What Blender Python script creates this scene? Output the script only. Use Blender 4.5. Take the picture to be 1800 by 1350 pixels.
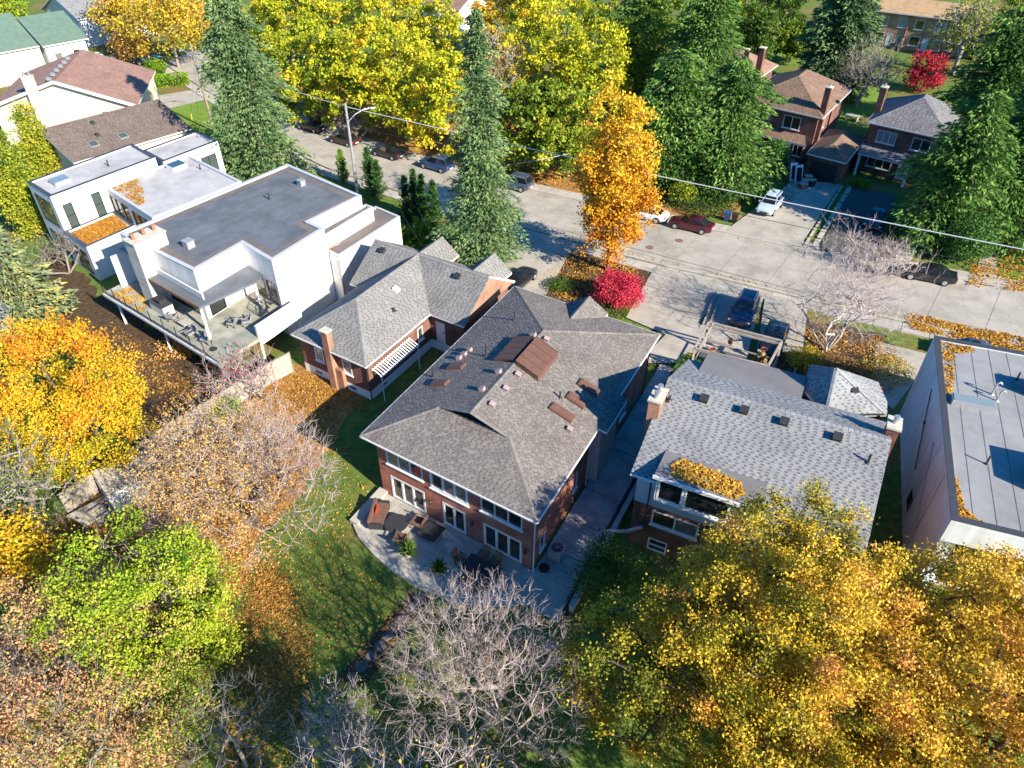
import bpy, math, random
import numpy as np
from mathutils import Vector, Matrix

for o in list(bpy.data.objects):
    bpy.data.objects.remove(o, do_unlink=True)
scene = bpy.context.scene
COL = scene.collection
RAD = math.radians

# ------------------------------------------------------------------ camera, sky, sun, exposure
CAM_H, PITCH, FPX = 34.0, RAD(38.4), 1249.0        # drone height, tilt below the horizon, focal length in 1800-px widths
cam_data = bpy.data.cameras.new("camera")
cam_data.sensor_width = 36.0
cam_data.lens = FPX / 1800.0 * 36.0
cam_data.clip_start, cam_data.clip_end = 0.5, 4000.0
cam = bpy.data.objects.new("camera", cam_data)
cam.location = (0, 0, CAM_H)
cam.rotation_euler = (RAD(90) - PITCH, 0, 0)
COL.objects.link(cam)
scene.camera = cam

SUN_AZ, SUN_EL = RAD(-44.0), RAD(29.5)             # measured from +X, counter-clockwise
to_sun = Vector((math.cos(SUN_EL) * math.cos(SUN_AZ), math.cos(SUN_EL) * math.sin(SUN_AZ), math.sin(SUN_EL)))
world = bpy.data.worlds.new("World")
scene.world = world
world.use_nodes = True
wn = world.node_tree.nodes
wn.clear()
w_out = wn.new("ShaderNodeOutputWorld")
w_bg = wn.new("ShaderNodeBackground")
w_sky = wn.new("ShaderNodeTexSky")
w_sky.sky_type = 'NISHITA'
w_sky.sun_disc = False
w_sky.sun_elevation = SUN_EL
w_sky.sun_rotation = math.atan2(to_sun.x, to_sun.y)
w_sky.ozone_density = 6.0
w_sky.dust_density = 0.6
w_bg.inputs['Strength'].default_value = 0.105
w_hs = wn.new('ShaderNodeHueSaturation')
w_hs.inputs['Saturation'].default_value = 1.4
world.node_tree.links.new(w_sky.outputs[0], w_hs.inputs['Color'])
world.node_tree.links.new(w_hs.outputs[0], w_bg.inputs['Color'])
world.node_tree.links.new(w_bg.outputs[0], w_out.inputs['Surface'])
sun_data = bpy.data.lights.new("sun", 'SUN')
sun_data.energy = 4.9
sun_data.angle = RAD(0.5)
sun_data.color = (1.0, 0.90, 0.75)
sun = bpy.data.objects.new("sun", sun_data)
sun.rotation_euler = to_sun.to_track_quat('Z', 'Y').to_euler()
sun.location = (40, -30, 60)
COL.objects.link(sun)
scene.view_settings.view_transform = 'Standard'
scene.view_settings.look = 'None'
scene.view_settings.gamma = 1.0
scene.view_settings.use_curve_mapping = False
scene.view_settings.exposure = 1.2
scene.cycles.max_bounces = 5
scene.cycles.diffuse_bounces = 3
scene.cycles.transmission_bounces = 4
scene.cycles.use_denoising = True

# ------------------------------------------------------------------ measuring
def gp(u, v, z=0.0):
    """Point of the place at height z seen at photograph pixel (u, v)."""
    x, yd = (u - 900) / FPX, (675 - v) / FPX
    dy = math.cos(PITCH) + math.sin(PITCH) * yd
    dz = -math.sin(PITCH) + math.cos(PITCH) * yd
    t = (z - CAM_H) / dz
    return Vector((x * t, dy * t, z))

class Frame:
    """Plan of one building: a along its rear wall, b towards the street, in metres."""
    def __init__(s, o, a1, a2):
        s.o = Vector((o[0], o[1], 0))
        s.e1 = Vector((math.cos(RAD(a1)), math.sin(RAD(a1)), 0))
        s.e2 = Vector((math.cos(RAD(a2)), math.sin(RAD(a2)), 0))
        s.rot = RAD(a1)
    def __call__(s, a, b, z=0.0):
        p = s.o + s.e1 * a + s.e2 * b
        return Vector((p.x, p.y, z))

# ------------------------------------------------------------------ object bookkeeping
WORLD_EMPTY = {}
def put(o, parent=None):
    COL.objects.link(o)
    if parent is not None:
        o.parent = parent
        if parent.name in WORLD_EMPTY:
            o.matrix_parent_inverse = Matrix.Translation(WORLD_EMPTY[parent.name]).inverted()
    return o
def tag(o, label=None, cat=None, group=None, kind=None):
    if label: o["label"] = label
    if cat: o["category"] = cat
    if group: o["group"] = group
    if kind: o["kind"] = kind
    return o
def thing(name, label, cat, loc, group=None):
    """Empty at the base of a thing whose parts are modelled in world coordinates."""
    o = bpy.data.objects.new(name, None)
    o.empty_display_size = 0.3
    o.location = loc
    COL.objects.link(o)
    WORLD_EMPTY[o.name] = Vector(loc)
    return tag(o, label, cat, group)
def local_thing(name, label, cat, loc, rz=0.0, group=None, scale=1.0):
    """Empty at the base of a thing whose parts are modelled around its own origin."""
    o = bpy.data.objects.new(name, None)
    o.empty_display_size = 0.3
    o.location = loc
    o.rotation_euler = (0, 0, rz)
    o.scale = (scale,) * 3
    COL.objects.link(o)
    return tag(o, label, cat, group)
def copy_thing(root, loc, rz, label, scale=1.0):
    r = root.copy(); COL.objects.link(r)
    r.location = loc; r.rotation_euler = (0, 0, rz); r.scale = (scale,) * 3
    r["label"] = label
    for ch in list(root.children):
        c = ch.copy(); COL.objects.link(c); c.parent = r
        for g in list(ch.children):
            d = g.copy(); COL.objects.link(d); d.parent = c
    return r

Z = Vector((0, 0, 1))
class MB:
    """Collects polygons; build() makes one mesh object with metre-true UVs on every face."""
    def __init__(s):
        s.v, s.f, s.m, s.t = [], [], [], []
    def poly(s, pts, m=0, t=0.5):
        i = len(s.v)
        s.v += [tuple(p) for p in pts]
        s.f.append(tuple(range(i, i + len(pts)))); s.m.append(m); s.t.append(t)
        return s
    def obox(s, o, ex, ey, ez, m=0):
        o, ex, ey, ez = Vector(o), Vector(ex), Vector(ey), Vector(ez)
        if ex.cross(ey).dot(ez) < 0: ex, ey = ey, ex
        p = [o, o + ex, o + ex + ey, o + ey, o + ez, o + ex + ez, o + ex + ey + ez, o + ey + ez]
        i = len(s.v); s.v += [tuple(q) for q in p]
        for f in ((0, 3, 2, 1), (4, 5, 6, 7), (0, 1, 5, 4), (1, 2, 6, 5), (2, 3, 7, 6), (3, 0, 4, 7)):
            s.f.append(tuple(i + k for k in f)); s.m.append(m); s.t.append(0.5)
        return s
    def box(s, x0, x1, y0, y1, z0, z1, m=0):
        return s.obox((x0, y0, z0), (x1 - x0, 0, 0), (0, y1 - y0, 0), (0, 0, z1 - z0), m)
    def beam(s, p, q, w, h, m=0, up=Z):
        """Box of width w and height h around the line p-q."""
        p, q = Vector(p), Vector(q); d = q - p
        side = d.cross(up)
        if side.length < 1e-6: side = d.cross(Vector((1, 0, 0)))
        side.normalize(); u2 = side.cross(d).normalized()
        return s.obox(p - side * w / 2 - u2 * h / 2, d, side * w, u2 * h, m)
    def prism(s, pts, z0, z1, m=0, mtop=None, mbot=None):
        """pts counter-clockwise seen from above."""
        n = len(pts)
        s.poly([(p[0], p[1], z1) for p in pts], m if mtop is None else mtop)
        s.poly([(p[0], p[1], z0) for p in reversed(pts)], m if mbot is None else mbot)
        for k in range(n):
            a, b = pts[k], pts[(k + 1) % n]
            s.poly([(a[0], a[1], z0), (b[0], b[1], z0), (b[0], b[1], z1), (a[0], a[1], z1)], m)
        return s
    def tube(s, p, q, r0, r1=None, n=8, caps=True, m=0):
        r1 = r0 if r1 is None else r1
        p, q = Vector(p), Vector(q); d = (q - p).normalized()
        a = d.cross(Z if abs(d.z) < 0.95 else Vector((1, 0, 0))).normalized(); b = d.cross(a)
        A = [p + (a * math.cos(2 * math.pi * k / n) + b * math.sin(2 * math.pi * k / n)) * r0 for k in range(n)]
        B = [q + (a * math.cos(2 * math.pi * k / n) + b * math.sin(2 * math.pi * k / n)) * r1 for k in range(n)]
        for k in range(n):
            j = (k + 1) % n
            s.poly([A[k], A[j], B[j], B[k]], m)
        if caps:
            s.poly(list(reversed(A)), m); s.poly(B, m)
        return s
    def path(s, pts, r, n=6, m=0):
        for k in range(len(pts) - 1): s.tube(pts[k], pts[k + 1], r, r, n, m=m)
        return s
    def lathe(s, c, prof, n=16, m=0):
        c = Vector(c)
        R = [[c + Vector((r * math.cos(2 * math.pi * k / n), r * math.sin(2 * math.pi * k / n), z)) for k in range(n)] for r, z in prof]
        for i in range(len(R) - 1):
            for k in range(n):
                j = (k + 1) % n
                s.poly([R[i][k], R[i][j], R[i + 1][j], R[i + 1][k]], m)
        s.poly(list(reversed(R[0])), m); s.poly(R[-1], m)
        return s
    def build(s, name, mat, parent=None, smooth=False, uvrot=0.0, label=None, kind=None, tint=False):
        me = bpy.data.meshes.new(name)
        me.from_pydata(s.v, [], s.f)
        for mt in (mat if isinstance(mat, (list, tuple)) else [mat]): me.materials.append(mt)
        if any(s.m): me.polygons.foreach_set("material_index", s.m)
        uv = me.uv_layers.new(name="UVMap")
        co = []
        cu, su = math.cos(uvrot), math.sin(uvrot)
        for p in me.polygons:
            n = p.normal
            if abs(n.z) > 0.995: ua, va = (cu, su, 0.0), (-su, cu, 0.0)
            else:
                l = math.hypot(n.x, n.y)
                ua = (-n.y / l, n.x / l, 0.0)
                va = (n.y * ua[2] - n.z * ua[1], n.z * ua[0] - n.x * ua[2], n.x * ua[1] - n.y * ua[0])
            for vi in p.vertices:
                q = s.v[vi]
                co.append(q[0] * ua[0] + q[1] * ua[1] + q[2] * ua[2]); co.append(q[0] * va[0] + q[1] * va[1] + q[2] * va[2])
        uv.data.foreach_set("uv", co)
        if tint:
            at = me.attributes.new("tint", 'FLOAT', 'FACE'); at.data.foreach_set("value", s.t)
        if smooth: me.polygons.foreach_set("use_smooth", [True] * len(me.polygons))
        me.update()
        o = put(bpy.data.objects.new(name, me), parent)
        return tag(o, label=label, kind=kind)

def np_mesh(name, verts, faces, mat, parent=None, tint=None, kind=None, label=None, smooth=False):
    """verts (n,3), faces (m,k) from numpy arrays."""
    me = bpy.data.meshes.new(name)
    nf, k = faces.shape
    me.vertices.add(len(verts)); me.vertices.foreach_set("co", np.ascontiguousarray(verts, dtype=np.float32).ravel())
    me.loops.add(nf * k); me.loops.foreach_set("vertex_index", np.ascontiguousarray(faces, dtype=np.int32).ravel())
    me.polygons.add(nf)
    me.polygons.foreach_set("loop_start", np.arange(0, nf * k, k, dtype=np.int32))
    me.polygons.foreach_set("loop_total", np.full(nf, k, dtype=np.int32))
    if tint is not None:
        at = me.attributes.new("tint", 'FLOAT', 'FACE'); at.data.foreach_set("value", np.ascontiguousarray(tint, dtype=np.float32))
    if smooth: me.polygons.foreach_set("use_smooth", np.ones(nf, dtype=bool))
    me.materials.append(mat)
    me.update(calc_edges=True)
    o = put(bpy.data.objects.new(name, me), parent)
    return tag(o, label=label, kind=kind)

# ------------------------------------------------------------------ materials
def new_mat(name):
    m = bpy.data.materials.new(name); m.use_nodes = True
    nt = m.node_tree; nt.nodes.clear()
    out = nt.nodes.new("ShaderNodeOutputMaterial")
    return m, nt, out
def c4(c): return (c[0], c[1], c[2], 1.0)
def ramp(nt, stops):
    r = nt.nodes.new("ShaderNodeValToRGB"); e = r.color_ramp.elements
    while len(e) < len(stops): e.new(0.5)
    for k, (p, c) in enumerate(stops): e[k].position = p; e[k].color = c4(c)
    return r
def surf(name, base, rough=0.8, var=0.18, scale=1.5, bump=0.0, bscale=30.0, metal=0.0, spec=0.3, tone=None, detail=4.0, stain=0.0, streak=0.0, crack=0.0):
    """Plain surface with low-frequency blotches (var) and fine relief (bump)."""
    m, nt, out = new_mat(name)
    N, L = nt.nodes, nt.links
    p = N.new("ShaderNodeBsdfPrincipled")
    p.inputs['Roughness'].default_value = rough; p.inputs['Metallic'].default_value = metal
    p.inputs['Specular IOR Level'].default_value = spec
    L.new(p.outputs[0], out.inputs['Surface'])
    tc = N.new("ShaderNodeTexCoord")
    if var > 0:
        nz = N.new("ShaderNodeTexNoise"); nz.inputs['Scale'].default_value = scale; nz.inputs['Detail'].default_value = detail
        nz.inputs['Roughness'].default_value = 0.65
        L.new(tc.outputs['Object'], nz.inputs['Vector'])
        lo = [max(0, x * (1 - var)) for x in base]; hi = [x * (1 + var) for x in (tone or base)]
        r = ramp(nt, [(0.3, lo), (0.7, hi)])
        L.new(nz.outputs['Fac'], r.inputs['Fac']); col = r.outputs['Color']
        def times(fac_socket, stops):
            g = ramp(nt, stops); L.new(fac_socket, g.inputs['Fac'])
            mx = N.new("ShaderNodeMixRGB"); mx.blend_type = 'MULTIPLY'; mx.inputs['Fac'].default_value = 1.0
            L.new(col, mx.inputs['Color1']); L.new(g.outputs['Color'], mx.inputs['Color2']); return mx.outputs[0]
        if stain > 0:      # broad worn and dirty patches
            n2 = N.new("ShaderNodeTexNoise"); n2.inputs['Scale'].default_value = 0.22; n2.inputs['Detail'].default_value = 10; n2.inputs['Roughness'].default_value = 0.72
            L.new(tc.outputs['Object'], n2.inputs['Vector']); col = times(n2.outputs['Fac'], [(0.34, (1 - stain, 1 - stain, 1 - stain * 1.1)), (0.5, (1, 1, 1)), (0.72, (1 + stain * .3,) * 3)])
        if streak > 0:     # rain streaks running down walls
            mp = N.new("ShaderNodeMapping"); mp.inputs['Scale'].default_value = (2.2, 2.2, 0.12); L.new(tc.outputs['Object'], mp.inputs['Vector'])
            n3 = N.new("ShaderNodeTexNoise"); n3.inputs['Scale'].default_value = 1.0; n3.inputs['Detail'].default_value = 6; L.new(mp.outputs[0], n3.inputs['Vector'])
            col = times(n3.outputs['Fac'], [(0.35, (1 - streak,) * 3), (0.6, (1, 1, 1))])
        if crack > 0:
            vo = N.new("ShaderNodeTexVoronoi"); vo.feature = 'DISTANCE_TO_EDGE'; vo.inputs['Scale'].default_value = 0.3; 
            wz = N.new("ShaderNodeTexNoise"); wz.inputs['Scale'].default_value = 1.3; wz.inputs['Detail'].default_value = 5; L.new(tc.outputs['Object'], wz.inputs['Vector'])
            ad = N.new("ShaderNodeMixRGB"); ad.blend_type = 'ADD'; ad.inputs['Fac'].default_value = 0.9; L.new(tc.outputs['Object'], ad.inputs['Color1']); L.new(wz.outputs['Color'], ad.inputs['Color2'])
            L.new(ad.outputs[0], vo.inputs['Vector']); col = times(vo.outputs['Distance'], [(0.0, (1 - crack,) * 3), (0.006, (1 - crack,) * 3), (0.012, (1, 1, 1))])
        L.new(col, p.inputs['Base Color'])
    else:
        p.inputs['Base Color'].default_value = c4(base)
    if bump > 0:
        nb = N.new("ShaderNodeTexNoise"); nb.inputs['Scale'].default_value = bscale; nb.inputs['Detail'].default_value = 3
        L.new(tc.outputs['Object'], nb.inputs['Vector'])
        b = N.new("ShaderNodeBump"); b.inputs['Strength'].default_value = bump; b.inputs['Distance'].default_value = 0.05
        L.new(nb.outputs['Fac'], b.inputs['Height']); L.new(b.outputs[0], p.inputs['Normal'])
    return m
def brickwork(name, c1, c2, mortar, w=0.225, h=0.075, gap=0.011, blotch=0.35, rough=0.85):
    m, nt, out = new_mat(name)
    N, L = nt.nodes, nt.links
    p = N.new("ShaderNodeBsdfPrincipled"); p.inputs['Roughness'].default_value = rough; p.inputs['Specular IOR Level'].default_value = 0.2
    L.new(p.outputs[0], out.inputs['Surface'])
    uv = N.new("ShaderNodeUVMap")
    b = N.new("ShaderNodeTexBrick")
    b.inputs['Scale'].default_value = 1.0; b.inputs['Brick Width'].default_value = w; b.inputs['Row Height'].default_value = h
    b.inputs['Mortar Size'].default_value = gap; b.inputs['Mortar Smooth'].default_value = 0.2; b.inputs['Bias'].default_value = 0.0
    b.inputs['Color1'].default_value = c4(c1); b.inputs['Color2'].default_value = c4(c2); b.inputs['Mortar'].default_value = c4(mortar)
    L.new(uv.outputs[0], b.inputs['Vector'])
    nz = N.new("ShaderNodeTexNoise"); nz.inputs['Scale'].default_value = 0.8; nz.inputs['Detail'].default_value = 5
    L.new(uv.outputs[0], nz.inputs['Vector'])
    r = ramp(nt, [(0.3, (1 - blotch,) * 3), (0.7, (1 + blotch * 0.5,) * 3)])
    L.new(nz.outputs['Fac'], r.inputs['Fac'])
    mx = N.new("ShaderNodeMixRGB"); mx.blend_type = 'MULTIPLY'; mx.inputs['Fac'].default_value = 1.0
    L.new(b.outputs['Color'], mx.inputs['Color1']); L.new(r.outputs['Color'], mx.inputs['Color2'])
    L.new(mx.outputs[0], p.inputs['Base Color'])
    bp = N.new("ShaderNodeBump"); bp.inputs['Strength'].default_value = 0.5; bp.inputs['Distance'].default_value = 0.01; bp.invert = True
    L.new(b.outputs['Fac'], bp.inputs['Height']); L.new(bp.outputs[0], p.inputs['Normal'])
    return m
def tinted(name, stops, rough=0.75, spec=0.25, trans=0.0, grain=0.0, gscale=8.0, weather=0.0):
    """Colour of every piece from its own 'tint' value; trans = light passing through thin leaves."""
    m, nt, out = new_mat(name)
    N, L = nt.nodes, nt.links
    a = N.new("ShaderNodeAttribute"); a.attribute_name = "tint"
    r = ramp(nt, stops); L.new(a.outputs['Fac'], r.inputs['Fac'])
    col = r.outputs['Color']
    if grain > 0:
        tc = N.new("ShaderNodeTexCoord"); nz = N.new("ShaderNodeTexNoise"); nz.inputs['Scale'].default_value = gscale; nz.inputs['Detail'].default_value = 4
        nz.inputs['Roughness'].default_value = 0.7
        L.new(tc.outputs['Object'], nz.inputs['Vector'])
        g = ramp(nt, [(0.3, (1 - grain,) * 3), (0.7, (1 + grain,) * 3)]); L.new(nz.outputs['Fac'], g.inputs['Fac'])
        mx = N.new("ShaderNodeMixRGB"); mx.blend_type = 'MULTIPLY'; mx.inputs['Fac'].default_value = 1.0
        L.new(col, mx.inputs['Color1']); L.new(g.outputs['Color'], mx.inputs['Color2']); col = mx.outputs[0]
    if weather > 0:      # slow drift of tone over the roof: algae, wear, patched courses
        nw = N.new("ShaderNodeTexNoise"); nw.inputs['Scale'].default_value = 0.55; nw.inputs['Detail'].default_value = 7; nw.inputs['Roughness'].default_value = 0.7
        L.new(tc.outputs['Object'], nw.inputs['Vector'])
        gw_ = ramp(nt, [(0.32, (1 - weather,) * 3), (0.5, (1, 1, 1)), (0.7, (1 + weather * .7,) * 3)]); L.new(nw.outputs['Fac'], gw_.inputs['Fac'])
        mw_ = N.new("ShaderNodeMixRGB"); mw_.blend_type = 'MULTIPLY'; mw_.inputs['Fac'].default_value = 1.0
        L.new(col, mw_.inputs['Color1']); L.new(gw_.outputs['Color'], mw_.inputs['Color2']); col = mw_.outputs[0]
    p = N.new("ShaderNodeBsdfPrincipled"); p.inputs['Roughness'].default_value = rough; p.inputs['Specular IOR Level'].default_value = spec
    L.new(col, p.inputs['Base Color'])
    if trans > 0:
        t = N.new("ShaderNodeBsdfTranslucent"); L.new(col, t.inputs['Color'])
        ms = N.new("ShaderNodeMixShader"); ms.inputs['Fac'].default_value = trans
        L.new(p.outputs[0], ms.inputs[1]); L.new(t.outputs[0], ms.inputs[2]); L.new(ms.outputs[0], out.inputs['Surface'])
    else:
        L.new(p.outputs[0], out.inputs['Surface'])
    return m

MT = {}
MT['brick_red'] = brickwork('brick_red', (0.45, 0.15, 0.095), (0.35, 0.105, 0.068), (0.33, 0.25, 0.21))
MT['brick_brown'] = brickwork('brick_brown', (0.23, 0.085, 0.06), (0.15, 0.055, 0.04), (0.22, 0.17, 0.14))
MT['brick_orange'] = brickwork('brick_orange', (0.40, 0.19, 0.11), (0.33, 0.15, 0.09), (0.36, 0.28, 0.22))
MT['brick_tan'] = brickwork('brick_tan', (0.42, 0.27, 0.16), (0.36, 0.22, 0.13), (0.38, 0.30, 0.22))
MT['white_paint'] = surf('white_paint', (0.78, 0.78, 0.76), 0.55, 0.05, 1.2)
MT['trim'] = surf('trim', (0.72, 0.73, 0.74), 0.5, 0.06, 2.0)
MT['stucco_white'] = surf('stucco_white', (0.78, 0.77, 0.74), 0.85, 0.06, 0.5, 0.15, 60, stain=0.08, streak=0.13)
MT['stucco_pink'] = surf('stucco_pink', (0.62, 0.50, 0.46), 0.85, 0.08, 0.9)
MT['stucco_grey'] = surf('stucco_grey', (0.64, 0.70, 0.74), 0.85, 0.08, 0.6, 0.12, 50, stain=0.1, streak=0.16)
MT['stucco_cream'] = surf('stucco_cream', (0.66, 0.58, 0.45), 0.9, 0.07, 0.5, 0.1, 50)
MT['siding_pale'] = surf('siding_pale', (0.60, 0.62, 0.64), 0.6, 0.06, 1.0)
MT['coping_dark'] = surf('coping_dark', (0.05, 0.055, 0.065), 0.5, 0.15, 3)
MT['coping_grey'] = surf('coping_grey', (0.45, 0.46, 0.48), 0.45, 0.1, 3)
MT['membrane_dark'] = surf('membrane_dark', (0.12, 0.133, 0.15), 0.75, 0.3, 0.5, 0.1, 15, detail=8)
MT['membrane_brown'] = surf('membrane_brown', (0.155, 0.135, 0.122), 0.85, 0.18, 0.8)
MT['membrane_mid'] = surf('membrane_mid', (0.175, 0.17, 0.17), 0.85, 0.14, 0.6, 0.08, 12, detail=8)
MT['membrane_grey'] = surf('membrane_grey', (0.26, 0.265, 0.262), 0.85, 0.16, 0.45, 0.08, 12, detail=8, stain=0.2)
MT['membrane_pale'] = surf('membrane_pale', (0.42, 0.415, 0.41), 0.85, 0.14, 0.8, detail=8, stain=0.25)
MT['metal_brown'] = surf('metal_brown', (0.15, 0.078, 0.056), 0.45, 0.16, 2.5, metal=0.1)
MT['vent_pink'] = surf('vent_pink', (0.34, 0.25, 0.235), 0.6, 0.1, 3)
MT['metal_dark'] = surf('metal_dark', (0.035, 0.037, 0.04), 0.45, 0.2, 4)
MT['metal_grey'] = surf('metal_grey', (0.38, 0.39, 0.40), 0.4, 0.12, 4, metal=0.3)
MT['galvanised'] = surf('galvanised', (0.55, 0.56, 0.57), 0.35, 0.15, 6, metal=0.7)
MT['soffit'] = surf('soffit', (0.40, 0.40, 0.40), 0.8, 0.05, 2)
MT['underlay'] = surf('underlay', (0.10, 0.10, 0.105), 0.9, 0.1, 3)
MT['stone_cap'] = surf('stone_cap', (0.50, 0.47, 0.38), 0.9, 0.22, 3, 0.2, 20)
MT['stone_clad'] = brickwork('stone_clad', (0.62, 0.58, 0.52), (0.50, 0.47, 0.43), (0.45, 0.42, 0.38), 0.7, 0.25, 0.012, 0.2)
MT['terracotta'] = surf('terracotta', (0.44, 0.15, 0.08), 0.8, 0.2, 5)
MT['concrete'] = surf('concrete', (0.37, 0.34, 0.285), 0.9, 0.14, 0.7, 0.15, 25, detail=8, stain=0.3, crack=0.15)
MT['concrete_road'] = surf('concrete_road', (0.36, 0.335, 0.285), 0.9, 0.14, 0.45, 0.12, 30, detail=9)
MT['concrete_walk'] = surf('concrete_walk', (0.42, 0.39, 0.335), 0.9, 0.13, 0.9, 0.1, 30, detail=8, stain=0.22)
MT['asphalt'] = surf('asphalt', (0.085, 0.085, 0.085), 0.9, 0.2, 0.8, 0.2, 60, detail=8)
MT['pavers'] = brickwork('pavers', (0.47, 0.44, 0.42), (0.40, 0.375, 0.36), (0.27, 0.25, 0.24), 0.42, 0.28, 0.012, 0.3)
MT['patio_stone'] = brickwork('patio_stone', (0.45, 0.42, 0.37), (0.38, 0.36, 0.32), (0.22, 0.21, 0.19), 0.6, 0.45, 0.01, 0.25)
MT['flagstone'] = surf('flagstone', (0.13, 0.12, 0.112), 0.9, 0.25, 2.0, 0.3, 10)
MT['wood_grey'] = surf('wood_grey', (0.33, 0.29, 0.25), 0.85, 0.25, 3.0, 0.2, 20)
MT['wood_pale'] = surf('wood_pale', (0.42, 0.38, 0.31), 0.85, 0.2, 2.0, 0.15, 20)
MT['wood_warm'] = surf('wood_warm', (0.20, 0.115, 0.072), 0.7, 0.25, 4.0)
MT['deck_stone'] = brickwork('deck_stone', (0.36, 0.36, 0.29), (0.30, 0.30, 0.25), (0.20, 0.20, 0.17), 0.9, 0.9, 0.012, 0.3)
MT['bark'] = surf('bark', (0.115, 0.085, 0.065), 0.95, 0.35, 6, 0.5, 18)
MT['bark_grey'] = surf('bark_grey', (0.25, 0.22, 0.19), 0.95, 0.3, 5, 0.4, 18)
MT['bark_twig'] = surf('bark_twig', (0.42, 0.35, 0.33), 0.9, 0.25, 4)
MT['bark_birch'] = surf('bark_birch', (0.50, 0.46, 0.41), 0.85, 0.35, 5)
MT['rubber'] = surf('rubber', (0.018, 0.018, 0.02), 0.8, 0.1, 3)
MT['fabric_dark'] = surf('fabric_dark', (0.03, 0.032, 0.038), 0.8, 0.2, 5)
MT['fabric_rust'] = surf('fabric_rust', (0.15, 0.085, 0.06), 0.85, 0.2, 5)
MT['fabric_grey'] = surf('fabric_grey', (0.26, 0.26, 0.28), 0.85, 0.15, 5)
MT['red_plastic'] = surf('red_plastic', (0.50, 0.055, 0.03), 0.45, 0.15, 3)
MT['pole_wood'] = surf('pole_wood', (0.25, 0.20, 0.15), 0.9, 0.2, 3, 0.3, 20)
MT['cable'] = surf('cable', (0.5, 0.5, 0.5), 0.5, 0.0)
MT['cable_dark'] = surf('cable_dark', (0.03, 0.03, 0.03), 0.6, 0.0)
MT['yellow_paint'] = surf('yellow_paint', (0.6, 0.5, 0.03), 0.6, 0.1, 3)
MT['blue_plastic'] = surf('blue_plastic', (0.03, 0.10, 0.28), 0.5, 0.1, 3)
MT['green_roof'] = surf('green_roof', (0.10, 0.16, 0.125), 0.8, 0.15, 1.5)
MT['soil'] = surf('soil', (0.06, 0.045, 0.032), 0.95, 0.3, 3)
def glass_mat(name, base, rough=0.06, spec=0.8):
    m, nt, out = new_mat(name)
    p = nt.nodes.new("ShaderNodeBsdfPrincipled")
    p.inputs['Base Color'].default_value = c4(base); p.inputs['Roughness'].default_value = rough
    p.inputs['Specular IOR Level'].default_value = spec; p.inputs['IOR'].default_value = 1.5
    nt.links.new(p.outputs[0], out.inputs['Surface'])
    return m
MT['glass'] = glass_mat('glass', (0.018, 0.022, 0.025), 0.03, 1.0)
MT['glass_warm'] = glass_mat('glass_warm', (0.055, 0.042, 0.03), 0.03, 1.0)
MT['glass_curtain'] = glass_mat('glass_curtain', (0.17, 0.16, 0.145), 0.05, 1.0)
MT['glass_green'] = glass_mat('glass_green', (0.06, 0.085, 0.075))
MT['glass_sky'] = glass_mat('glass_sky', (0.20, 0.26, 0.27), 0.12)
MT['car_glass'] = glass_mat('car_glass', (0.010, 0.012, 0.016), 0.04, 0.9)
MT['rail_glass'], _nt, _out = new_mat('rail_glass')
_g = _nt.nodes.new("ShaderNodeBsdfGlossy"); _g.inputs['Roughness'].default_value = 0.03
_t = _nt.nodes.new("ShaderNodeBsdfTransparent"); _t.inputs['Color'].default_value = (0.93, 0.96, 0.95, 1)
_x = _nt.nodes.new("ShaderNodeMixShader"); _f = _nt.nodes.new("ShaderNodeFresnel"); _f.inputs['IOR'].default_value = 1.2
_nt.links.new(_f.outputs[0], _x.inputs[0]); _nt.links.new(_t.outputs[0], _x.inputs[1]); _nt.links.new(_g.outputs[0], _x.inputs[2])
_nt.links.new(_x.outputs[0], _out.inputs['Surface'])
def car_paint(name, c, metal=0.35):
    m, nt, out = new_mat(name)
    p = nt.nodes.new("ShaderNodeBsdfPrincipled")
    p.inputs['Base Color'].default_value = c4(c); p.inputs['Roughness'].default_value = 0.35; p.inputs['Metallic'].default_value = metal
    p.inputs['Coat Weight'].default_value = 0.8; p.inputs['Coat Roughness'].default_value = 0.06
    nt.links.new(p.outputs[0], out.inputs['Surface'])
    return m
MT['lamp_clear'] = glass_mat('lamp_clear', (0.55, 0.56, 0.58), 0.15)
MT['lamp_red'] = glass_mat('lamp_red', (0.35, 0.012, 0.015), 0.2)
# shingles: dark gaps at 0, the range of tabs from 0.2 to 1
def shingle_mat(name, dark, lo, hi, grain=0.16):
    return tinted(name, [(0.0, dark), (0.18, dark), (0.22, lo), (1.0, hi)], 0.9, 0.15, 0, grain, 14.0, 0.2)
MT['sh_main'] = shingle_mat('sh_main', (0.115, 0.105, 0.098), (0.155, 0.14, 0.127), (0.235, 0.212, 0.19), 0.13)
MT['sh_grey'] = shingle_mat('sh_grey', (0.125, 0.132, 0.142), (0.205, 0.215, 0.222), (0.275, 0.28, 0.282))
MT['sh_grey2'] = shingle_mat('sh_grey2', (0.115, 0.115, 0.112), (0.185, 0.183, 0.173), (0.25, 0.245, 0.232))
MT['sh_brown'] = shingle_mat('sh_brown', (0.13, 0.088, 0.065), (0.19, 0.125, 0.09), (0.26, 0.175, 0.125))
MT['sh_redbrown'] = shingle_mat('sh_redbrown', (0.22, 0.13, 0.105), (0.28, 0.17, 0.135), (0.34, 0.21, 0.165))
MT['sh_taupe'] = shingle_mat('sh_taupe', (0.10, 0.078, 0.068), (0.14, 0.112, 0.098), (0.20, 0.162, 0.14))
MT['sh_dark'] = shingle_mat('sh_dark', (0.09, 0.09, 0.095), (0.15, 0.15, 0.16), (0.23, 0.23, 0.24))
MT['sh_tan'] = shingle_mat('sh_tan', (0.33, 0.22, 0.12), (0.42, 0.28, 0.15), (0.50, 0.34, 0.19))
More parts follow.
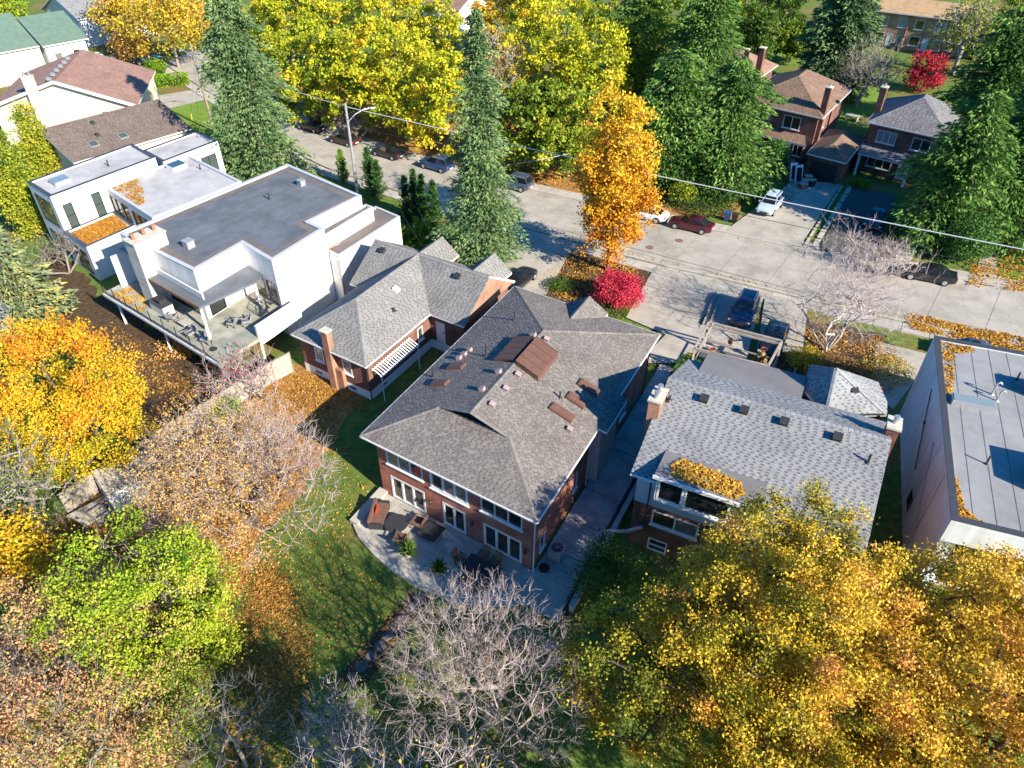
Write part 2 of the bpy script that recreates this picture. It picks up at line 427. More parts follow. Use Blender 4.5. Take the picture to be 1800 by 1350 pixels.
# ------------------------------------------------------------------ building kit
GLASS_RNG = random.Random(77)
def window(parent, A, d, n, s0, s1, z0, z1, cols=1, rows=1, frame='trim', glass='glass', fw=0.07, depth=0.08, sill=True, name='window', label=None):
    """Framed opening on the wall line A + d*s; panes sit back in the reveal."""
    P = lambda s, z, k=0.0: A + d * s + n * k + Z * z
    mb = MB()
    def bar(sa, sb, za, zb): mb.obox(P(sa, za, -depth), d * (sb - sa), n * (depth + 0.025), Z * (zb - za))
    bar(s0, s0 + fw, z0, z1); bar(s1 - fw, s1, z0, z1); bar(s0 + fw, s1 - fw, z0, z0 + fw); bar(s0 + fw, s1 - fw, z1 - fw, z1)
    cw, rh = (s1 - s0 - fw) / cols, (z1 - z0 - fw) / rows
    for k in range(1, cols): bar(s0 + k * cw, s0 + k * cw + fw, z0 + fw, z1 - fw)
    for k in range(1, rows):
        for c in range(cols): bar(s0 + c * cw + fw, s0 + (c + 1) * cw, z0 + k * rh, z0 + k * rh + fw * 0.7)
    w = mb.build(name, MT[frame], parent, label=label)
    for c in range(cols):
        for r in range(rows):
            sa, sb = s0 + c * cw + fw, s0 + (c + 1) * cw
            za, zb = z0 + r * rh + fw * (1 if r == 0 else 0.7), z0 + (r + 1) * rh
            g = MB(); g.obox(P(sa - 0.01, za - 0.01, -depth + 0.012), d * (sb - sa + 0.02), n * 0.02, Z * (zb - za + 0.02))
            g.build('pane', MT[glass if glass != 'glass' else GLASS_RNG.choice(('glass', 'glass', 'glass_warm', 'glass_warm', 'glass_curtain'))], w)
    if sill:
        g = MB(); g.obox(P(s0 - 0.08, z0 - 0.09, -0.02), d * (s1 - s0 + 0.16), n * 0.12, Z * 0.085); g.build('sill', MT['trim'], w)
    return w
def door(parent, A, d, n, s0, s1, z0, z1, leaf='white_paint', frame='trim', name='door'):
    P = lambda s, z, k=0.0: A + d * s + n * k + Z * z
    mb = MB(); fw = 0.07
    mb.obox(P(s0, z0, -0.08), d * fw, n * 0.1, Z * (z1 - z0)); mb.obox(P(s1 - fw, z0, -0.08), d * fw, n * 0.1, Z * (z1 - z0))
    mb.obox(P(s0 + fw, z1 - fw, -0.08), d * (s1 - s0 - 2 * fw), n * 0.1, Z * fw)
    o = mb.build(name, MT[frame], parent)
    g = MB(); g.obox(P(s0 + fw - 0.01, z0, -0.065), d * (s1 - s0 - 2 * fw + 0.02), n * 0.04, Z * (z1 - z0 - fw + 0.01)); g.build('leaf', MT[leaf], o)
    g = MB(); g.obox(P(s1 - 0.22, z0 + 0.95, -0.03), d * 0.05, n * 0.07, Z * 0.14); g.build('handle', MT['metal_dark'], o)
    return o
def wall(parent, A, B, z0, z1, mat, ops=(), gable=None, name='wall'):
    """One wall from A to B (building interior on the left), with openings (s0,s1,z0,z1,kind,opts)."""
    A, B = Vector((A[0], A[1], 0)), Vector((B[0], B[1], 0))
    d = B - A; L = d.length; d.normalize(); n = Vector((d.y, -d.x, 0))
    P = lambda s, z, k=0.0: A + d * s + n * k + Z * z
    S = sorted({0.0, L} | {x for o in ops for x in o[:2]}); H = sorted({z0, z1} | {x for o in ops for x in o[2:4]})
    mb = MB()
    for i in range(len(S) - 1):
        for j in range(len(H) - 1):
            sm, zm = (S[i] + S[i + 1]) / 2, (H[j] + H[j + 1]) / 2
            if any(o[0] < sm < o[1] and o[2] < zm < o[3] for o in ops): continue
            mb.poly([P(S[i], H[j]), P(S[i + 1], H[j]), P(S[i + 1], H[j + 1]), P(S[i], H[j + 1])])
    for o in ops:
        a, b, c, e = o[:4]; k = -0.14
        mb.poly([P(a, c), P(a, e), P(a, e, k), P(a, c, k)]); mb.poly([P(b, e), P(b, c), P(b, c, k), P(b, e, k)])
        mb.poly([P(a, e), P(b, e), P(b, e, k), P(a, e, k)]); mb.poly([P(b, c), P(a, c), P(a, c, k), P(b, c, k)])
    if gable: mb.poly([P(0, z1), P(L, z1)] + [P(s, z) for s, z in gable])
    w = mb.build(name, MT[mat], parent)
    for o in ops:
        kind = o[4]; opt = o[5] if len(o) > 5 else {}
        if kind == 'window': window(parent, A, d, n, *o[:4], **opt)
        elif kind == 'door': door(parent, A, d, n, *o[:4], **opt)
    return w
def walls(parent, pts, z0, z1, mat, ops=None, skip=(), gables=None):
    ops = ops or {}; gables = gables or {}
    n = len(pts)
    for k in range(n):
        if k in skip: continue
        wall(parent, pts[k], pts[(k + 1) % n], z0, z1, mat, ops.get(k, ()), gables.get(k))
def clip_half(poly, axis, val, keep_ge):
    out = []; n = len(poly)
    for k in range(n):
        p, q = poly[k], poly[(k + 1) % n]
        ip = p[axis] >= val if keep_ge else p[axis] <= val
        iq = q[axis] >= val if keep_ge else q[axis] <= val
        if ip: out.append(p)
        if ip != iq:
            t = (val - p[axis]) / (q[axis] - p[axis])
            out.append((p[0] + (q[0] - p[0]) * t, p[1] + (q[1] - p[1]) * t))
    return out
def face_normal(pts):
    n = Vector((0, 0, 0))
    for k in range(len(pts)):
        p, q = pts[k], pts[(k + 1) % len(pts)]
        n += Vector(((p.y - q.y) * (p.z + q.z), (p.z - q.z) * (p.x + q.x), (p.x - q.x) * (p.y + q.y)))
    return n.normalized()
def shingle_courses(parent, facets, mat, row=0.15, tab=0.30, gap=0.13, seed=1, gap_share=0.8, jit=0.15, lo_t=0.22):
    """Every course of shingles as tabs with real edges, lapped like slates; joined because there are thousands."""
    rng = random.Random(seed); mb = MB()
    for f in facets:
        n = face_normal(f)
        if n.z < 0: f = list(reversed(f)); n = -n
        u = Z.cross(n).normalized(); v = n.cross(u).normalized()
        o = f[0]; P2 = [((p - o).dot(u), (p - o).dot(v)) for p in f]
        v0, v1 = min(p[1] for p in P2), max(p[1] for p in P2)
        nrow = int((v1 - v0) / row) + 1
        for r in range(nrow):
            a, b = v0 + r * row, min(v0 + (r + 1) * row, v1)
            if b - a < 0.02: continue
            st = clip_half(clip_half(P2, 1, a, True), 1, b, False)
            if len(st) < 3: continue
            x0, x1 = min(p[0] for p in st), max(p[0] for p in st)
            x = x0 - (tab + gap) * (0.5 * (r % 2) + 0.18 * rng.random()); low = False
            while x < x1:
                low = not low
                w = (gap if low else tab) * rng.uniform(1 - jit, 1 + jit)
                if low and rng.random() > gap_share: x += 0.0; continue
                pc = clip_half(clip_half(st, 0, x, True), 0, x + w, False) if x + w > x0 else []
                x += w
                if len(pc) < 3: continue
                top = 0.008 if low else 0.02
                lift = lambda q: o + u * q[0] + v * q[1] + n * (0.004 + top * (1 - (q[1] - a) / row))
                t = rng.uniform(0.0, 0.17) if low else lo_t + (1 - lo_t) * rng.random()
                if low:
                    cut = a + row * 0.6
                    up_ = clip_half(pc, 1, cut, True); pc = clip_half(pc, 1, cut, False)
                    if len(up_) >= 3: mb.poly([lift(q) for q in up_], 0, lo_t + (1 - lo_t) * rng.random())
                    if len(pc) < 3: continue
                mb.poly([lift(q) for q in pc], 0, t)
                if not low:
                    lo = sorted([q for q in pc if q[1] < a + 0.004], key=lambda q: q[0])
                    if len(lo) >= 2:
                        p, q = lo[0], lo[-1]
                        B0 = [o + u * p[0] + v * p[1] + n * 0.002, o + u * q[0] + v * q[1] + n * 0.002]
                        mb.poly([B0[0], B0[1], lift(q), lift(p)], 0, 0.1)
    return mb.build('shingles', MT[mat], parent, tint=True, kind='stuff')
def roof(parent, facets, shingle=None, thick=0.16, trim='trim', caps=(), cap_mat=None, seed=1, row=0.15, tab=0.30, gap=0.13, gap_share=0.8, top='underlay', name='roof', jit=0.15, lo_t=0.22):
    """Solid roof slab from planar facets, with shingle courses and ridge caps."""
    key = lambda p: (round(p.x, 3), round(p.y, 3), round(p.z, 3))
    mb = MB(); edges = {}
    F = []
    for f in facets:
        if face_normal(f).z < 0: f = list(reversed(f))
        F.append(f)
        mb.poly(f, 0); mb.poly([p - Z * thick for p in reversed(f)], 1)
        for k in range(len(f)):
            e = (key(f[k]), key(f[(k + 1) % len(f)]))
            edges[e] = (f[k], f[(k + 1) % len(f)])
    for e, (p, q) in edges.items():
        if (e[1], e[0]) in edges: continue
        mb.poly([p - Z * thick, q - Z * thick, q, p], 2)
    r = mb.build(name, [MT[top], MT['soffit'], MT[trim]], parent)
    if shingle:
        shingle_courses(r, F, shingle, row, tab, gap, seed, gap_share, jit, lo_t)
        if caps:
            rng = random.Random(seed)
            cb = MB()
            for p, q in caps:
                d = q - p; m = max(2, int(d.length / 0.3))
                s = d.cross(Z).normalized() * 0.15
                for k in range(m):
                    a, b = p + d * (k / m), p + d * ((k + 1) / m)
                    h0, h1 = 0.045, 0.025
                    t = rng.uniform(0.35, 1.0)
                    cb.poly([a - s - Z * 0.02, b - s - Z * 0.03, b + Z * h1, a + Z * h0], 0, t)
                    cb.poly([b + s - Z * 0.03, a + s - Z * 0.02, a + Z * h0, b + Z * h1], 0, t)
            cb.build('ridge_cap', MT[cap_mat or shingle], r, tint=True, kind='stuff')
    return r
def gutter(parent, pts, mat='trim', drop=0.05, size=0.11):
    mb = MB()
    for p, q in pts: mb.beam(Vector(p) - Z * drop, Vector(q) - Z * drop, size, size)
    return mb.build('gutter', MT[mat], parent)
def pipe(parent, pts, r=0.045, mat='trim', name='downspout'):
    return MB().path(pts, r, 8).build(name, MT[mat], parent)
def inset(pts, d):
    """Offset a counter-clockwise polygon inwards by d (outwards when negative)."""
    n = len(pts); out = []
    for k in range(n):
        a, b, c = (Vector((p[0], p[1])) for p in (pts[k - 1], pts[k], pts[(k + 1) % n]))
        d1, d2 = (b - a).normalized(), (c - b).normalized()
        n1, n2 = Vector((-d1.y, d1.x)), Vector((-d2.y, d2.x))
        m = n1 + n2; m = m / max(0.3, m.dot(n1))
        out.append(Vector((b.x + m.x * d, b.y + m.y * d, 0)))
    return out
def flat_roof(parent, pts, z, mat, parapet=0.18, width=0.22, cop='coping_grey', slab=0.25, seams=None, uvrot=0.0, rim='stucco_white', border=None):
    """Membrane deck inside a raised parapet with a metal coping."""
    inn = inset(pts, width)
    mb = MB(); mb.prism(inn, z - slab, z, 0)
    r = mb.build('roof', MT[mat], parent, uvrot=uvrot)
    if border:      # newer strip of membrane along the upstand
        bi = inset(pts, width + border); bb = MB()
        for k in range(len(pts)):
            j = (k + 1) % len(pts); bb.poly([Vector((q[0], q[1], z + 0.011)) for q in (inn[k], inn[j], bi[j], bi[k])])
        bb.build('border_strip', MT['membrane_brown'], r)
    n = len(pts); pb = MB(); cb = MB(); out = inset(pts, -0.03); inn2 = inset(pts, width + 0.03)
    for k in range(n):
        j = (k + 1) % n
        a, b, c, d = pts[k], pts[j], inn[j], inn[k]
        pb.prism([a, b, c, d], z - slab, z + parapet)
        cb.prism([out[k], out[j], inn2[j], inn2[k]], z + parapet, z + parapet + 0.05)
    pb.build('parapet', MT[rim], parent); cb.build('coping', MT[cop], parent)
    if seams:
        o, e1, e2, step, L = seams
        sb = MB(); k = 1
        for k in range(1, int(L[0] / step)):
            p = o + e1 * (k * step) + Z * (z + 0.006)
            sb.beam(p + e2 * 0.3, p + e2 * (L[1] - 0.3), 0.03, 0.012)
        sb.build('seam', MT['membrane_dark'], r)
    return r
def chimney(parent, F, a0, a1, b0, b1, z0, z1, mat, cap='stone_cap', pots=0, pot_mat='terracotta', pot_h=0.45, along='b'):
    mb = MB(); mb.prism([F(a0, b0), F(a1, b0), F(a1, b1), F(a0, b1)], z0, z1)
    c = mb.build('chimney', MT[mat], parent)
    g = MB(); e = 0.07
    g.prism([F(a0 - e, b0 - e), F(a1 + e, b0 - e), F(a1 + e, b1 + e), F(a0 - e, b1 + e)], z1, z1 + 0.12)
    g.build('cap', MT[cap], c)
    for k in range(pots):
        t = (k + 0.5) / pots
        p = F((a0 + a1) / 2, b0 + (b1 - b0) * t, z1 + 0.12) if along == 'b' else F(a0 + (a1 - a0) * t, (b0 + b1) / 2, z1 + 0.12)
        MB().lathe(p, [(0.13, 0), (0.13, pot_h * 0.8), (0.16, pot_h * 0.85), (0.16, pot_h), (0.09, pot_h + 0.01)], 12).build('chimney_pot', MT[pot_mat], c)
    return c
def roof_box(parent, p, u, v, n, w, l, h, mat, top=None, name='roof_vent', hood=0.0):
    """Small box seated on a roof plane: u along the eave, v up the slope, n off the roof."""
    mb = MB()
    o = p - u * w / 2 - v * l / 2 - n * 0.02
    mb.obox(o, u * w, v * l, n * (h + 0.02))
    r = mb.build(name, MT[mat], parent)
    if top:
        g = MB(); g.obox(p - u * (w / 2 - 0.07) - v * (l / 2 - 0.07) + n * (h + 0.002), u * (w - 0.14), v * (l - 0.14), n * 0.03); g.build('pane', MT[top], r)
    else:
        g = MB(); g.obox(p - u * (w / 2 + hood) - v * (l / 2 + hood) + n * h, u * (w + 2 * hood), v * (l + 2 * hood), n * 0.04); g.build('lid', MT[mat], r)
    return r
def vent_pipe(parent, p, h=0.5, r=0.06, mat='metal_dark', hook=False):
    mb = MB(); mb.tube(p - Z * 0.05, p + Z * h, r, r, 8); mb.tube(p - Z * 0.02, p + Z * 0.08, r * 2.6, r * 1.4, 10)
    if hook:
        q = p + Z * h
        mb.path([q, q + Vector((0.1, 0, 0.1)), q + Vector((0.24, 0, 0.08)), q + Vector((0.3, 0, -0.05))], r, 8)
    return mb.build('vent_pipe', MT[mat], parent)
def slab(parent, pts, z0, z1, mat, name, uvrot=0.0):
    return MB().prism(pts, z0, z1).build(name, MT[mat], parent, uvrot=uvrot)
# ================================================================== the brick house in the middle
FM = Frame((-9.109, 31.465), -32.9, 61.9)
H1 = thing('brick_house', 'two storey red brick house with mottled grey brown hip roof and skylights, in the centre', 'house', FM(6, 9))
zl = lambda a: 5.1 + 0.371 * a
zr = lambda a: 7.4 - 0.371 * (a - 6.2)
zre = lambda b: 5.1 + 0.3943 * b
A_, B_ = FM(0, 0, 5.1), FM(12.4, 0, 5.1)
G_, J_ = FM(3.77, 3.55, 6.5), FM(8.63, 3.55, 6.5)
R1_, R2_ = FM(6.2, 12.7, 7.4), FM(6.2, 3.3, 7.4)
E_, F_ = FM(12.4, 19.8, 5.1), FM(0, 19.8, 5.1)
right_edge = [(12.4, 0), (12.4, 8.4), (12.9, 8.5), (12.9, 11.9), (12.4, 12.0), (12.4, 19.8)]
roof(H1, [[A_, G_, R2_, R1_, F_], [FM(a, b, zr(a)) for a, b in right_edge] + [R1_, R2_, J_], [A_, B_, J_, G_], [E_, F_, R1_]],
     'sh_main', caps=[(A_, G_), (B_, J_), (R2_, R1_), (R1_, F_), (R1_, E_), (G_, R2_), (J_, R2_)], seed=11, row=0.15, tab=0.2, gap=0.12, gap_share=0.75, jit=0.4)
# dutch gable wall under the ridge end, set back below the overhang
MB().poly([FM(3.77, 3.75, 6.36), FM(8.63, 3.75, 6.36), FM(6.2, 3.75, 7.24)]).build('gable_wall', MT['metal_dark'], H1)
# little gable over the front door
roof(H1, [[FM(4.9, 20.1, 5.2), FM(6.5, 20.1, 6.15), FM(6.5, 16.6, 6.15), FM(4.9, 19.5, 5.2)], [FM(8.1, 20.1, 5.2), FM(8.1, 19.5, 5.2), FM(6.5, 16.6, 6.15), FM(6.5, 20.1, 6.15)]],
     'sh_main', seed=12, row=0.15, tab=0.2, gap=0.12, jit=0.4, name='gable_roof', caps=[(FM(6.5, 20.1, 6.15), FM(6.5, 16.7, 6.15))])
MB().poly([FM(7.9, 19.9, 5.1), FM(5.1, 19.9, 5.1), FM(6.5, 19.9, 5.95)]).build('front_gable_wall', MT['stucco_pink'], H1)
gutter(H1, [(A_, B_), (B_, FM(12.4, 8.4, 5.1)), (FM(12.9, 8.5, zr(12.9)), FM(12.9, 11.9, zr(12.9))), (FM(12.4, 12, 5.1), E_), (E_, F_), (F_, A_)])
wb = 0.6
fp = [(0.65, wb), (11.85, wb), (11.85, 8.7), (12.45, 8.8), (12.45, 11.7), (11.95, 11.8), (11.95, 19.3), (0.65, 19.3)]
W = lambda a: a - 0.65
dr = dict(cols=3, sill=False, name='patio_door', fw=0.13)
walls(H1, [FM(*p) for p in fp], -0.1, 4.97, 'brick_red', ops={
    0: [(W(1.48), W(4.17), 0.12, 2.05, 'window', dr), (W(5.55), W(7.23), 0.12, 2.05, 'window', dict(dr, cols=2)), (W(8.54), W(11.18), 0.12, 2.05, 'window', dr),
        (W(1.39), W(4.18), 3.05, 4.35, 'window', dict(cols=3)), (W(4.75), W(7.5), 2.85, 4.4, 'window', dict(cols=3, fw=0.16)), (W(8.41), W(11.19), 3.05, 4.35, 'window', dict(cols=3))],
    1: [(1.0, 1.7, 0.5, 1.7, 'window', {}), (5.6, 6.2, 1.2, 2.6, 'window', {})],
    5: [(2.0, 3.2, 1.2, 2.4, 'window', {})]}, skip=(2, 3))
wall(H1, FM(11.85, 8.7), FM(12.45, 8.8), -0.1, 4.9, 'stucco_pink')
wall(H1, FM(12.45, 8.8), FM(12.45, 11.7), -0.1, 4.85, 'stucco_pink')
for a in (4.75, 7.82, 11.5):
    p = FM(a, wb - 0.02, 1.7); lb = MB(); lb.beam(p, p - FM.e2 * 0.2 + Z * 0.1, 0.05, 0.05); lb.lathe(p - FM.e2 * 0.2 - Z * 0.2, [(0.06, 0), (0.1, 0.05), (0.11, 0.26), (0.03, 0.36)], 8); lb.build('wall_lantern', MT['metal_dark'], H1)
pipe(H1, [FM(12.05, wb - 0.08, 5.0), FM(12.0, wb - 0.08, 0.1)])
pipe(H1, [FM(12.05, 8.2, 5.0), FM(11.95, 8.2, 0.1)])
pipe(H1, [FM(12.15, 18.6, 5.0), FM(12.05, 18.6, 0.1)], mat='metal_dark')
# raised brown copper lantern astride the ridge
nl = Vector((0, 0, 1))
def lantern_side(sgn, a_low, lift, b0, b1, name):
    zz = (lambda a: zl(a)) if sgn < 0 else (lambda a: zr(a))
    mb = MB(); ar = 6.2 + 0.15 * sgn
    top = [FM(ar, b0, 7.34 + lift), FM(a_low, b0, zz(a_low) + lift), FM(a_low, b1, zz(a_low) + lift), FM(ar, b1, 7.34 + lift)]
    bot = [FM(ar, b0, 7.25), FM(a_low, b0, zz(a_low) - 0.05), FM(a_low, b1, zz(a_low) - 0.05), FM(ar, b1, 7.25)]
    if sgn > 0: top.reverse(); bot.reverse()
    mb.poly(list(reversed(top)))
    for k in range(4): mb.poly([bot[k], bot[(k + 1) % 4], top[(k + 1) % 4], top[k]])
    r = mb.build(name, MT['metal_brown'], H1)
    rb = MB()
    for k in range(5):
        b = b0 + (b1 - b0) * k / 4; d = FM(a_low, b, zz(a_low) + lift) - FM(ar, b, 7.34 + lift)
        rb.beam(FM(ar, b, 7.35 + lift), FM(ar, b, 7.35 + lift) + d, 0.05, 0.06)
    rb.build('rib', MT['metal_brown'], r)
lantern_side(1, 8.0, 0.40, 8.5, 11.4, 'roof_lantern')
lantern_side(-1, 4.6, 0.22, 8.7, 11.5, 'roof_lantern')
def seat(a, b, side):
    """Point and axes on the left or right slope of the middle house."""
    if side < 0: p = FM(a, b, zl(a)); n = (FM(0, 1, zl(0)) - FM(0, 0, zl(0))).cross(FM(1, 0, zl(1)) - FM(0, 0, zl(0)))
    else: p = FM(a, b, zr(a)); n = (FM(0, 1, zr(0)) - FM(0, 0, zr(0))).cross(FM(1, 0, zr(1)) - FM(0, 0, zr(0)))
    n.normalize(); n = n if n.z > 0 else -n
    u = Z.cross(n).normalized(); return p, u, n.cross(u).normalized(), n
for a, b, s, l in ((2.1, 7.85, -1, 1.25), (2.1, 5.9, -1, 1.25), (10.6, 10.75, 1, 1.45), (10.45, 9.15, 1, 1.3), (10.2, 7.55, 1, 1.6)):
    roof_box(H1, *seat(a, b, s), 0.68, l, 0.15, 'metal_brown', 'metal_brown', name='skylight')
for a, b, s in ((1.9, 9.9, -1), (1.8, 9.35, -1), (1.7, 8.85, -1), (5.75, 7.4, -1), (5.7, 5.45, -1), (5.9, 11.9, -1), (6.75, 12.05, 1), (6.85, 7.85, 1), (6.85, 6.3, 1), (6.85, 4.6, 1), (11.1, 6.75, 1)):
    roof_box(H1, *seat(a, b, s), 0.3, 0.32, 0.2, 'vent_pink', hood=0.02)
for a, b, s, h in ((3.1, 14.2, -1, 0.75), (3.6, 9.3, -1, 0.9), (1.0, 6.6, -1, 0.7), (9.6, 8.5, 1, 0.5)):
    vent_pipe(H1, seat(a, b, s)[0], h)

# ================================================================== brick bungalow with the light grey roof
FB = Frame((-16.758, 44.521), -33.2, 60.5)
H2 = thing('brick_bungalow', 'low dark brick bungalow with light grey shingle roof between the white and red brick houses', 'house', FB(4, 6))
e = 3.55; rz_ = 5.9
def PB(a, b, z): return FB(a, b, z)
ap, tp = PB(3.75, 3.9, rz_), PB(3.75, 11.9, rz_)
fB = [[PB(0, 0, e), PB(7.6, 0, e), ap], [PB(7.6, 0, e), PB(7.6, 8.0, e), tp, ap], [PB(0, 0, e), ap, tp, PB(0, 8.0, e)],
      [PB(7.6, 8.0, e), PB(10.9, 8.0, e), PB(10.9, 11.9, rz_), tp], [PB(-1, 8.0, e), PB(0, 8.0, e), tp, PB(-1, 11.9, rz_)],
      [PB(-1, 11.9, rz_), tp, PB(10.9, 11.9, rz_), PB(10.9, 15.8, e), PB(-1, 15.8, e)]]
roof(H2, fB, 'sh_grey2', caps=[(PB(0, 0, e), ap), (PB(7.6, 0, e), ap), (ap, tp), (PB(-1, 11.9, rz_), PB(10.9, 11.9, rz_))], seed=21, row=0.17, tab=0.25, gap=0.14, lo_t=0.5)
for k, a in enumerate((2.9, 8.5)):
    roof(H2, [[FB(a - 1.75, 16.6, 3.85), FB(a, 16.6, 5.15), FB(a, 13.1, 5.15), FB(a - 1.75, 15.4, 3.85)], [FB(a + 1.75, 16.6, 3.85), FB(a + 1.75, 15.4, 3.85), FB(a, 13.1, 5.15), FB(a, 16.6, 5.15)]],
         'sh_grey2', seed=22 + k, row=0.17, tab=0.25, gap=0.14, lo_t=0.5, name='porch_gable_roof', caps=[(FB(a, 16.6, 5.15), FB(a, 13.2, 5.15))])
    MB().poly([FB(a + 1.6, 16.4, 3.75), FB(a - 1.6, 16.4, 3.75), FB(a, 16.4, 4.95)]).build('porch_gable_wall', MT['stucco_white'], H2)
    MB().obox(FB(a - 1.5, 15.4, 0), FB.e1 * 3.0, FB.e2 * 0.9, Z * 3.7).build('porch_wall', MT['brick_brown'], H2)
gutter(H2, [(PB(0, 0, e), PB(7.6, 0, e)), (PB(7.6, 0, e), PB(7.6, 8, e)), (PB(0, 8, e), PB(0, 0, e))], 'trim')
fp2 = [(0.4, 0.45), (7.2, 0.45), (7.2, 8.4), (10.5, 8.4), (10.5, 15.3), (-0.6, 15.3), (-0.6, 8.4), (0.4, 8.4)]
bw = dict(rows=1, frame='white_paint', fw=0.09)
walls(H2, [FB(*p) for p in fp2], 0.8, 3.45, 'brick_brown', ops={
    0: [(1.45, 2.35, 1.65, 2.85, 'window', dict(bw, glass='glass_sky')), (4.3, 5.2, 1.6, 2.85, 'window', bw)],
    1: [(6.2, 6.9, 1.5, 2.7, 'window', bw), (2.2, 4.6, 1.4, 2.1, 'window', dict(bw, cols=2))],
    2: [(0.6, 1.5, 0.8, 2.75, 'door', {})]}, gables={3: [(3.5, 5.75)]})
walls(H2, [FB(*p) for p in [(0.37, 0.42), (7.23, 0.42), (7.23, 8.37), (10.53, 8.37), (10.53, 15.33), (-0.63, 15.33), (-0.63, 8.37), (0.37, 8.37)]], -0.1, 0.8, 'white_paint', ops={
    0: [(1.1, 1.9, 0.2, 0.6, 'window', dict(fw=0.05, sill=False)), (4.7, 5.5, 0.2, 0.6, 'window', dict(fw=0.05, sill=False))], 1: [(1.2, 2.0, 0.25, 0.6, 'window', dict(fw=0.05, sill=False))]})
chimney(H2, FB, 3.55, 4.15, -0.1, 0.42, 0, 5.15, 'brick_orange')
MB().obox(FB(4.15, 0.1, 0), FB.e1 * 0.7, FB.e2 * 0.32, Z * 1.9).build('chimney_shoulder', MT['brick_orange'], H2)
pipe(H2, [FB(7.35, 0.35, 3.4), FB(7.35, 0.35, 0.05)], 0.05, 'metal_dark')
# brick parapet of the gable end that faces the red brick house
MB().poly([FB(10.93, 8.0, e), FB(10.93, 15.8, e), FB(10.93, 11.9, rz_)]).build('gable_end', MT['brick_orange'], H2)
MB().beam(FB(10.93, 11.9, rz_ + 0.04), FB(10.93, 15.8, e + 0.04), 0.2, 0.14).build('verge_board', MT['white_paint'], H2)
aw = thing('slatted_awning', 'white slatted awning frame along the shaded side wall of the bungalow', 'awning', FB(7.6, 3.2, 2.2))
for s in (7.35, 8.15):
    MB().beam(FB(s, 0.8, 2.62 - (s - 7.35) * 0.35), FB(s, 5.5, 2.62 - (s - 7.35) * 0.35), 0.06, 0.08).build('rail', MT['white_paint'], aw)
for k in range(18):
    b = 0.9 + k * 0.265; MB().beam(FB(7.3, b, 2.7), FB(8.3, b, 2.33), 0.09, 0.04).build('slat', MT['white_paint'], aw)
for b in (0.9, 5.4): MB().beam(FB(8.15, b, 0), FB(8.15, b, 2.3), 0.06, 0.06).build('post', MT['white_paint'], aw)
def slope_seat(F, a, b, plane):
    p0, p1, p2 = plane; n = (p1 - p0).cross(p2 - p0).normalized(); n = n if n.z > 0 else -n
    q = F(a, b, 0); z = p0.z - (n.x * (q.x - p0.x) + n.y * (q.y - p0.y)) / n.z
    u = Z.cross(n).normalized(); return Vector((q.x, q.y, z)), u, n.cross(u).normalized(), n
pR = (PB(7.6, 0, e), PB(7.6, 8, e), ap); pW = (PB(7.6, 8, e), PB(10.9, 8, e), tp)
roof_box(H2, *slope_seat(FB, 4.9, 7.2, pR), 0.45, 0.5, 0.2, 'trim', hood=0.02)
vent_pipe(H2, slope_seat(FB, 5.9, 5.6, pR)[0], 0.25, 0.09)
for a in (0.4, 8.3): roof_box(H2, *slope_seat(FB, a, 11.2, pW), 0.45, 0.4, 0.25, 'metal_dark', hood=0.03)

# ================================================================== house with the grey roof, flat dormer and pyramid corner
FR = Frame((6.503, 27.471), -26.5, 63.5)
H3 = thing('shingled_house', 'dark brick house with pale grey shingle roof, leaf covered flat dormer and pyramid corner roof', 'house', FR(6, 6))
k3 = 0.4237
zq = lambda b: 6.0 + k3 * b
rl, rr = FR(0, 5.9, 8.5), FR(12.05, 5.9, 8.5)
roof(H3, [[FR(0, 0, 6), FR(12.05, 0, 6), rr, rl], [rl, rr, FR(12.05, 9.4, 8.5 - k3 * 3.5), FR(7.3, 9.4, 8.5 - k3 * 3.5), FR(1.1, 9.4, 8.5 - k3 * 3.5), FR(1.1, 11.6, 8.5 - k3 * 5.7), FR(0, 11.6, 8.5 - k3 * 5.7)]],
     'sh_grey', caps=[(rl, rr)], seed=31, row=0.175, tab=0.25, gap=0.17, gap_share=0.97, lo_t=0.55)
gutter(H3, [(FR(0, -0.03, 6), FR(1.35, -0.03, 6)), (FR(6.85, -0.03, 6), FR(12.05, -0.03, 6))], 'trim')
slab(H3, [FR(1.1, 9.4), FR(7.3, 9.4), FR(7.3, 12.5), FR(1.1, 12.5)], 6.35, 6.5, 'membrane_mid', 'porch_roof')
MB().poly([FR(1.1, 9.2, 7.05), FR(7.3, 9.2, 7.05), FR(7.3, 12.5, 6.55), FR(1.1, 12.5, 6.55)]).poly([FR(1.1, 9.2, 7.05), FR(1.1, 12.5, 6.55), FR(1.1, 12.5, 6.3), FR(1.1, 9.2, 6.3)]).poly([FR(7.3, 12.5, 6.55), FR(7.3, 9.2, 7.05), FR(7.3, 9.2, 6.3), FR(7.3, 12.5, 6.3)]).poly([FR(1.1, 12.5, 6.55), FR(7.3, 12.5, 6.55), FR(7.3, 12.5, 6.3), FR(1.1, 12.5, 6.3)]).build('porch_membrane', MT['membrane_mid'], H3)
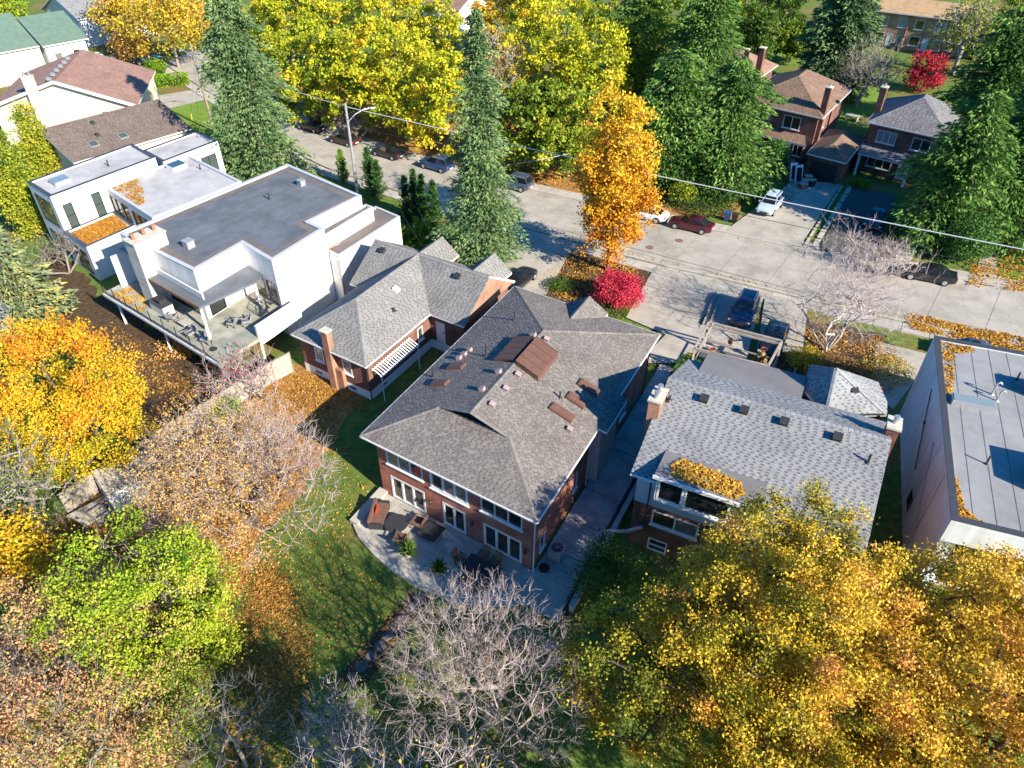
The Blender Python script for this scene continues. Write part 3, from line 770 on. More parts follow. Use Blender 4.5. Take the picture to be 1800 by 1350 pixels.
# pyramid corner roof
pyr = [gp(1453, 729, 6.5), gp(1559, 728, 6.2), gp(1559, 706, 6.2), FR(11.4, 14.4, 6.2), FR(7.3, 14.4, 6.2), FR(7.2, 11.2, 6.5)]
pa = FR(8.72, 11.5, 8.35)
roof(H3, [[pyr[k], pyr[(k + 1) % 6], pa] for k in range(6)], 'sh_grey', seed=32, row=0.175, tab=0.25, gap=0.15, lo_t=0.55, name='pyramid_roof', caps=[(p, pa) for p in pyr[:3]])
MB().beam(pyr[0] - Z * 0.02, pyr[1] - Z * 0.02, 0.1, 0.12).build('gutter', MT['metal_dark'], H3)
roof_box(H3, (pyr[0] + pyr[1] + pa * 1.2) / 3.2 + Vector((0.35, 0.4, 0.12)), Vector((1, 0, 0)), Vector((0, .92, .38)), Vector((0, -.38, .92)), 0.4, 0.35, 0.2, 'metal_dark', hood=0.03)
walls(H3, [FR(7.5, 9.0), FR(11.8, 9.0), FR(11.8, 14.0), FR(7.5, 14.0)], -0.1, 6.2, 'brick_brown', ops={1: [(1.5, 2.7, 3.6, 4.9, 'window', {})]}, skip=(0,))
bw3 = dict(cols=2, frame='white_paint', fw=0.1)
walls(H3, [FR(0.35, 0.4), FR(11.7, 0.4), FR(11.7, 11.3), FR(0.35, 11.3)], -0.1, 3.65, 'brick_brown', ops={
    0: [(1.1, 3.8, 2.2, 3.35, 'window', bw3), (1.15, 2.3, 0.0, 1.0, 'window', dict(rows=2, frame='white_paint', fw=0.09)), (6.0, 8.4, 2.2, 3.35, 'window', bw3)], 3: [(3.0, 4.2, 2.0, 3.2, 'window', {})]})
walls(H3, [FR(0.33, 0.38), FR(11.72, 0.38), FR(11.72, 11.32), FR(0.33, 11.32)], 3.65, 6.0, 'siding_pale', skip=(1, 3))
wall(H3, FR(11.7, 0.4), FR(11.7, 11.3), 3.65, 6.0, 'brick_brown', gable=[(5.5, 8.3)])
wall(H3, FR(0.35, 11.3), FR(0.35, 0.4), 3.65, 6.0, 'brick_brown', gable=[(5.4, 8.3)])
pipe(H3, [FR(1.15, 0.2, 5.9), FR(1.15, 0.25, 2.4), FR(1.1, 0.2, 1.9)], 0.05, 'metal_dark')
# flat dormer
slab(H3, [FR(1.35, -0.4), FR(6.85, -0.4), FR(6.85, 1.75), FR(1.35, 1.75)], 6.6, 6.78, 'membrane_mid', 'dormer_roof')
MB().beam(FR(1.3, -0.42, 6.72), FR(6.9, -0.42, 6.72), 0.1, 0.2).build('dormer_fascia', MT['trim'], H3)
wall(H3, FR(1.5, -0.2), FR(6.7, -0.2), 4.75, 6.6, 'white_paint', [(0.12, 1.5, 4.95, 6.5, 'window', dict(frame='white_paint', fw=0.09)), (1.6, 3.95, 4.95, 6.5, 'window', dict(frame='white_paint', fw=0.09)), (4.05, 5.1, 4.95, 6.5, 'window', dict(frame='white_paint', fw=0.09))], name='dormer_wall')
wall(H3, FR(1.5, 1.7), FR(1.5, -0.2), 4.75, 6.6, 'siding_pale', name='dormer_wall'); wall(H3, FR(6.7, -0.2), FR(6.7, 1.7), 4.75, 6.6, 'siding_pale', name='dormer_wall')
chimney(H3, FR, -0.35, 0.3, 3.3, 4.6, 0, 8.55, 'brick_orange', pots=2, pot_mat='galvanised')
chimney(H3, FR, 11.75, 12.35, 6.6, 7.6, 0, 8.7, 'brick_brown', pots=1, pot_mat='galvanised')
p3 = (FR(0, 0, 6), FR(12, 0, 6), rr)
for a in (2.35, 4.6, 6.75, 9.5): roof_box(H3, *slope_seat(FR, a, 5.2, p3), 0.42, 0.42, 0.28, 'metal_dark', hood=0.03)
vent_pipe(H3, slope_seat(FR, 11.2, 4.4, p3)[0], 0.55, 0.06); vent_pipe(H3, slope_seat(FR, 0.5, 4.6, p3)[0], 0.3, 0.08)

# ================================================================== grey stucco flat-roofed house at the right edge
FQ = Frame((21.785, 23.415), -20.5, 67.3)
H4 = thing('stucco_house', 'grey stucco flat roofed house with dark coping at the right edge', 'house', FQ(5, 9))
poly4 = [FQ(0, 0), FQ(12, 0), FQ(12, 17.3), FQ(-0.1, 17.3)]
flat_roof(H4, poly4, 6.75, 'membrane_grey', 0.12, 0.3, 'coping_dark', 0.2, seams=(FQ(0, 0), FQ.e1, FQ.e2, 1.05, (12, 17.3)), uvrot=FQ.rot, rim='stucco_grey')
wall(H4, FQ(-0.1, 17.3), FQ(0, 0), -0.1, 6.6, 'stucco_grey', [(10.0, 11.1, 0.9, 1.9, 'window', dict(frame='metal_dark', sill=False, cols=2)), (6.2, 6.6, 4.2, 4.55, 'window', dict(frame='metal_dark', sill=False, fw=0.04))])
wall(H4, FQ(0, 0.02), FQ(12, 0.02), 5.3, 6.6, 'stucco_grey'); wall(H4, FQ(12, 17.3), FQ(-0.1, 17.3), -0.1, 6.6, 'stucco_grey')
wall(H4, FQ(0.9, 1.9), FQ(12, 1.9), -0.1, 5.3, 'stucco_grey', [(0.6, 4.2, 0.3, 4.6, 'window', dict(cols=3, rows=2, frame='metal_dark')), (4.8, 9, 0.3, 4.6, 'window', dict(cols=3, rows=2, frame='metal_dark'))])
wall(H4, FQ(0.02, 0.9), FQ(0.9, 0.9), -0.1, 5.3, 'stucco_grey'); wall(H4, FQ(0.9, 0.9), FQ(0.9, 1.9), -0.1, 5.3, 'stucco_grey')
slab(H4, [FQ(0.05, 0.05), FQ(12, 0.05), FQ(12, 1.95), FQ(0.05, 1.95)], 5.3, 5.36, 'soffit', 'overhang_soffit')
sg = MB()
for b in (3.6, 6.4, 9.2, 12.2): sg.beam(FQ(-0.035, b, 0.0), FQ(-0.035, b, 6.6), 0.03, 0.04, up=FQ.e2)
sg.build('joint', MT['metal_grey'], H4)
pipe(H4, [FQ(-0.1, 7.5, 5.6), FQ(-0.1, 4.2, 2.6), FQ(-0.1, 1.8, 0.9)], 0.03, 'metal_grey', 'conduit')
pipe(H4, [FQ(-0.12, 12.5, 5.9), FQ(-0.12, 8.3, 2.6)], 0.03, 'metal_dark', 'conduit')
o4 = FQ(1.7, 10.35, 6.75); u4 = FQ.e1
roof_box(H4, o4, FQ.e1, FQ.e2, Z, 2.3, 0.85, 0.35, 'metal_grey', 'glass_sky', name='skylight')
for a, b, h in ((2.9, 11.9, 0.8), (3.1, 11.3, 0.65)): vent_pipe(H4, FQ(a, b, 6.75), h, 0.06, 'galvanised', True)
for a, b, h in ((4.45, 14.0, 0.6), (2.0, 5.1, 0.6)): vent_pipe(H4, FQ(a, b, 6.75), h, 0.05, 'metal_dark')
for a, b, w, l, h in ((5.6, 13.0, 1.6, 1.3, 0.9), (5.6, 4.6, 2.2, 2.6, 1.3)):
    roof_box(H4, FQ(a, b, 6.75), FQ.e1, FQ.e2, Z, w, l, h, 'metal_grey', name='air_handler')

# ================================================================== white house with the slate-blue flat roof and deck
FW = Frame((-32.798, 54.028), -37.5, 60.0)
H5 = thing('modern_white_house', 'white modern house with slate blue flat roof, glass railed deck and stone chimney', 'house', FW(7, 9))
poly5 = [(0, 0.2), (10.4, 0.35), (10.2, 5.4), (14.5, 5.0), (14.2, 11.3), (12.2, 11.4), (12.6, 17.9), (1.2, 18.7)]
w5 = [FW(*p) for p in poly5]
flat_roof(H5, w5, 6.9, 'membrane_dark', 0.12, 0.28, 'coping_grey', 0.2, seams=(FW(0, 0), FW.e1, FW.e2, 1.2, (11.6, 17.6)), uvrot=FW.rot, border=0.75)
mw = dict(frame='metal_dark', sill=False, fw=0.06)
walls(H5, w5, -0.1, 6.72, 'stucco_white', ops={0: [(0.8, 3.0, 2.7, 4.8, 'window', dict(mw, cols=2)), (5.4, 9.9, 2.7, 4.7, 'window', dict(mw, cols=3))],
    2: [(0.5, 2.2, 2.7, 4.7, 'window', mw), (2.6, 4.0, 2.7, 4.7, 'window', mw)], 1: [(0.4, 2.0, 2.65, 4.7, 'window', mw)]})
# lower wings toward the street
lw = [FW(*p) for p in [(12.3, 11.5), (15.5, 11.3), (15.3, 20.2), (11.9, 20.4), (11.9, 18.2), (12.5, 18.0)]]
flat_roof(H5, lw, 4.7, 'membrane_brown', 0.1, 0.2, 'coping_grey', 0.2); walls(H5, lw, -0.1, 4.5, 'stucco_white')
md = [FW(*p) for p in [(12.5, 11.5), (13.7, 11.4), (13.6, 18.3), (12.65, 18.3)]]
flat_roof(H5, md, 5.95, 'membrane_brown', 0.08, 0.14, 'coping_grey', 0.15); walls(H5, md, 4.5, 5.8, 'stucco_white')
pipe(H5, [FW(15.62, 11.2, 4.6), FW(15.62, 11.2, 0.1)], 0.08, 'metal_grey')
chimney(H5, FW, 3.3, 4.9, -1.1, 1.8, 0, 8.0, 'stone_clad', pots=3, pot_h=0.5)
roof_box(H5, FW(6.8, 2.5, 6.9), FW.e1, FW.e2, Z, 0.75, 0.7, 0.6, 'metal_grey', hood=0.04); roof_box(H5, FW(5.9, 16.3, 6.9), FW.e1, FW.e2, Z, 0.6, 0.6, 0.5, 'metal_grey', hood=0.04)
vent_pipe(H5, FW(5.6, 12.4, 6.9), 0.6, 0.07)
# canopy over the deck with its steel columns and beam
can = [FW(*p) for p in [(4.95, -0.9), (12.0, -0.9), (12.9, 4.6), (12.5, 5.1), (10.25, 5.3), (10.45, 0.25), (4.95, 0.1)]]
slab(H5, can, 4.85, 5.05, 'membrane_dark', 'canopy', FW.rot)
MB().beam(FW(4.95, 0.0, 5.35), FW(11.5, -0.1, 5.35), 0.12, 0.5).build('canopy_beam', MT['siding_pale'], H5)
MB().beam(FW(4.9, -0.93, 4.95), FW(12.0, -0.93, 4.95), 0.1, 0.24).build('canopy_fascia', MT['wood_warm'], H5)
for a, b in ((11.7, -0.7), (12.5, 4.2)): MB().beam(FW(a, b, 2.6), FW(a, b, 4.86), 0.16, 0.16).build('column', MT['siding_pale'], H5)
MB().prism([FW(-0.1, -0.3), FW(3.3, -0.3), FW(3.3, 0.1), FW(-0.1, 0.1)], 5.6, 5.8).build('eyebrow_roof', MT['membrane_grey'], H5)
MB().obox(FW(-0.15, -1.1, 2.6), FW.e1 * 0.14, FW.e2 * 1.3, Z * 2.9).build('privacy_screen', MT['siding_pale'], H5)  # grey-blue siding colour stands in for the chimney's shade on this panel
MB().beam(FW(-0.08, -1.15, 2.6), FW(-0.08, -1.15, 5.52), 0.18, 0.14).build('screen_strut', MT['white_paint'], H5)
# deck slab on posts
dk = [FW(*p) for p in [(-0.7, -2.75), (15.9, -2.75), (15.9, 5.6), (14.55, 5.7), (14.55, 4.95), (10.3, 5.3), (10.4, 0.3), (-0.7, 0.15)]]
slab(H5, dk, 2.3, 2.6, 'deck_stone', 'deck', FW.rot)
MB().beam(FW(-0.7, -2.78, 2.45), FW(15.92, -2.78, 2.45), 0.08, 0.24).build('deck_edge', MT['siding_pale'], H5)
MB().obox(FW(15.75, 1.1, 1.95), FW.e1 * 0.25, FW.e2 * 4.6, Z * 1.75).build('deck_parapet', MT['stucco_white'], H5)
for a, b in ((15.8, -2.6), (15.8, 1.3), (15.8, 5.4), (8.0, -2.5), (1.0, -2.5)): MB().beam(FW(a, b, 0), FW(a, b, 2.3), 0.14, 0.14).build('post', MT['white_paint'], H5)
n_g = 9
for k in range(n_g):
    a0, a1 = -0.65 + k * 16.5 / n_g, -0.65 + (k + 1) * 16.5 / n_g
    MB().poly([FW(a0 + 0.04, -2.7, 2.62), FW(a1 - 0.04, -2.7, 2.62), FW(a1 - 0.04, -2.7, 3.62), FW(a0 + 0.04, -2.7, 3.62)]).build('glass_panel', MT['rail_glass'], H5)
    MB().beam(FW(a0, -2.69, 2.6), FW(a0, -2.69, 3.62), 0.05, 0.05).build('baluster', MT['metal_dark'], H5)
for k in range(2):
    b0 = -2.65 + k * 1.85
    MB().poly([FW(15.85, b0 + 0.04, 2.62), FW(15.85, b0 + 1.81, 2.62), FW(15.85, b0 + 1.81, 3.62), FW(15.85, b0 + 0.04, 3.62)]).build('glass_panel', MT['rail_glass'], H5)
MB().poly([FW(-0.65, -0.3, 2.62), FW(-0.65, -2.7, 2.62), FW(-0.65, -2.7, 3.62), FW(-0.65, -0.3, 3.62)]).build('glass_panel', MT['rail_glass'], H5)

# ================================================================== stepped white house behind, pale flat roofs
FV = Frame((-42.326, 61.675), -40.6, 59.0)
H6 = thing('stepped_white_house', 'stepped white house with pale flat roofs and a leaf covered terrace', 'house', FV(2, 8))
b1 = [FV(*p) for p in [(-5.1, 0), (0, 0), (0, 11.3), (-5.5, 11.6)]]
flat_roof(H6, b1, 6.9, 'membrane_pale', 0.12, 0.25, 'coping_dark', 0.2)
gw = dict(frame='metal_dark', sill=False, fw=0.06, glass='glass_green')
walls(H6, b1, -0.1, 6.75, 'stucco_white', ops={0: [(0.8, 4.3, 3.6, 6.2, 'window', dict(gw, cols=2)), (0.8, 4.3, 0.3, 2.6, 'window', dict(gw, cols=2))],
    1: [(0.7, 1.6, 3.6, 5.9, 'window', dict(gw, rows=2)), (3.6, 4.5, 3.6, 5.9, 'window', dict(gw, rows=2))]})
b2 = [FV(*p) for p in [(0.02, 5.2), (9.9, 4.8), (10.4, 14.8), (0.02, 15.1)]]
flat_roof(H6, b2, 5.9, 'membrane_pale', 0.12, 0.25, 'coping_grey', 0.2)
walls(H6, b2, -0.1, 5.75, 'stucco_white', ops={0: [(0.4, 2.8, 3.6, 5.4, 'window', dict(gw, cols=2)), (3.0, 4.4, 3.6, 5.4, 'window', gw), (5.2, 9.2, 0.4, 2.8, 'window', dict(gw, cols=3)), (5.2, 9.2, 3.4, 5.3, 'window', dict(gw, cols=3))], 1: [(3, 5, 3, 5, 'window', gw)]})
b3 = [FV(*p) for p in [(-4.6, 12.2), (-0.02, 12.0), (-0.1, 19.2), (-4.6, 19.3)]]
flat_roof(H6, b3, 6.2, 'membrane_pale', 0.12, 0.25, 'coping_dark', 0.2); walls(H6, b3, -0.1, 6.0, 'stucco_white', ops={1: [(4.5, 6.5, 2.8, 5.2, 'window', dict(gw, cols=2))]})
te = [FV(*p) for p in [(0.02, 0), (4.7, -0.1), (4.6, 5.0), (0.02, 5.18)]]
flat_roof(H6, te, 3.35, 'membrane_pale', 0.2, 0.2, 'coping_dark', 0.2); walls(H6, te, -0.1, 3.15, 'stucco_white', ops={0: [(0.8, 3.8, 0.3, 2.6, 'window', dict(gw, cols=2))]})
for a, b, w, l in ((-2.6, 2.2, 1.5, 1.6),): roof_box(H6, FV(a, b, 6.9), FV.e1, FV.e2, Z, w, l, 0.35, 'metal_grey', 'glass_sky', name='skylight')
roof_box(H6, FV(1.6, 12.6, 5.9), FV.e1, FV.e2, Z, 1.5, 1.7, 0.4, 'trim', 'glass_green', name='skylight')
vent_pipe(H6, FV(-2.4, 7.2, 6.9), 0.6, 0.06); vent_pipe(H6, FV(4.0, 14.0, 5.9), 0.5, 0.06)

# ================================================================== houses further off
def gable_house(o, F, a0, a1, b0, b1, ze, zr_, shingle, wallmat, ridge='b', over=0.4, seed=1, ops=None, row=0.17, gapsh=0.8):
    am, bm_ = (a0 + a1) / 2, (b0 + b1) / 2
    if ridge == 'b':
        r0, r1 = F(am, b0 - over, zr_), F(am, b1 + over, zr_)
        fac = [[F(a0 - over, b0 - over, ze), r0, r1, F(a0 - over, b1 + over, ze)], [F(a1 + over, b0 - over, ze), F(a1 + over, b1 + over, ze), r1, r0]]
        gab = {0: [((a1 - a0) / 2, zr_ - 0.2)], 2: [((a1 - a0) / 2, zr_ - 0.2)]}
    else:
        r0, r1 = F(a0 - over, bm_, zr_), F(a1 + over, bm_, zr_)
        fac = [[F(a0 - over, b0 - over, ze), F(a1 + over, b0 - over, ze), r1, r0], [F(a1 + over, b1 + over, ze), F(a0 - over, b1 + over, ze), r0, r1]]
        gab = {1: [((b1 - b0) / 2, zr_ - 0.2)], 3: [((b1 - b0) / 2, zr_ - 0.2)]}
    roof(o, fac, shingle, caps=[(r0, r1)] if shingle else (), seed=seed, row=row, gap_share=gapsh)
    walls(o, [F(a0, b0), F(a1, b0), F(a1, b1), F(a0, b1)], -0.1, ze - 0.1, wallmat, ops=ops, gables=gab)
    return fac
def hip_roof(o, F, a0, a1, b0, b1, ze, zr_, shingle, seed=1, name='roof', row=0.17):
    h = min(a1 - a0, b1 - b0) / 2
    if a1 - a0 <= b1 - b0: p, q = F((a0 + a1) / 2, b0 + h, zr_), F((a0 + a1) / 2, b1 - h + 0.001, zr_)
    else: p, q = F(a0 + h, (b0 + b1) / 2, zr_), F(a1 - h, (b0 + b1) / 2, zr_)
    c = [F(a0, b0, ze), F(a1, b0, ze), F(a1, b1, ze), F(a0, b1, ze)]
    if a1 - a0 <= b1 - b0: fac = [[c[0], c[1], p], [c[1], c[2], q, p], [c[2], c[3], q], [c[3], c[0], p, q]]
    else: fac = [[c[0], c[1], q, p], [c[1], c[2], q], [c[2], c[3], p, q], [c[3], c[0], p]]
    if (p - q).length < 0.05: fac = [[c[k], c[(k + 1) % 4], p] for k in range(4)]
    roof(o, fac, shingle, caps=[(c[k], p if (c[k] - p).length < (c[k] - q).length else q) for k in range(4)], seed=seed, name=name, row=row)
    gutter(o, [(c[k], c[(k + 1) % 4]) for k in range(4)])
    return fac

# cream house with the wide red-brown roof
FC = Frame((-58.3, 94.6), 3.0, 104.0)
H7 = thing('cream_house', 'cream stucco house with broad red brown gable roof, white verge boards and tall chimney', 'house', FC(0, 7))
fac7 = gable_house(H7, FC, -9.0, 9.0, 0.4, 16.5, 4.9, 8.0, 'sh_redbrown', 'stucco_cream', 'b', 0.5, 71, ops={0: [(13.5, 14.6, 3.0, 4.2, 'window', {})]}, row=0.25, gapsh=0.3)
for s in (-1, 1): MB().beam(FC(0, -0.15, 8.0), FC(9.5 * s, -0.15, 4.85), 0.16, 0.35).build('verge_board', MT['white_paint'], H7)
chimney(H7, FC, -3.6, -2.3, -0.5, 0.4, 0, 8.7, 'stucco_cream', pots=2, pot_mat='galvanised', along='a')
for k in range(6): roof_box(H7, FC(-1.0, 1.8 + k * 2.1, 7.78), FC.e1, FC.e2, Z, 0.5, 0.5, 0.28, 'metal_grey', hood=0.04)
# taupe roofed low house in front of it
FL = Frame((-53.3, 81.2), -37.0, 51.0)
H8 = thing('low_taupe_house', 'low house with taupe shingle roof half in tree shade behind the stepped white house', 'house', FL(2, 7))
gable_house(H8, FL, -5.6, 5.6, 0, 13.6, 4.2, 6.6, 'sh_taupe', 'stucco_cream', 'b', 0.5, 81, row=0.2)
for a, b in ((1.2, 5.0), (3.2, 4.2)): roof_box(H8, FL(a, b, 6.6 - a * 0.39), FL.e1, FL.e2, Z, 0.4, 0.4, 0.25, 'metal_dark')
for a, b in ((4.3, 3.0), (4.3, 6.5)): roof_box(H8, *slope_seat(FL, a, b, (FL(0, 0, 6.6), FL(0, 5, 6.6), FL(6.1, 0, 4.2))), 1.0, 0.9, 0.12, 'metal_grey', 'glass_green', name='skylight')
# green roofed white house in the corner
FG = Frame(tuple(gp(78, 80, 5.0)[:2]), -38.0, 50.0)
H9 = thing('green_roofed_house', 'white timbered house with muted green gable roofs in the top left corner', 'house', FG(-5, 3))
roof(H9, [[FG(0.5, -0.5, 5), FG(0.5, 7, 5), FG(-5.5, 7, 8.6), FG(-5.5, -0.5, 8.6)], [FG(-11.5, -0.5, 5), FG(-5.5, -0.5, 8.6), FG(-5.5, 7, 8.6), FG(-11.5, 7, 5)]], None, top='green_roof')
roof(H9, [[FG(-0.5, -9, 5), FG(-0.5, -0.6, 5), FG(-7, -0.6, 9.2), FG(-7, -9, 9.2)], [FG(-13.5, -9, 5), FG(-7, -9, 9.2), FG(-7, -0.6, 9.2), FG(-13.5, -0.6, 5)]], None, top='green_roof', name='wing_roof')
walls(H9, [FG(-11, 0), FG(0, 0), FG(0, 6.5), FG(-11, 6.5)], -0.1, 4.95, 'white_paint', ops={1: [(1.0, 2.2, 2.2, 3.6, 'window', {}), (4, 5.2, 2.2, 3.6, 'window', {})]}, gables={0: [(5.5, 8.3)], 2: [(5.5, 8.3)]})
walls(H9, [FG(-13, -8.5), FG(-1, -8.5), FG(-1, -0.5), FG(-13, -0.5)], -0.1, 4.95, 'stucco_cream', gables={0: [(6, 9.0)], 2: [(6, 9.0)]})
tb = MB()
for s in (0.6, 2.8, 3.6, 5.8): tb.beam(FG(0.05, s, 0.2), FG(0.05, s, 4.8), 0.12, 0.05, up=FG.e2)
for z in (1.6, 3.9): tb.beam(FG(0.05, 0.1, z), FG(0.05, 6.4, z), 0.05, 0.12)
tb.build('timber_strip', MT['siding_pale'], H9)
# pale roofed house under the trees at the very top left
FH = Frame(tuple(gp(135, 20, 5)[:2]), -38, 50)
H10 = thing('shaded_pale_house', 'pale roofed house in deep tree shade beyond the green roof', 'house', FH(0, 4))
gable_house(H10, FH, -7, 7, -3, 11, 5.0, 8.2, 'sh_grey', 'siding_pale', 'b', 0.5, 101, row=0.3, gapsh=0.2)

# brown hip-roofed brick house across the street
FT = Frame((36.975, 86.489), -42, 56)
H11 = thing('hip_roofed_brick_house', 'brick house across the street with tan brown hip roof, porch roof and attached garage', 'house', FT(-5, 6))
hip_roof(H11, FT, -10.4, 0.3, -0.3, 14.0, 6.2, 8.9, 'sh_brown', 111, row=0.2)
ww = dict(cols=2, frame='trim', glass='glass')
walls(H11, [FT(-9.9, 0.3), FT(-0.3, 0.3), FT(-0.3, 13.4), FT(-9.9, 13.4)], -0.1, 6.1, 'brick_brown', ops={0: [(1.6, 3.6, 4.0, 5.5, 'window', ww), (5.4, 7.6, 4.0, 5.5, 'window', ww), (1.0, 4.2, 0.9, 2.4, 'window', ww), (6.0, 7.0, 0.2, 2.3, 'door', dict(leaf='siding_pale')), (7.4, 8.6, 0.9, 2.3, 'window', ww)], 1: [(3, 4, 3.8, 5.0, 'window', {})]})
roof(H11, [[FT(-9.6, -1.2, 2.9), FT(-0.6, -1.2, 2.9), FT(-1.4, 0.3, 3.6), FT(-9.6, 0.3, 3.6)]], 'sh_brown', seed=112, name='porch_roof', row=0.2)
for a in (-9.2, -5.0, -0.9): MB().beam(FT(a, -1.0, 0), FT(a, -1.0, 2.8), 0.3, 0.3).build('porch_post', MT['brick_brown'], H11)
MB().prism([FT(-9.6, -1.4), FT(-1.6, -1.4), FT(-1.6, 0.3), FT(-9.6, 0.3)], 0, 0.5).build('porch_floor', MT['concrete'], H11)
MB().prism([FT(-3.2, -2.2), FT(-1.8, -2.2), FT(-1.8, -1.4), FT(-3.2, -1.4)], 0, 0.25).build('step', MT['concrete'], H11)
chimney(H11, FT, -0.5, 0.2, 0.7, 1.6, 0, 9.3, 'brick_brown', pots=1, pot_mat='galvanised', pot_h=0.3)
hip_roof(H11, FT, 0.2, 4.9, -3.6, 6.5, 3.0, 4.0, 'sh_brown', 113, 'garage_roof', row=0.2)
walls(H11, [FT(0.4, -3.2), FT(4.6, -3.2), FT(4.6, 6), FT(0.4, 6)], -0.1, 2.95, 'brick_brown', ops={0: [(0.5, 3.7, 0.0, 2.3, 'window', dict(frame='metal_dark', glass='metal_dark', sill=False, cols=1, rows=4, name='garage_door'))]})
# brick house with the dark roof, half hidden by spruces
FU = Frame((42.149, 85.458), -42, 56)
H12 = thing('dark_roofed_brick_house', 'brick house with dark grey hip roof half hidden behind the spruces', 'house', FU(4, 5))
hip_roof(H12, FU, 0, 9.5, 0, 11, 6.0, 8.6, 'sh_dark', 121, row=0.2)
walls(H12, [FU(0.5, 0.5), FU(9, 0.5), FU(9, 10.5), FU(0.5, 10.5)], -0.1, 5.95, 'brick_brown', ops={0: [(1.0, 3.2, 3.9, 5.3, 'window', dict(cols=3, glass='glass_sky', frame='trim')), (5, 7, 3.9, 5.3, 'window', dict(cols=2)), (0.8, 3.6, 0.9, 2.4, 'window', dict(cols=3)), (4.4, 5.4, 0.2, 2.4, 'door', {})]})
roof(H12, [[FU(0.2, -1.3, 2.7), FU(6.5, -1.3, 2.7), FU(6.5, 0.5, 3.4), FU(0.2, 0.5, 3.4)]], 'sh_dark', seed=122, name='porch_roof', row=0.2)
for a in (0.5, 6.2): MB().beam(FU(a, -1.1, 0), FU(a, -1.1, 2.6), 0.25, 0.25).build('porch_post', MT['white_paint'], H12)
chimney(H12, FU, -0.1, 0.6, 3.6, 4.6, 0, 9.0, 'brick_brown', pots=1, pot_mat='galvanised', pot_h=0.3)
# tan townhouse row
FX = Frame((63.77, 153.04), -36.6, 54)
H13 = thing('tan_townhouse_row', 'long tan brick townhouse row with flat ochre roof at the top right', 'house', FX(16, 5))
roof(H13, [[FX(-1, -0.6, 6), FX(46, -0.6, 6), FX(46, 6, 7.6), FX(-1, 6, 7.6)], [FX(-1, 6, 7.6), FX(46, 6, 7.6), FX(46, 12.6, 6), FX(-1, 12.6, 6)]], 'sh_tan', seed=131, row=0.35, gap_share=0.2)
tw = dict(cols=1, frame='trim', glass='glass_sky', sill=True)
ops13 = []
for k in range(7):
    s = 1.2 + k * 6.3
    ops13 += [(s, s + 1.5, 3.6, 5.2, 'window', dict(tw, glass='glass')), (s + 3.4, s + 4.9, 3.6, 5.2, 'window', tw), (s - 0.2, s + 1.6, 0.8, 2.4, 'window', dict(tw, glass='glass')), (s + 2.1, s + 3.1, 0.1, 2.3, 'door', dict(leaf='siding_pale')), (s + 3.9, s + 5.3, 0.5, 2.3, 'window', tw)]
walls(H13, [FX(0, 0), FX(45, 0), FX(45, 12), FX(0, 12)], -0.1, 5.95, 'brick_tan', ops={0: ops13})
for k in range(7): MB().obox(FX(6.2 + k * 6.3, -1.3, 0), FX.e1 * 0.25, FX.e2 * 1.28, Z * 1.9).build('party_wall', MT['brick_tan'], H13)
for k in range(7): pipe(H13, [FX(6.3 + k * 6.3, -0.1, 5.9), FX(6.3 + k * 6.3, -0.1, 0.1)], 0.09, 'brick_red' if k % 2 else 'trim')
vent_pipe(H13, FX(19, 3.0, 6.8), 0.9, 0.2, 'galvanised')
# small roofs glimpsed between the trees
FY = Frame(tuple(gp(1275, 128, 5.5)[:2]), -40, 56)
H14 = thing('pink_roofed_house', 'house with pale pinkish roof glimpsed behind the spruces, two brick chimneys', 'house', FY(0, 3))
hip_roof(H14, FY, -5, 5, 0, 9, 5.5, 7.8, 'sh_redbrown', 141, row=0.25); walls(H14, [FY(-4.5, 0.5), FY(4.5, 0.5), FY(4.5, 8.5), FY(-4.5, 8.5)], -0.1, 5.4, 'brick_brown', ops={0: [(1, 3, 3.5, 4.8, 'window', {}), (5, 7, 3.5, 4.8, 'window', {})]})
chimney(H14, FY, 4.0, 4.8, 1.0, 1.9, 0, 9.2, 'brick_brown', pots=0); chimney(H14, FY, 1.8, 2.4, 1.4, 2.0, 5.5, 8.6, 'brick_orange', pots=0)
FZ = Frame(tuple(gp(775, 22, 4)[:2]), -40, 52)
H15 = thing('red_roofed_house', 'distant white walled house with small red roof between the yellow crowns at the top', 'house', FZ(0, 3))
gable_house(H15, FZ, -5, 5, 0, 9, 5.0, 7.5, 'sh_redbrown', 'white_paint', 'a', 0.4, 151, row=0.3)
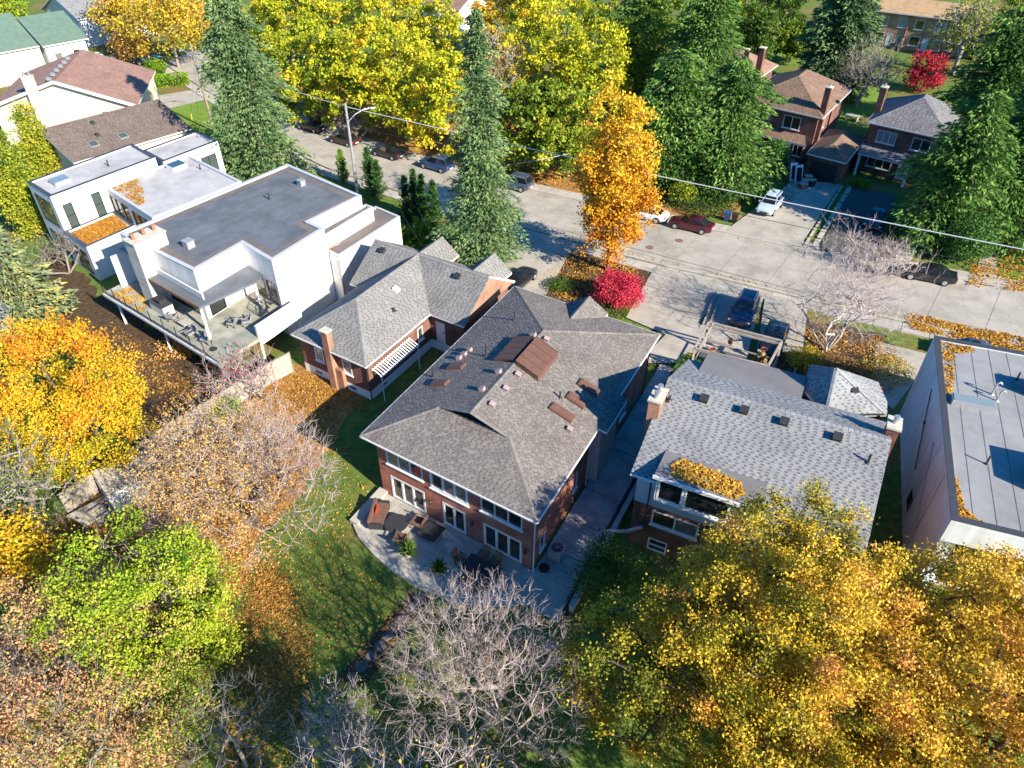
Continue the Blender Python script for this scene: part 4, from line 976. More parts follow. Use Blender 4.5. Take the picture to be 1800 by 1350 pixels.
# ------------------------------------------------------------------ ground, road, pavements
def ground_mat():
    m, nt, out = new_mat('lawn_and_litter')
    N, L = nt.nodes, nt.links
    p = N.new("ShaderNodeBsdfPrincipled"); p.inputs['Roughness'].default_value = 0.95; p.inputs['Specular IOR Level'].default_value = 0.1
    tc = N.new("ShaderNodeTexCoord")
    def noise(sc, det=6, rough=0.65):
        n = N.new("ShaderNodeTexNoise"); n.inputs['Scale'].default_value = sc; n.inputs['Detail'].default_value = det; n.inputs['Roughness'].default_value = rough
        L.new(tc.outputs['Object'], n.inputs['Vector']); return n
    a, b, c = noise(2.2), noise(0.12, 4), noise(9.0, 3)
    grass = ramp(nt, [(0.3, (0.05, 0.095, 0.02)), (0.5, (0.10, 0.165, 0.03)), (0.7, (0.19, 0.24, 0.055))]); L.new(a.outputs['Fac'], grass.inputs['Fac'])
    lit = ramp(nt, [(0.3, (0.10, 0.055, 0.025)), (0.5, (0.24, 0.14, 0.055)), (0.72, (0.40, 0.24, 0.09))]); L.new(c.outputs['Fac'], lit.inputs['Fac'])
    k = ramp(nt, [(0.46, (0, 0, 0)), (0.62, (0.75, 0.75, 0.75))]); L.new(b.outputs['Fac'], k.inputs['Fac'])
    mx = N.new("ShaderNodeMixRGB"); L.new(k.outputs['Color'], mx.inputs['Fac']); L.new(grass.outputs['Color'], mx.inputs['Color1']); L.new(lit.outputs['Color'], mx.inputs['Color2'])
    L.new(mx.outputs[0], p.inputs['Base Color'])
    bp = N.new("ShaderNodeBump"); bp.inputs['Strength'].default_value = 0.6; bp.inputs['Distance'].default_value = 0.08
    L.new(c.outputs['Fac'], bp.inputs['Height']); L.new(bp.outputs[0], p.inputs['Normal']); L.new(p.outputs[0], out.inputs['Surface'])
    return m
def patch_mat(name, stops, scale):
    m, nt, out = new_mat(name); N, L = nt.nodes, nt.links
    p = N.new("ShaderNodeBsdfPrincipled"); p.inputs['Roughness'].default_value = 0.95; p.inputs['Specular IOR Level'].default_value = 0.1
    tc = N.new("ShaderNodeTexCoord"); n = N.new("ShaderNodeTexNoise"); n.inputs['Scale'].default_value = scale; n.inputs['Detail'].default_value = 8; n.inputs['Roughness'].default_value = 0.7
    L.new(tc.outputs['Object'], n.inputs['Vector']); r = ramp(nt, stops); L.new(n.outputs['Fac'], r.inputs['Fac']); L.new(r.outputs['Color'], p.inputs['Base Color'])
    b = N.new("ShaderNodeBump"); b.inputs['Strength'].default_value = 0.6; b.inputs['Distance'].default_value = 0.08; L.new(n.outputs['Fac'], b.inputs['Height']); L.new(b.outputs[0], p.inputs['Normal'])
    L.new(p.outputs[0], out.inputs['Surface']); return m
MT['ground'] = ground_mat()
MT['concrete_joint'] = surf('concrete_joint', (0.17, 0.15, 0.125), 0.95, 0.2, 1.0)
MT['litter'] = patch_mat('litter', [(0.3, (0.09, 0.045, 0.02)), (0.45, (0.26, 0.13, 0.045)), (0.6, (0.40, 0.22, 0.07)), (0.75, (0.22, 0.17, 0.05))], 3.0)
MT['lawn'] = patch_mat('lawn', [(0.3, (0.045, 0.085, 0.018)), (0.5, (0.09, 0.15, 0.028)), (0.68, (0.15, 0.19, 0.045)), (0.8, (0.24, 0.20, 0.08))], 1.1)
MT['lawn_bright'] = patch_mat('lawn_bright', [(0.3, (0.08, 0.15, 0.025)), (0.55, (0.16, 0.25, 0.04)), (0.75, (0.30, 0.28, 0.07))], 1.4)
MT['bed'] = patch_mat('bed', [(0.3, (0.03, 0.022, 0.016)), (0.55, (0.09, 0.06, 0.035)), (0.75, (0.20, 0.12, 0.05))], 2.5)
def ragged(pts, amp=0.45, step=0.6, seed=3):
    """Break straight plot edges into an uneven natural outline."""
    r_ = random.Random(seed); out = []
    for k in range(len(pts)):
        a, b = Vector(pts[k]), Vector(pts[(k + 1) % len(pts)]); n = max(1, int((b - a).length / step)); s = Vector((-(b - a).y, (b - a).x, 0)).normalized()
        off = 0.0
        for j in range(n):
            off = off * 0.6 + r_.uniform(-amp, amp); out.append(a.lerp(b, j / n) + s * (off if j else 0))
    return out
def sheet(name, pts, z, mat, parent=None, uvrot=0.0, struct=True):
    if mat in ('lawn', 'litter', 'bed', 'lawn_bright') and name != 'garden_path': pts = ragged(pts)
    mb = MB(); mb.poly([(p[0], p[1], z) for p in pts])
    o = mb.build(name, MT[mat], parent, uvrot=uvrot)
    if struct: o["kind"] = "structure"
    return o
gnd = MB(); gnd.poly([(-900, -500, 0), (900, -500, 0), (900, 1500, 0), (-900, 1500, 0)])
tag(gnd.build('ground', MT['ground']), kind='structure')
PX = lambda L, z=0.0: [gp(u, v, z) for u, v in L]
# lawn and litter patches, each 4 mm above the sheet below
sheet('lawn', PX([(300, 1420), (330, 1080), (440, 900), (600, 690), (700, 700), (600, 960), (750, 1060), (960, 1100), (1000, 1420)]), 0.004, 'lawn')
sheet('lawn', PX([(120, 900), (300, 760), (520, 640), (640, 700), (560, 800), (470, 930), (420, 1050), (330, 1180), (60, 1120), (0, 980)]), 0.008, 'litter')
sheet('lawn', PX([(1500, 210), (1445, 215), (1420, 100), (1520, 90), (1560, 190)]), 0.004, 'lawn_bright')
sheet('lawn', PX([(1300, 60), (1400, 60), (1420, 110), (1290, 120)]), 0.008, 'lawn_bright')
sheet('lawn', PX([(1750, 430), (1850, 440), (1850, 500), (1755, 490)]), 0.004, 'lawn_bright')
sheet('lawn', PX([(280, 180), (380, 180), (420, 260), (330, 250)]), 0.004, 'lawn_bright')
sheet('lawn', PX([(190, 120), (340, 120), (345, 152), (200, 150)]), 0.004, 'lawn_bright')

sheet('garden_bed', PX([(70, 420), (130, 470), (200, 540), (300, 590), (400, 660), (470, 640), (450, 690), (330, 770), (250, 740), (170, 640), (90, 540)]), 0.008, 'bed')
N_K = [gp(u, v) for u, v in [(330, 92), (420, 150), (505, 206), (700, 275), (880, 322), (1010, 352), (1140, 382), (1260, 407), (1430, 444), (1700, 494), (1850, 520), (2200, 590)]]
S_K = [gp(u, v) for u, v in [(290, 112), (392, 176), (470, 232), (565, 292), (740, 348), (895, 392), (1010, 424), (1145, 462), (1290, 494), (1430, 528), (1560, 558), (1800, 612), (2200, 700)]]
def resample(P, n):
    P = [Vector((p[0], p[1], 0)) for p in P]; L = [0.0]
    for k in range(len(P) - 1): L.append(L[-1] + (P[k + 1] - P[k]).length)
    out = []
    for i in range(n + 1):
        t = L[-1] * i / n; k = max(j for j in range(len(P)) if L[j] <= t + 1e-9); k = min(k, len(P) - 2)
        f = (t - L[k]) / (L[k + 1] - L[k]); out.append(P[k].lerp(P[k + 1], f))
    return out
NP_ = 34
nk, sk = resample(N_K, NP_), resample(S_K, NP_)
road = sheet('road', nk + list(reversed(sk)), 0.012, 'concrete_joint')
rng = random.Random(5)
def concrete_tone(k):
    f = 0.86 + 0.24 * rng.random()
    return surf('concrete_slab', (0.345 * f, 0.318 * f, 0.27 * f), 0.9, 0.15, 0.5, 0.12, 30, detail=9, stain=0.3, crack=0.16)
tones = [concrete_tone(k) for k in range(5)]
for k in range(NP_):
    for h in range(2):
        t0, t1 = h * 0.5 + 0.002, h * 0.5 + 0.498
        a, b = nk[k].lerp(nk[k + 1], 0.004), nk[k].lerp(nk[k + 1], 0.996); c, d = sk[k].lerp(sk[k + 1], 0.004), sk[k].lerp(sk[k + 1], 0.996)
        q = [a.lerp(c, t0), a.lerp(c, t1), b.lerp(d, t1), b.lerp(d, t0)]
        MB().prism(q, 0.012, 0.03 + rng.uniform(0, 0.004)).build('slab', tones[rng.randrange(5)], road)
for u, v in ((1194, 423), (1142, 435)):
    MB().lathe(gp(u, v, 0.03), [(0.42, 0), (0.42, 0.012), (0.36, 0.014), (0.0, 0.016)], 20).build('manhole_cover', MT['wood_warm'], road)
def offset_line(P, d):
    out = []
    for k in range(len(P)):
        t = (P[min(k + 1, len(P) - 1)] - P[max(k - 1, 0)]).normalized(); out.append(P[k] + Vector((-t.y, t.x, 0)) * d)
    return out
def strip(name, P, d0, d1, z0, z1, mat, parent=None, pieces=None, gap=0.006):
    A, B = offset_line(P, d0), offset_line(P, d1)
    if pieces:
        A, B = resample(A, pieces), resample(B, pieces)
        o = sheet(name, (A + list(reversed(B))) if d1 > d0 else (A + list(reversed(B))), z1 - 0.012, 'soil')
        for k in range(pieces):
            q = [A[k].lerp(A[k + 1], gap), A[k].lerp(A[k + 1], 1 - gap), B[k].lerp(B[k + 1], 1 - gap), B[k].lerp(B[k + 1], gap)]
            if (q[1] - q[0]).cross(q[2] - q[1]).z < 0: q.reverse()
            MB().prism(q, z0, z1).build('bay', MT[mat] if rng.random() > 0.3 else tones[rng.randrange(5)], o)
        return o
    mb = MB()
    for k in range(len(A) - 1):
        q = [A[k], A[k + 1], B[k + 1], B[k]]
        if (q[1] - q[0]).cross(q[2] - q[1]).z < 0: q.reverse()
        mb.prism(q, z0, z1)
    o = mb.build(name, MT[mat], parent); o["kind"] = "structure"; return o
strip('kerb', nk, 0.0, 0.22, 0, 0.13, 'concrete_walk'); strip('kerb', sk, 0.0, -0.22, 0, 0.13, 'concrete_walk')
strip('pavement', nk, 0.24, 1.7, 0.0, 0.135, 'concrete_walk', pieces=70, gap=0.012)
strip('pavement', sk, -0.5, -2.0, 0.0, 0.12, 'concrete_walk', pieces=70, gap=0.012)
# driveways and paths
sheet('driveway', PX([(1405, 436), (1275, 407), (1395, 318), (1478, 325)]), 0.145, 'concrete')
sheet('driveway', PX([(1535, 462), (1438, 442), (1498, 330), (1575, 345)]), 0.145, 'asphalt')
for k, (u0, v0, u1, v1) in enumerate(((1412, 437, 1480, 328), (1428, 440, 1494, 330))):
    a, b = gp(u0, v0), gp(u1, v1)
    for j in range(7):
        MB().beam(a.lerp(b, j / 7 + 0.01) + Z * 0.17, a.lerp(b, (j + 1) / 7 - 0.01) + Z * 0.17, 0.5 if k else 0.25, 0.06).build('edging_stone', MT['concrete_walk'], bpy.data.objects['driveway'])
sheet('path', PX([(1752, 506), (1712, 500), (1726, 436), (1750, 436)]), 0.145, 'concrete')
sheet('path', PX([(1560, 470), (1590, 475), (1640, 405), (1610, 400)]), 0.145, 'concrete')
sheet('driveway', PX([(1150, 472), (1290, 500), (1235, 560), (1200, 640), (1120, 640), (1170, 590), (1100, 560)]), 0.128, 'concrete')
sheet('driveway', PX([(1262, 500), (1345, 516), (1330, 560), (1310, 640), (1200, 620), (1240, 560)]), 0.132, 'concrete')
sheet('driveway', PX([(1345, 518), (1420, 534), (1410, 620), (1330, 620)]), 0.132, 'concrete')
sheet('driveway', PX([(905, 402), (1010, 432), (960, 520), (860, 520), (890, 460)]), 0.128, 'concrete')
sheet('driveway', PX([(255, 172), (350, 156), (385, 170), (300, 190)]), 0.02, 'concrete')
sheet('driveway', PX([(600, 330), (520, 300), (480, 330), (540, 380)]), 0.02, 'concrete')
sheet('garden_bed', PX([(930, 500), (1000, 440), (1135, 470), (1120, 560), (1030, 560)]), 0.07, 'bed')
sheet('garden_bed', PX([(1360, 640), (1390, 560), (1560, 590), (1600, 640), (1570, 700), (1440, 680)]), 0.02, 'bed')
sheet('driveway', PX([(1540, 600), (1640, 625), (1570, 720), (1530, 690)]), 0.03, 'concrete')
sheet('garden_bed', PX([(1020, 360), (880, 330), (700, 283), (480, 215), (480, 120), (1300, 200), (1300, 390)]), 0.004, 'litter')
# paved side passage in bays that step down along the brick house
sp = [(12.05, -1.6), (12.05, 2.6), (12.05, 5.2), (12.05, 8.0), (12.5, 12.2), (12.1, 19.8), (12.1, 23)]
pas = sheet('passage', [FM(12.0, -1.6), FM(15.0, -1.6), FM(15.0, 23), FM(12.0, 23)], 0.012, 'soil')
hs = [0.06, 0.10, 0.14, 0.18, 0.22, 0.22]
for k in range(6):
    MB().prism([FM(12.02, sp[k][1] + 0.03), FM(14.6, sp[k][1] + 0.03), FM(14.6, sp[k + 1][1] - 0.03), FM(12.02, sp[k + 1][1] - 0.03)], 0, hs[k]).build('paving_bay', MT['patio_stone' if k == 0 else 'pavers'], pas, uvrot=FM.rot)
# patio with a curved edge
pe = [(1.0, 0.55), (0.75, -2.4), (1.6, -2.95), (3.2, -3.45), (5.0, -3.75), (7.0, -3.8), (9.2, -3.4), (11.0, -2.6), (12.3, -1.6), (12.0, 0.55)]
pat = MB().prism([FM(*p) for p in pe], 0, 0.1).build('patio', MT['patio_stone'], uvrot=FM.rot); tag(pat, kind='structure')
for k in range(1, 8):
    MB().beam(FM(*pe[k], 0.075), FM(*pe[k + 1], 0.075), 0.35, 0.16).build('kerbstone', MT['concrete_walk'], pat)
MB().prism([FM(0.35, -2.5), FM(1.0, -2.5), FM(1.0, 0.6), FM(0.35, 0.6)], 0, 0.32).build('bench_wall', MT['concrete_walk'], pat)
# stepping stones through the lawn
pa_, pb_ = gp(745, 1045), gp(612, 1200); sp_ = sheet('garden_path', PX([(758, 1050), (722, 1040), (590, 1195), (640, 1210)]), 0.012, 'bed')
for k in range(9):
    c = pa_.lerp(pb_, (k + 0.5) / 9); r = rng.uniform(0.3, 0.42)
    MB().prism([c + Vector((math.cos(t), math.sin(t), 0)) * r * rng.uniform(0.8, 1.1) for t in [i * math.pi / 3.5 for i in range(7)]], 0.0, 0.05).build('stepping_stone', MT['flagstone'], sp_)
# ------------------------------------------------------------------ cars
def loft(mb, secs, m=0):
    for k in range(len(secs) - 1):
        A, B = secs[k], secs[k + 1]
        for i in range(len(A) - 1): mb.poly([A[i], A[i + 1], B[i + 1], B[i]], m)
    mb.poly(list(secs[0]), m); mb.poly(list(reversed(secs[-1])), m)
def make_car(label, loc, heading, paint, suv=False, group=None, scale=1.0):
    """x forward, y left. Body lofted from cross sections; glasshouse, wheels, lamps as parts."""
    o = local_thing('suv' if suv else 'sedan', label, 'car', loc, heading, group, scale)
    Lh, hw = (2.35, 0.94) if suv else (2.4, 0.91)
    belt = 1.06 if suv else 0.93
    top = 1.70 if suv else 1.44
    if suv: st = [(-1.0, .62, .80, .78), (-.97, .42, .98, .90), (-.82, .28, 1.06, .97), (-.5, .24, 1.06, 1.0), (0, .22, 1.06, 1.0), (.4, .22, 1.05, 1.0), (.55, .24, 1.03, .99), (.8, .26, .97, .96), (.94, .32, .86, .88), (1.0, .48, .70, .74)]
    else: st = [(-1.0, .52, .78, .76), (-.97, .36, .93, .88), (-.8, .26, .97, .96), (-.5, .22, .95, 1.0), (0, .2, .93, 1.0), (.35, .2, .92, 1.0), (.5, .22, .90, .99), (.75, .24, .82, .96), (.93, .28, .70, .88), (1.0, .40, .58, .74)]
    secs = []
    for x, zb, zt, w in st:
        w *= hw; zt_ = zt; zm = zb + (zt_ - zb) * 0.55
        half = [(w * .90, zb), (w, zb + (zm - zb) * .5), (w, zm), (w * .96, zt_ - .05), (w * .82, zt_), (0, zt_ + .035)]
        sec = [Vector((x * Lh, y, z)) for y, z in half] + [Vector((x * Lh, -y, z)) for y, z in reversed(half[:-1])]
        secs.append(sec)
    b = MB(); loft(b, secs)
    for k in range(len(secs) - 1): b.poly([secs[k][0], secs[k + 1][0], secs[k + 1][-1], secs[k][-1]])
    body = b.build('body', paint, o, smooth=True)
    # glasshouse
    if suv: x0, x1, u0, u1 = -2.2, 1.08, -1.85, 0.28
    else: x0, x1, u0, u1 = -1.85, 1.0, -1.0, 0.22
    w0, w1 = hw * .90, hw * .70
    lo = [Vector((x0, w0 * .9, belt)), Vector((x1, w0 * .92, belt - .02)), Vector((x1, -w0 * .92, belt - .02)), Vector((x0, -w0 * .9, belt))]
    hi = [Vector((u0, w1, top - .04)), Vector((u1, w1, top - .02)), Vector((u1, -w1, top - .02)), Vector((u0, -w1, top - .04))]
    cb = MB()
    lo_m, hi_m = [Vector(((x0 + x1) / 2, s * w0, belt)) for s in (1, -1)], [Vector(((u0 + u1) / 2, s * (w1 + .03), top)) for s in (1, -1)]
    cb.poly([lo[0], lo_m[0], hi_m[0], hi[0]]); cb.poly([lo_m[0], lo[1], hi[1], hi_m[0]]); cb.poly([lo[1], lo[2], hi[2], hi[1]])
    cb.poly([lo[2], lo_m[1], hi_m[1], hi[2]]); cb.poly([lo_m[1], lo[3], hi[3], hi_m[1]]); cb.poly([lo[3], lo[0], hi[0], hi[3]])
    cm = Vector(((u0 + u1) / 2, 0, top + .05)); ce0, ce1 = Vector((u0 + .12, 0, top + .01)), Vector((u1 - .12, 0, top + .02))
    for s in (0, 1):
        A, B, M_ = (hi[0], hi[1], hi_m[0]) if s == 0 else (hi[3], hi[2], hi_m[1])
        cb.poly([A, M_, cm, ce0]); cb.poly([M_, B, ce1, cm])
    cb.poly([hi[0], ce0, hi[3]]); cb.poly([hi[1], hi[2], ce1])
    cab = cb.build('cabin', paint, o, smooth=False)
    def inset_quad(q, n, ins=0.07, off=0.012):
        c = sum(q, Vector()) / 4; return [p.lerp(c, ins) + n * off for p in q]
    def glass(q, name, ins=0.09):
        n = (q[1] - q[0]).cross(q[3] - q[0]).normalized()
        if n.dot(sum(q, Vector()) / 4 - Vector((0, 0, belt))) < 0: n = -n
        MB().poly(inset_quad(q, n, ins)).build(name, MT['car_glass'], cab)
    glass([lo[1], lo[2], hi[2], hi[1]], 'windshield'); glass([lo[3], lo[0], hi[0], hi[3]], 'rear_window', 0.12)
    for s, (a, mm, b_, ta, tm, tb_) in enumerate(((lo[0], lo_m[0], lo[1], hi[0], hi_m[0], hi[1]), (lo[3], lo_m[1], lo[2], hi[3], hi_m[1], hi[2]))):
        glass([a, mm, tm, ta], 'side_window', 0.11); glass([mm, b_, tb_, tm], 'side_window', 0.11)
    if suv:
        for s in (1, -1): MB().beam((u0 + .15, s * (w1 - .06), top + .07), (u1 - .2, s * (w1 - .06), top + .07), .05, .05).build('roof_rail', MT['galvanised'], cab)
    else:
        MB().obox((-.55, -.32, top + .035), (.55, 0, 0), (0, .64, 0), (0, 0, .018)).build('sunroof', MT['car_glass'], cab)
    R = 0.36 if suv else 0.33
    for wx in (-.60 * Lh, .61 * Lh):
        for s in (1, -1):
            y0, y1 = s * (hw - .20), s * (hw + .015)
            tm_ = MB().tube((wx, y0, R), (wx, y1, R), R, R, 18)
            w = tm_.build('wheel', MT['rubber'], o)
            MB().tube((wx, y1 - s * .005, R), (wx, y1 + s * .008, R), R * .66, R * .60, 12).build('rim', MT['galvanised'], w)
            am = MB()   # arch lip
            for k in range(8):
                t0, t1 = math.pi * k / 8, math.pi * (k + 1) / 8
                am.poly([(wx + math.cos(t) * r, s * (hw + .004), R + math.sin(t) * r) for t, r in ((t0, R), (t1, R), (t1, R + .06), (t0, R + .06))])
            am.build('wheel_arch', MT['metal_dark'], o)
    for s in (1, -1):
        MB().obox((Lh * .935, s * hw * .80 - .16, .66 if suv else .56), (.06, 0, 0), (0, .32, 0), (0, 0, .14)).build('headlight', MT['lamp_clear'], o)
        MB().obox((-Lh * .995, s * hw * .74 - .15, .78 if suv else .68), (.08, 0, 0), (0, .30, 0), (0, 0, .20)).build('taillight', MT['lamp_red'], o)
        MB().obox((.82, s * (hw + .08) - .09, belt - .04), (.12, 0, 0), (0, .18, 0), (0, 0, .13)).build('mirror', paint, o)
    MB().obox((Lh * .985, -.42, .40), (.05, 0, 0), (0, .84, 0), (0, 0, .2)).build('grille', MT['metal_dark'], o)
    MB().obox((-Lh - .012, -.26, .52), (.03, 0, 0), (0, .52, 0), (0, 0, .13)).build('licence_plate', MT['white_paint'], o)
    return o
paint = {k: car_paint('paint_' + k, c, m) for k, c, m in (('black', (.012, .013, .016), .2), ('navy', (.012, .022, .06), .3), ('blue', (.02, .075, .22), .4), ('slate', (.10, .14, .21), .5), ('maroon', (.085, .010, .022), .3), ('white', (.72, .73, .74), .0), ('shade_blue', (.55, .66, .74), .2), ('silver', (.55, .56, .57), .6), ('brown', (.05, .028, .02), .3), ('grey', (.16, .17, .18), .5))}
st_ang = lambda u0, v0, u1, v1: math.atan2((gp(u1, v1) - gp(u0, v0)).y, (gp(u1, v1) - gp(u0, v0)).x)
SG = 'cars parked along the far kerb'
def park(u, v, h, *a, z=0.034, **k): return make_car(k.pop('label'), gp(u, v, z), h, *a, **k)
aN = st_ang(880, 322, 500, 215); aM = st_ang(1260, 407, 1010, 352); aR = st_ang(1700, 494, 1430, 444)
park(548, 228, aN, paint['black'], label='black sedan at the left end of the row, shaded by yellow trees', group=SG)
park(606, 252, aN, paint['brown'], label='dark brown sedan second in the row, behind the street lamp pole', group=SG)
park(683, 275, aN, paint['black'], label='black sedan with red tail lamps just behind the blue car', group=SG)
park(768, 297, aN, paint['blue'], True, label='bright blue hatchback parked left of the tall narrow spruce', group=SG)
park(903, 330, aM, paint['slate'], True, label='slate blue car right of the tall narrow spruce', group=SG)
park(1135, 383, aM, paint['white'], label='white car half hidden behind the orange tree', group=SG)
park(1213, 402, aM, paint['maroon'], label='maroon sedan parked at the far kerb below the big spruces', group=SG)
park(1628, 490, aR, paint['black'], label='black sedan with red tail lamps behind the bare birch', group=SG)
aD = st_ang(1407, 418, 1479, 323)
park(1352, 368, aD + math.pi, paint['shade_blue'], True, z=0.16, label='white car with blue shade in its paint on the concrete driveway of the hip roofed house')  # blue of the shade on this white car is put into its paint
park(1538, 392, aD + math.pi, paint['navy'], z=0.16, label='dark car in shade on the asphalt driveway')
park(1306, 555, RAD(63.5 + 180), paint['navy'], True, z=0.14, label='dark navy car with silver roof rails in front of the pergola')
park(1358, 606, RAD(63.5 + 180), paint['black'], z=0.14, label='black sedan partly hidden by the pergola beams')
park(912, 500, RAD(60.5), paint['black'], z=0.14, label='black car in the drive beside the bungalow gable')
park(1697, 627, st_ang(1800, 612, 1560, 558), paint['slate'], z=0.034, label='blue grey car on the near kerb behind the stucco house roof')
park(180, 112, st_ang(180, 112, 215, 107), paint['silver'], True, z=0.02, label='silver car on the drive beside the green roofed house', scale=1.0)
park(262, 112, st_ang(262, 112, 225, 115), paint['navy'], z=0.02, label='dark blue car under the golden tree at top left')

# ------------------------------------------------------------------ poles and cables
def pole(label, u, v, h, arm_px, lean=(0, 0), mat='pole_wood', cross=False):
    b = gp(u, v); o = thing('utility_pole', label, 'pole', b, 'utility poles along the street')
    top = b + Vector((lean[0], lean[1], h))
    MB().tube(b - Z * 0.1, top, 0.19, 0.12, 10).build('shaft', MT[mat], o)
    for ang, ln in arm_px:
        q = b.lerp(top, 0.80); d = Vector((math.cos(ang), math.sin(ang), 0))
        pts = [q, q + d * ln * .35 + Z * .75, q + d * ln * .75 + Z * 1.15, q + d * ln + Z * 1.2]
        MB().path(pts, 0.05, 8).build('lamp_arm', MT['galvanised'], o)
        e = pts[-1]; hb = MB(); s = Vector((-d.y, d.x, 0))
        secs = [[e + d * x + s * y + Z * z_ for y, z_ in ((w, -.05), (w * .8, .07), (-w * .8, .07), (-w, -.05))] for x, w in ((-.1, .06), (.15, .15), (.55, .15), (.72, .07))]
        loft(hb, secs); hb.build('lamp_head', MT['galvanised'], o)
    if cross:
        t = b.lerp(top, .74); MB().lathe(t + Vector((.28, -.1, -.4)), [(.0, 0), (.22, .02), (.22, .75), (.05, .85)], 12).build('transformer', MT['galvanised'], o)
    return top
pt1 = pole('wooden utility pole with lamp arms and transformer beside the left spruce', 377, 232, 11.4, [(RAD(20), 2.4), (RAD(150), 1.8)], (-.25, .2), cross=True)
pt2 = pole('slim dark utility pole with one lamp arm above the cedar hedge', 629, 340, 10.2, [(RAD(25), 2.6)], mat='metal_grey')
far_r = gp(1900, 458, 10.0)
def cable(label, a, b, sag, r=0.03, mat='cable', n=18):
    pts = [a.lerp(b, k / n) - Z * (4 * sag * (k / n) * (1 - k / n)) for k in range(n + 1)]
    return tag(MB().path(pts, r, 6).build('overhead_cable', MT[mat]), label, 'cable', 'overhead cables')
cable('thick pale cable strung from the slim lamp pole to the right edge over the street', pt2 - Z * .35, far_r, 0.35, 0.045)
cable('pale cable between the wooden pole and the slim lamp pole', pt1 - Z * 1.0, pt2 - Z * .35, 0.4, 0.04)
cable('dark cable strung low along the street toward the right edge', pt2 - Z * 2.2, far_r - Z * 1.6, 0.5, 0.022, 'cable_dark')
cable('dark service wire from the slim pole to the bungalow roof', pt2 - Z * 1.5, FB(1.5, 15.5, 4.2), 0.5, 0.018, 'cable_dark')
cable('dark service wire crossing to the yellow trees', FB(3.5, 15.5, 4.4), gp(735, 368, 6), 0.2, 0.018, 'cable_dark')
cable('pale wire dropping from the centre of the street to the far trees', gp(1000, 270, 7), gp(878, 292, 7), 0.1, 0.02)
for k, (u, v) in enumerate(((340, 228), (352, 235))):
    g = thing('guy_guard', ('yellow guard on the pole guy wire, nearer the white house' if k == 0 else 'yellow guard on the pole guy wire, nearer the pole'), 'guard', gp(u, v))
    MB().tube(gp(u, v), gp(u, v) + Vector((.25, .1, 2.2)), .05, .05, 8).build('sleeve', MT['yellow_paint'], g); MB().tube(gp(u, v) + Vector((.25, .1, 2.2)), pt1 - Z * 2, .012, .012, 4).build('wire', MT['cable_dark'], g)

# ------------------------------------------------------------------ patio things behind the brick house
z0 = 0.1
def chair(label, F, a, b, rz, mats, w=0.6, group=None, base=z0, seat_h=0.42, back_h=0.9, name='chair', arms=True):
    o = local_thing(name, label, 'chair', F(a, b, base), rz, group)
    MB().obox((-w / 2, -w / 2, seat_h - .06), (w, 0, 0), (0, w, 0), (0, 0, .12)).build('seat', MT[mats[0]], o)
    MB().obox((-w / 2, -w / 2 - .08, seat_h), (0, .1, 0), (w, 0, 0), (0, -.16, back_h - seat_h)).build('backrest', MT[mats[0]], o)
    for x in (-1, 1):
        for y in (-1, 1): MB().beam((x * (w / 2 - .04), y * (w / 2 - .04), 0), (x * (w / 2 - .04), y * (w / 2 - .04), seat_h), .045, .045).build('leg', MT[mats[1]], o)
        if arms: MB().beam((x * w / 2, -w / 2, seat_h + .22), (x * w / 2, w / 2, seat_h + .22), .05, .05).build('armrest', MT[mats[1]], o)
    return o
hm = FM.rot
so = local_thing('garden_sofa', 'rust cushioned garden sofa at the left corner of the patio', 'sofa', FM(1.9, -1.3, z0), hm - RAD(62))
MB().obox((-.95, -.4, .22), (1.9, 0, 0), (0, .8, 0), (0, 0, .12)).build('frame', MT['metal_dark'], so)
for x in (-.92, .02): MB().obox((x, -.36, .34), (.9, 0, 0), (0, .74, 0), (0, 0, .16)).build('seat_cushion', MT['fabric_rust'], so)
MB().obox((-.95, -.52, .3), (1.9, 0, 0), (0, .14, 0), (0, 0, .6)).build('backrest', MT['fabric_rust'], so)
for x in (-1.0, .9): MB().obox((x, -.5, .2), (.1, 0, 0), (0, .9, 0), (0, 0, .45)).build('armrest', MT['metal_dark'], so)
MB().obox((-.4, -.3, .5), (.4, 0, 0), (0, .12, .0), (0, .08, .36)).build('pillow', MT['red_plastic'], so)
for x in (-.88, .82):
    for y in (-.42, .32): MB().obox((x, y, 0), (.06, 0, 0), (0, .06, 0), (0, 0, .22)).build('leg', MT['metal_dark'], so)
rt = local_thing('round_table', 'round dark coffee table between the garden sofa and armchair', 'table', FM(3.2, -1.3, z0))
MB().lathe((0, 0, .42), [(.0, 0), (.72, 0), (.75, .03), (.72, .06)], 28).build('table_top', MT['fabric_dark'], rt); MB().lathe((0, 0, 0), [(.32, 0), (.3, .05), (.08, .1), (.08, .42)], 16).build('pedestal', MT['metal_dark'], rt)
chair('wooden patio armchair facing the round table beside the brick wall', FM, 4.25, -.45, hm + RAD(100), ('fabric_rust', 'wood_warm'), .72)
chair('wooden patio armchair on the lawn side of the round table', FM, 4.15, -2.0, hm + RAD(20), ('fabric_rust', 'wood_warm'), .72)
fp_ = local_thing('fire_table', 'low dark square table right of the wooden armchair', 'table', FM(5.35, -.55, z0), hm)
MB().obox((-.62, -.62, .3), (1.24, 0, 0), (0, 1.24, 0), (0, 0, .09)).build('table_top', MT['fabric_dark'], fp_); MB().obox((-.45, -.45, 0), (.9, 0, 0), (0, .9, 0), (0, 0, .3)).build('base', MT['metal_dark'], fp_)
dt = local_thing('dining_table', 'long black dining table at the right end of the patio', 'table', FM(9.55, -1.35, z0), hm)
MB().obox((-1.05, -.55, .70), (2.1, 0, 0), (0, 1.1, 0), (0, 0, .05)).build('table_top', MT['fabric_dark'], dt)
